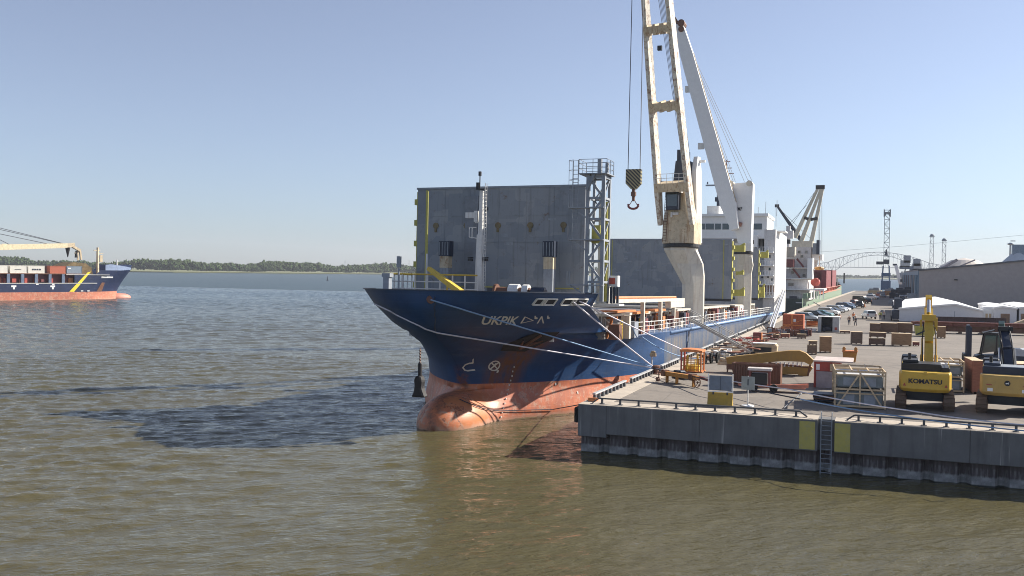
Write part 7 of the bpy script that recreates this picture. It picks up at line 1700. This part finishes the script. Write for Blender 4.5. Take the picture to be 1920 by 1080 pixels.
# orange cage on the berth edge, spreader on wheels
a_, b_ = G(1277, 697), G(1312, 700)
t = thing('orange_cage', 'orange steel access cage with a curved top beside the toe rail', 'cage', (a_.x, a_.y, QZ), 0); L = b_.x - a_.x; H = aty(1277, 655, a_.y).z - QZ
for x in (0, L):
    for y in (0, 1.6): mb = MB(); mb.bb(x - .06, x + .06, y - .06, y + .06, 0, H - .15); mb.build('post', redp if x == 0 else orangep, t)
mb = MB(); mb.prism([(-.1, H - .2), (L + .1, H - .2), (L + .1, H - .05), (L * .7, H + .02), (L * .3, H + .05), (-.1, H)], (0, .8, 0), (1, 0, 0), (0, 0, 1), (0, 1, 0), 1.8); mb.build('roof', orangep, t)
for y in (0, 1.6):
    mb = MB()
    for z in (.25, .55, .85, 1.15): mb.beam((0, y, z), (L, y, z), .05)
    mb.build('cross_bars', ocherp, t)
for k in range(5): mb = MB(); x = .2 + k * (L - .4) / 4; mb.beam((x, 0, .1), (x + ru(-.1, .1), .1, ru(1.1, 1.5)), .07); mb.build('bar', yellowp if k % 2 else ocherp, t)
mb = MB(); mb.tube((.35, .8, .1), (.4, .8, 1.45), .10, 6); mb.tube((L - .4, .8, .1), (L - .45, .8, 1.55), .10, 6); mb.box((L / 2, .8, .3), (L * .7, .8, .5)); mb.build('spreader_gear', yellowp, t)
mb = MB(); mb.bb(-.15, L + .15, -.1, 1.7, .02, .1); mb.build('floor', orangep, t)
a_, b_ = G(1239, 715), G(1311, 727)
t = thing('lifting_spreader', 'rusty orange lifting beam on small legs and a wheel near the berth edge', 'spreader', (a_.x, a_.y, QZ), math.atan2(b_.y - a_.y, b_.x - a_.x)); L = (b_ - a_).length
mb = MB(); mb.bb(.2, L - .2, -.18, .18, .55, .86); mb.build('beam', ocherp, t)
for x in (.5, L - .75): mb = MB(); mb.box((x, 0, .72), (.42, .5, .48)); mb.build('end_block', rustbrown, t)
for x in (.75, L - .62, 1.9): mb = MB(); mb.bb(x - .05, x + .05, -.12, .12, 0, .55); mb.build('leg', ocherp, t)
mb = MB(); n = 18
for i in range(n): a0, a1 = 2 * math.pi * i / n, 2 * math.pi * (i + 1) / n; mb.tube((L - .2, .28 * math.cos(a0), .36 + .34 * math.sin(a0)), (L - .2, .28 * math.cos(a1), .36 + .34 * math.sin(a1)), .045, 5)
for i in range(3): a0 = math.pi * i / 3; mb.tube((L - .2, .28 * math.cos(a0), .36 + .34 * math.sin(a0)), (L - .2, -.28 * math.cos(a0), .36 - .34 * math.sin(a0)), .03, 4)
w_ = mb.build('wheel', rustbrown, t)
mb = MB(); mb.beam((-.3, 0, .7), (.3, 0, .75), .12); mb.tube((-.25, 0, .1), (-.25, 0, .65), .05); mb.tube((-.35, -.12, .15), (-.35, .12, .15), .16, 10); mb.build('caster', rustbrown, t)
mb = MB(); mb.box((1.6, .7, .55), (1.5, .8, .5)); mb.box((1.5, .6, .9), (.9, .6, .2)); mb.build('chain_heap', darknavy, t, bev=.08); mb = MB(); mb.beam((2.6, .3, .85), (4.4, .5, .7), .14); mb.beam((3.0, .6, .7), (5.2, .2, .6), .1); mb.build('loose_bar', maroon, t)

# barrier with sign, sign post
a_, b_ = G(1326, 759), G(1374, 761)
t = thing('concrete_barrier', 'yellow jersey barrier block carrying a blue framed board', 'barrier', ((a_.x + b_.x) / 2, a_.y, QZ), .05); L = b_.x - a_.x
yb = paint('barrier_yellow', (.46, .30, .05), .7, var=.15, dirtamt=.35)
mb = MB(); mb.prism([(-.30, 0), (.30, 0), (.30, .08), (.13, .38), (.09, .82), (-.09, .82), (-.13, .38), (-.30, .08)], (0, .3, 0), (0, 1, 0), (0, 0, 1), (1, 0, 0), L); mb.build('block', yb, t, bev=.015)
for x in (-.45, .45): mb = MB(); mb.bb(x - .05, x + .05, .185, .23, .68, .84); mb.build('clamp', darknavy, t)
mb = MB(); mb.bb(-L / 2 + .08, L / 2 - .08, .27, .31, .95, 1.92); mb.build('board', paint('board_blue_grey', (.17, .21, .27)), t)
mb = MB(); mb.bb(-.012, .012, .262, .268, .95, 1.92); mb.build('board_joint', darknavy, t)
for x in (-L / 2 + .02, L / 2 - .02): mb = MB(); mb.bb(x - .03, x + .03, .26, .32, .8, 2.05); mb.build('upright', cleanwhite, t)
mb = MB(); mb.bb(-L / 2 + .05, L / 2 - .05, .265, .305, .84, .9); mb.build('lower_bar', cleanwhite, t)
a_ = G(1402, 761); t = thing('sign_board', 'grey square sign on a white pole with a round foot', 'sign', a_)
mb = MB(); mb.lathe([(.42, 0), (.40, .05), (.05, .09)], n=16); mb.build('base', cleanwhite, t); mb = MB(); mb.tube((0, 0, .05), (0, 0, 1.95), .035, 8); mb.build('pole', white, t)
mb = MB(); mb.bb(-.42, .42, -.06, -.036, 1.05, 1.92); mb.build('panel', paint('sign_back', (.30, .33, .32)), t); mb = MB(); mb.bb(-.03, .03, -.085, -.062, 1.35, 1.75); mb.build('clamp_strip', darknavy, t)

# lamp on a white post at the bollard, white cap
t = thing('quay_lamp', 'small white lamp head on a bent post by the hull', 'lamp', G(1222, 692)); mb = MB(); mb.tube((0, 0, 0), (0, 0, 1.1), .06, 6); mb.build('post', white, t); mb = MB(); mb.box((.1, 0, 1.3), (.55, .35, .35)); mb.box((.1, 0, 1.55), (.35, .3, .15)); mb.build('head', cranecream, t, bev=.04)
t = thing('corner_marker', 'small orange clamp lying on the very corner of the quay', 'clamp', (QX + .5, QY + 1.5, QZ)); mb = MB(); mb.box((0, .3, .08), (.5, .9, .14)); mb.box((.1, 0, .2), (.7, .15, .08)); mb.build('plate', orangep, t)

# heaps along the berth: timber, hoses, lashings
def scrap(px, py, w_, dp, h_, label, mats_, seed, n=16):
    random.seed(seed); t = thing('dunnage_heap', label, 'dunnage', G(px, py), ru(-.2, .2), 'heaps of dunnage and lashing gear along the berth')
    for k in range(n):
        a_ = Vector((ru(-w_ / 2, w_ / 2), ru(0, dp), ru(.05, h_))); L = ru(.5, 1.6); an_ = ru(-.6, .6); d_ = Vector((math.cos(an_), math.sin(an_), ru(-.12, .12))) * L
        mb = MB(); mb.beam(a_ - d_ / 2, a_ + d_ / 2, ru(.15, .5), ru(.08, .25)); mb.build('timber' if k % 3 else 'board', random.choice(mats_), t)
mt = [woodpale, woodtan, cleanwhite, rustbrown, darknavy, woodred, postcream]
scrap(1330, 676, 2.2, 6, .9, 'heap of boards and dark hoses just behind the orange cage', mt, 3, 26)
scrap(1350, 672, 3.4, 5, .8, 'pale heap of boards below the foot of the gangway', mt, 4, 30)
scrap(1378, 664, 4, 6, .9, 'heap of pale timber between the gangway and the ochre boom', mt, 5, 30)
scrap(1405, 655, 3, 8, 1.0, 'rusty heap right of the gangway foot', mt + [redp], 6, 22)
scrap(1425, 642, 2.0, 10, 1.0, 'heap of small gear beside the maroon steel panel', mt + [maroon], 8, 20)
t = thing('tyre_fender', 'dark tyres leaning by the heap behind the orange cage', 'tyres', G(1322, 682))
for k in range(3):
    mb = MB(); n = 14; c_ = Vector((k * .35, k * .8, .5))
    for i in range(n): a0, a1 = 2 * math.pi * i / n, 2 * math.pi * (i + 1) / n; mb.tube(c_ + Vector((.1 * k, .42 * math.cos(a0), .42 * math.sin(a0))), c_ + Vector((.1 * k, .42 * math.cos(a1), .42 * math.sin(a1))), .14, 6)
    mb.build('tyre', rubber, t)
# white sheet covered load right of the gangway foot
t = thing('covered_pallet', 'white sheeted low load right of the gangway foot', 'pallet', G(1434, 664)); mb = MB(); mb.prism([(-1.4, 0), (1.2, 0), (1.3, 1.0), (.2, 1.15), (-1.3, .95)], (0, .6, 0), (1, 0, 0), (0, 0, 1), (0, 1, 0), 1.5); mb.build('sheet', woodpale, t, bev=.1); mb = MB(); mb.bb(-1.3, 1.1, -.1, 1.2, 1.1, 1.18); mb.build('white_lid', cleanwhite, t); mb = MB(); mb.bb(-1.1, .7, -.2, -.16, .25, .75); mb.build('dark_opening', blackp, t)
# maroon upright panel and neighbours
t = thing('steel_locker', 'tall maroon steel locker standing among the dunnage', 'locker', G(1420, 645)); mb = MB(); mb.bb(-.55, .4, 0, .8, 0, 1.4); mb.build('body', maroon, t, bev=.03); mb = MB(); mb.bb(.41, .5, 0, .8, 0, 1.4); mb.build('side', orangep, t)
random.seed(12)
for k in range(14):     # row of dark baskets and boxes
    px = 1443 + k * 5.6; lb_ = 'dark lashing basket number-free row, %s' % ''
    t = thing('lashing_basket', 'dark lashing basket in the row before the orange wrapped crate', 'basket', G(px, 630.5 - (2 if k < 5 else 0) + ru(-.5, .5)), ru(-.15, .15), 'row of lashing baskets')
    h_ = ru(.9, 1.25); mb = MB(); mb.bb(-.32, .32, 0, .7, .08, h_ * .8); mb.build('load', random.choice((steelgrey, darknavy, rustbrown)), t, bev=.04); mb = MB(); [mb.bb(x - .03, x + .03, y - .03, y + .03, 0, h_) for x in (-.33, .33) for y in (0, .7)]; mb.bb(-.36, .36, -.03, .03, h_ - .06, h_); mb.bb(-.36, .36, -.03, .03, 0, .06); mb.build('frame', random.choice((maroon, rustbrown, woodred)), t)
for px, py, lb, m_ in ((1452, 636, 'low open crate with pale end, left of the basket row front', woodbrown), (1472, 634, 'low crate with pink cover and pale end before the baskets', woodred), (1503, 635, 'small grey low crate before the basket row', woodgrey)):
    closed_crate(G(px, py), .05, 1.15, .8, .62, lb, m_, grp='low crates before the basket row')
a_, b_ = G(1467, 619), G(1508, 619)
t = thing('wrapped_crate', 'big orange netted crate strapped with bands and a white label', 'crate', (a_.x, a_.y, QZ)); L = b_.x - a_.x; H = aty(1467, 589, a_.y).z - QZ
net = paint('net_orange', (.50, .13, .06), .8, var=.35, dirtamt=.4, dirt=(.25, .12, .08), scale=3); band = plain('band_orange', (.80, .28, .08))
mb = MB(); mb.bb(0, L, 0, 2.4, .1, H); mb.build('netted_load', net, t, bev=.06); mb = MB(); mb.bb(L * .42, L * .48, -.04, -.005, .1, H); mb.bb(0, L, -.04, -.005, H * .30, H * .36); mb.beam((0, -.02, H * .2), (L, -.02, H * .7), .05, .08, (0, 1, 0)); mb.build('band', band, t)
mb = MB(); mb.bb(L * .52, L * .64, -.06, -.042, H * .55, H * .72); mb.build('paper_label', cleanwhite, t); mb = MB(); mb.bb(-.2, L * .35, -.35, -.05, .1, H * .25); mb.build('lower_roll', orangep, t, bev=.08)
t = thing('flat_rack', 'flat rack with an orange tube load beside the netted crate', 'rack', G(1510, 617)); mb = MB(); mb.bb(0, 2.2, 0, 2, .9 + .6, 1.6 + .05); mb.build('dark_cover', blackp, t)
for k in range(4): mb = MB(); mb.tube((.1, .3 + .4 * k, .75 + (k % 2) * .3), (2.1, .3 + .4 * k, .8 + (k % 2) * .3), .22, 8); mb.build('tube', orangep, t)
mb = MB(); mb.bb(0, 2.2, 0, 2, .35, .5); mb.build('rack_base', woodpale, t)
for x in (.1, 2.1): mb = MB(); mb.bb(x - .06, x + .06, .1, .2, 0, 1.5); mb.build('rack_post', steelgrey, t)
# grey open fronted shelter
a_, b_ = G(1533, 622), G(1574, 623)
t = thing('open_shelter', 'grey open fronted shelter box with a pallet jack inside', 'shelter', (a_.x, a_.y, QZ)); L = b_.x - a_.x; H = aty(1533, 593, a_.y).z - QZ
sh = paint('shelter_grey', (.42, .43, .44)); mb = MB(); mb.bb(0, .5, 0, 2.4, 0, H - .08); mb.build('wall', sh, t); mb = MB(); mb.bb(L * .68, L, 0, 2.4, 0, H - .08); mb.build('wall', sh, t); mb = MB(); mb.bb(.5, L * .68, 2.2, 2.4, 0, H - .08); mb.build('wall', darknavy, t); mb = MB(); mb.bb(-.05, L + .05, -.1, 2.5, H - .08, H); mb.build('roof', cleanwhite, t)
mb = MB(); mb.bb(L * .78, L * .9, -.02, -.003, .35, .75); mb.build('red_sign', redp, t)
mb = MB(); mb.tube((.9, .4, .3), (.9, .6, .3), .3, 12); mb.box((1.4, .8, .5), (1, .6, .6)); mb.beam((.9, .5, .5), (.7, .5, 1.1), .08); mb.build('stored_jack', darknavy, t, bev=.03)
t = thing('white_boxes', 'white boxes on the ground left of the grey shelter', 'boxes', G(1520, 621)); 
for k in range(3): mb = MB(); mb.box((k * .55 - .5, .2, .22), (.45, .5, .42)); mb.build('box', cleanwhite, t)
# ------------------------------------------------------------------ overhead wire far behind the warehouse
t = thing('power_line', 'thin overhead wire crossing the sky above the warehouse', 'wire', (0, 900, 0)); mb = MB()
P = [aty(1470, 476, 900.), aty(1560, 471, 900.), aty(1700, 461, 900.), aty(1820, 450, 900.), aty(1960, 437, 900.)]
mb.path([p - Vector((0, 900, 0)) for p in P], .09, 4); mb.build('wire', lg, t)

# ------------------------------------------------------------------ the air: thin summer haze
hz = MB(); hz.bb(-2800, 2700, -40, 5600, -1.0, 125.0); ho = hz.build('haze', bpy.data.materials.new('haze_air')); ho['kind'] = 'stuff'; ho['label'] = 'thin pale summer haze'
hm = ho.data.materials[0]; hm.use_nodes = True; ht = hm.node_tree
for n_ in list(ht.nodes):
    if n_.type == 'BSDF_PRINCIPLED': ht.nodes.remove(n_)
pv = ht.nodes.new('ShaderNodeVolumePrincipled'); pv.inputs['Color'].default_value = (.86, .90, 1, 1); pv.inputs['Density'].default_value = .000085; pv.inputs['Anisotropy'].default_value = .1
ht.links.new(pv.outputs[0], ht.nodes['Material Output'].inputs['Volume'])
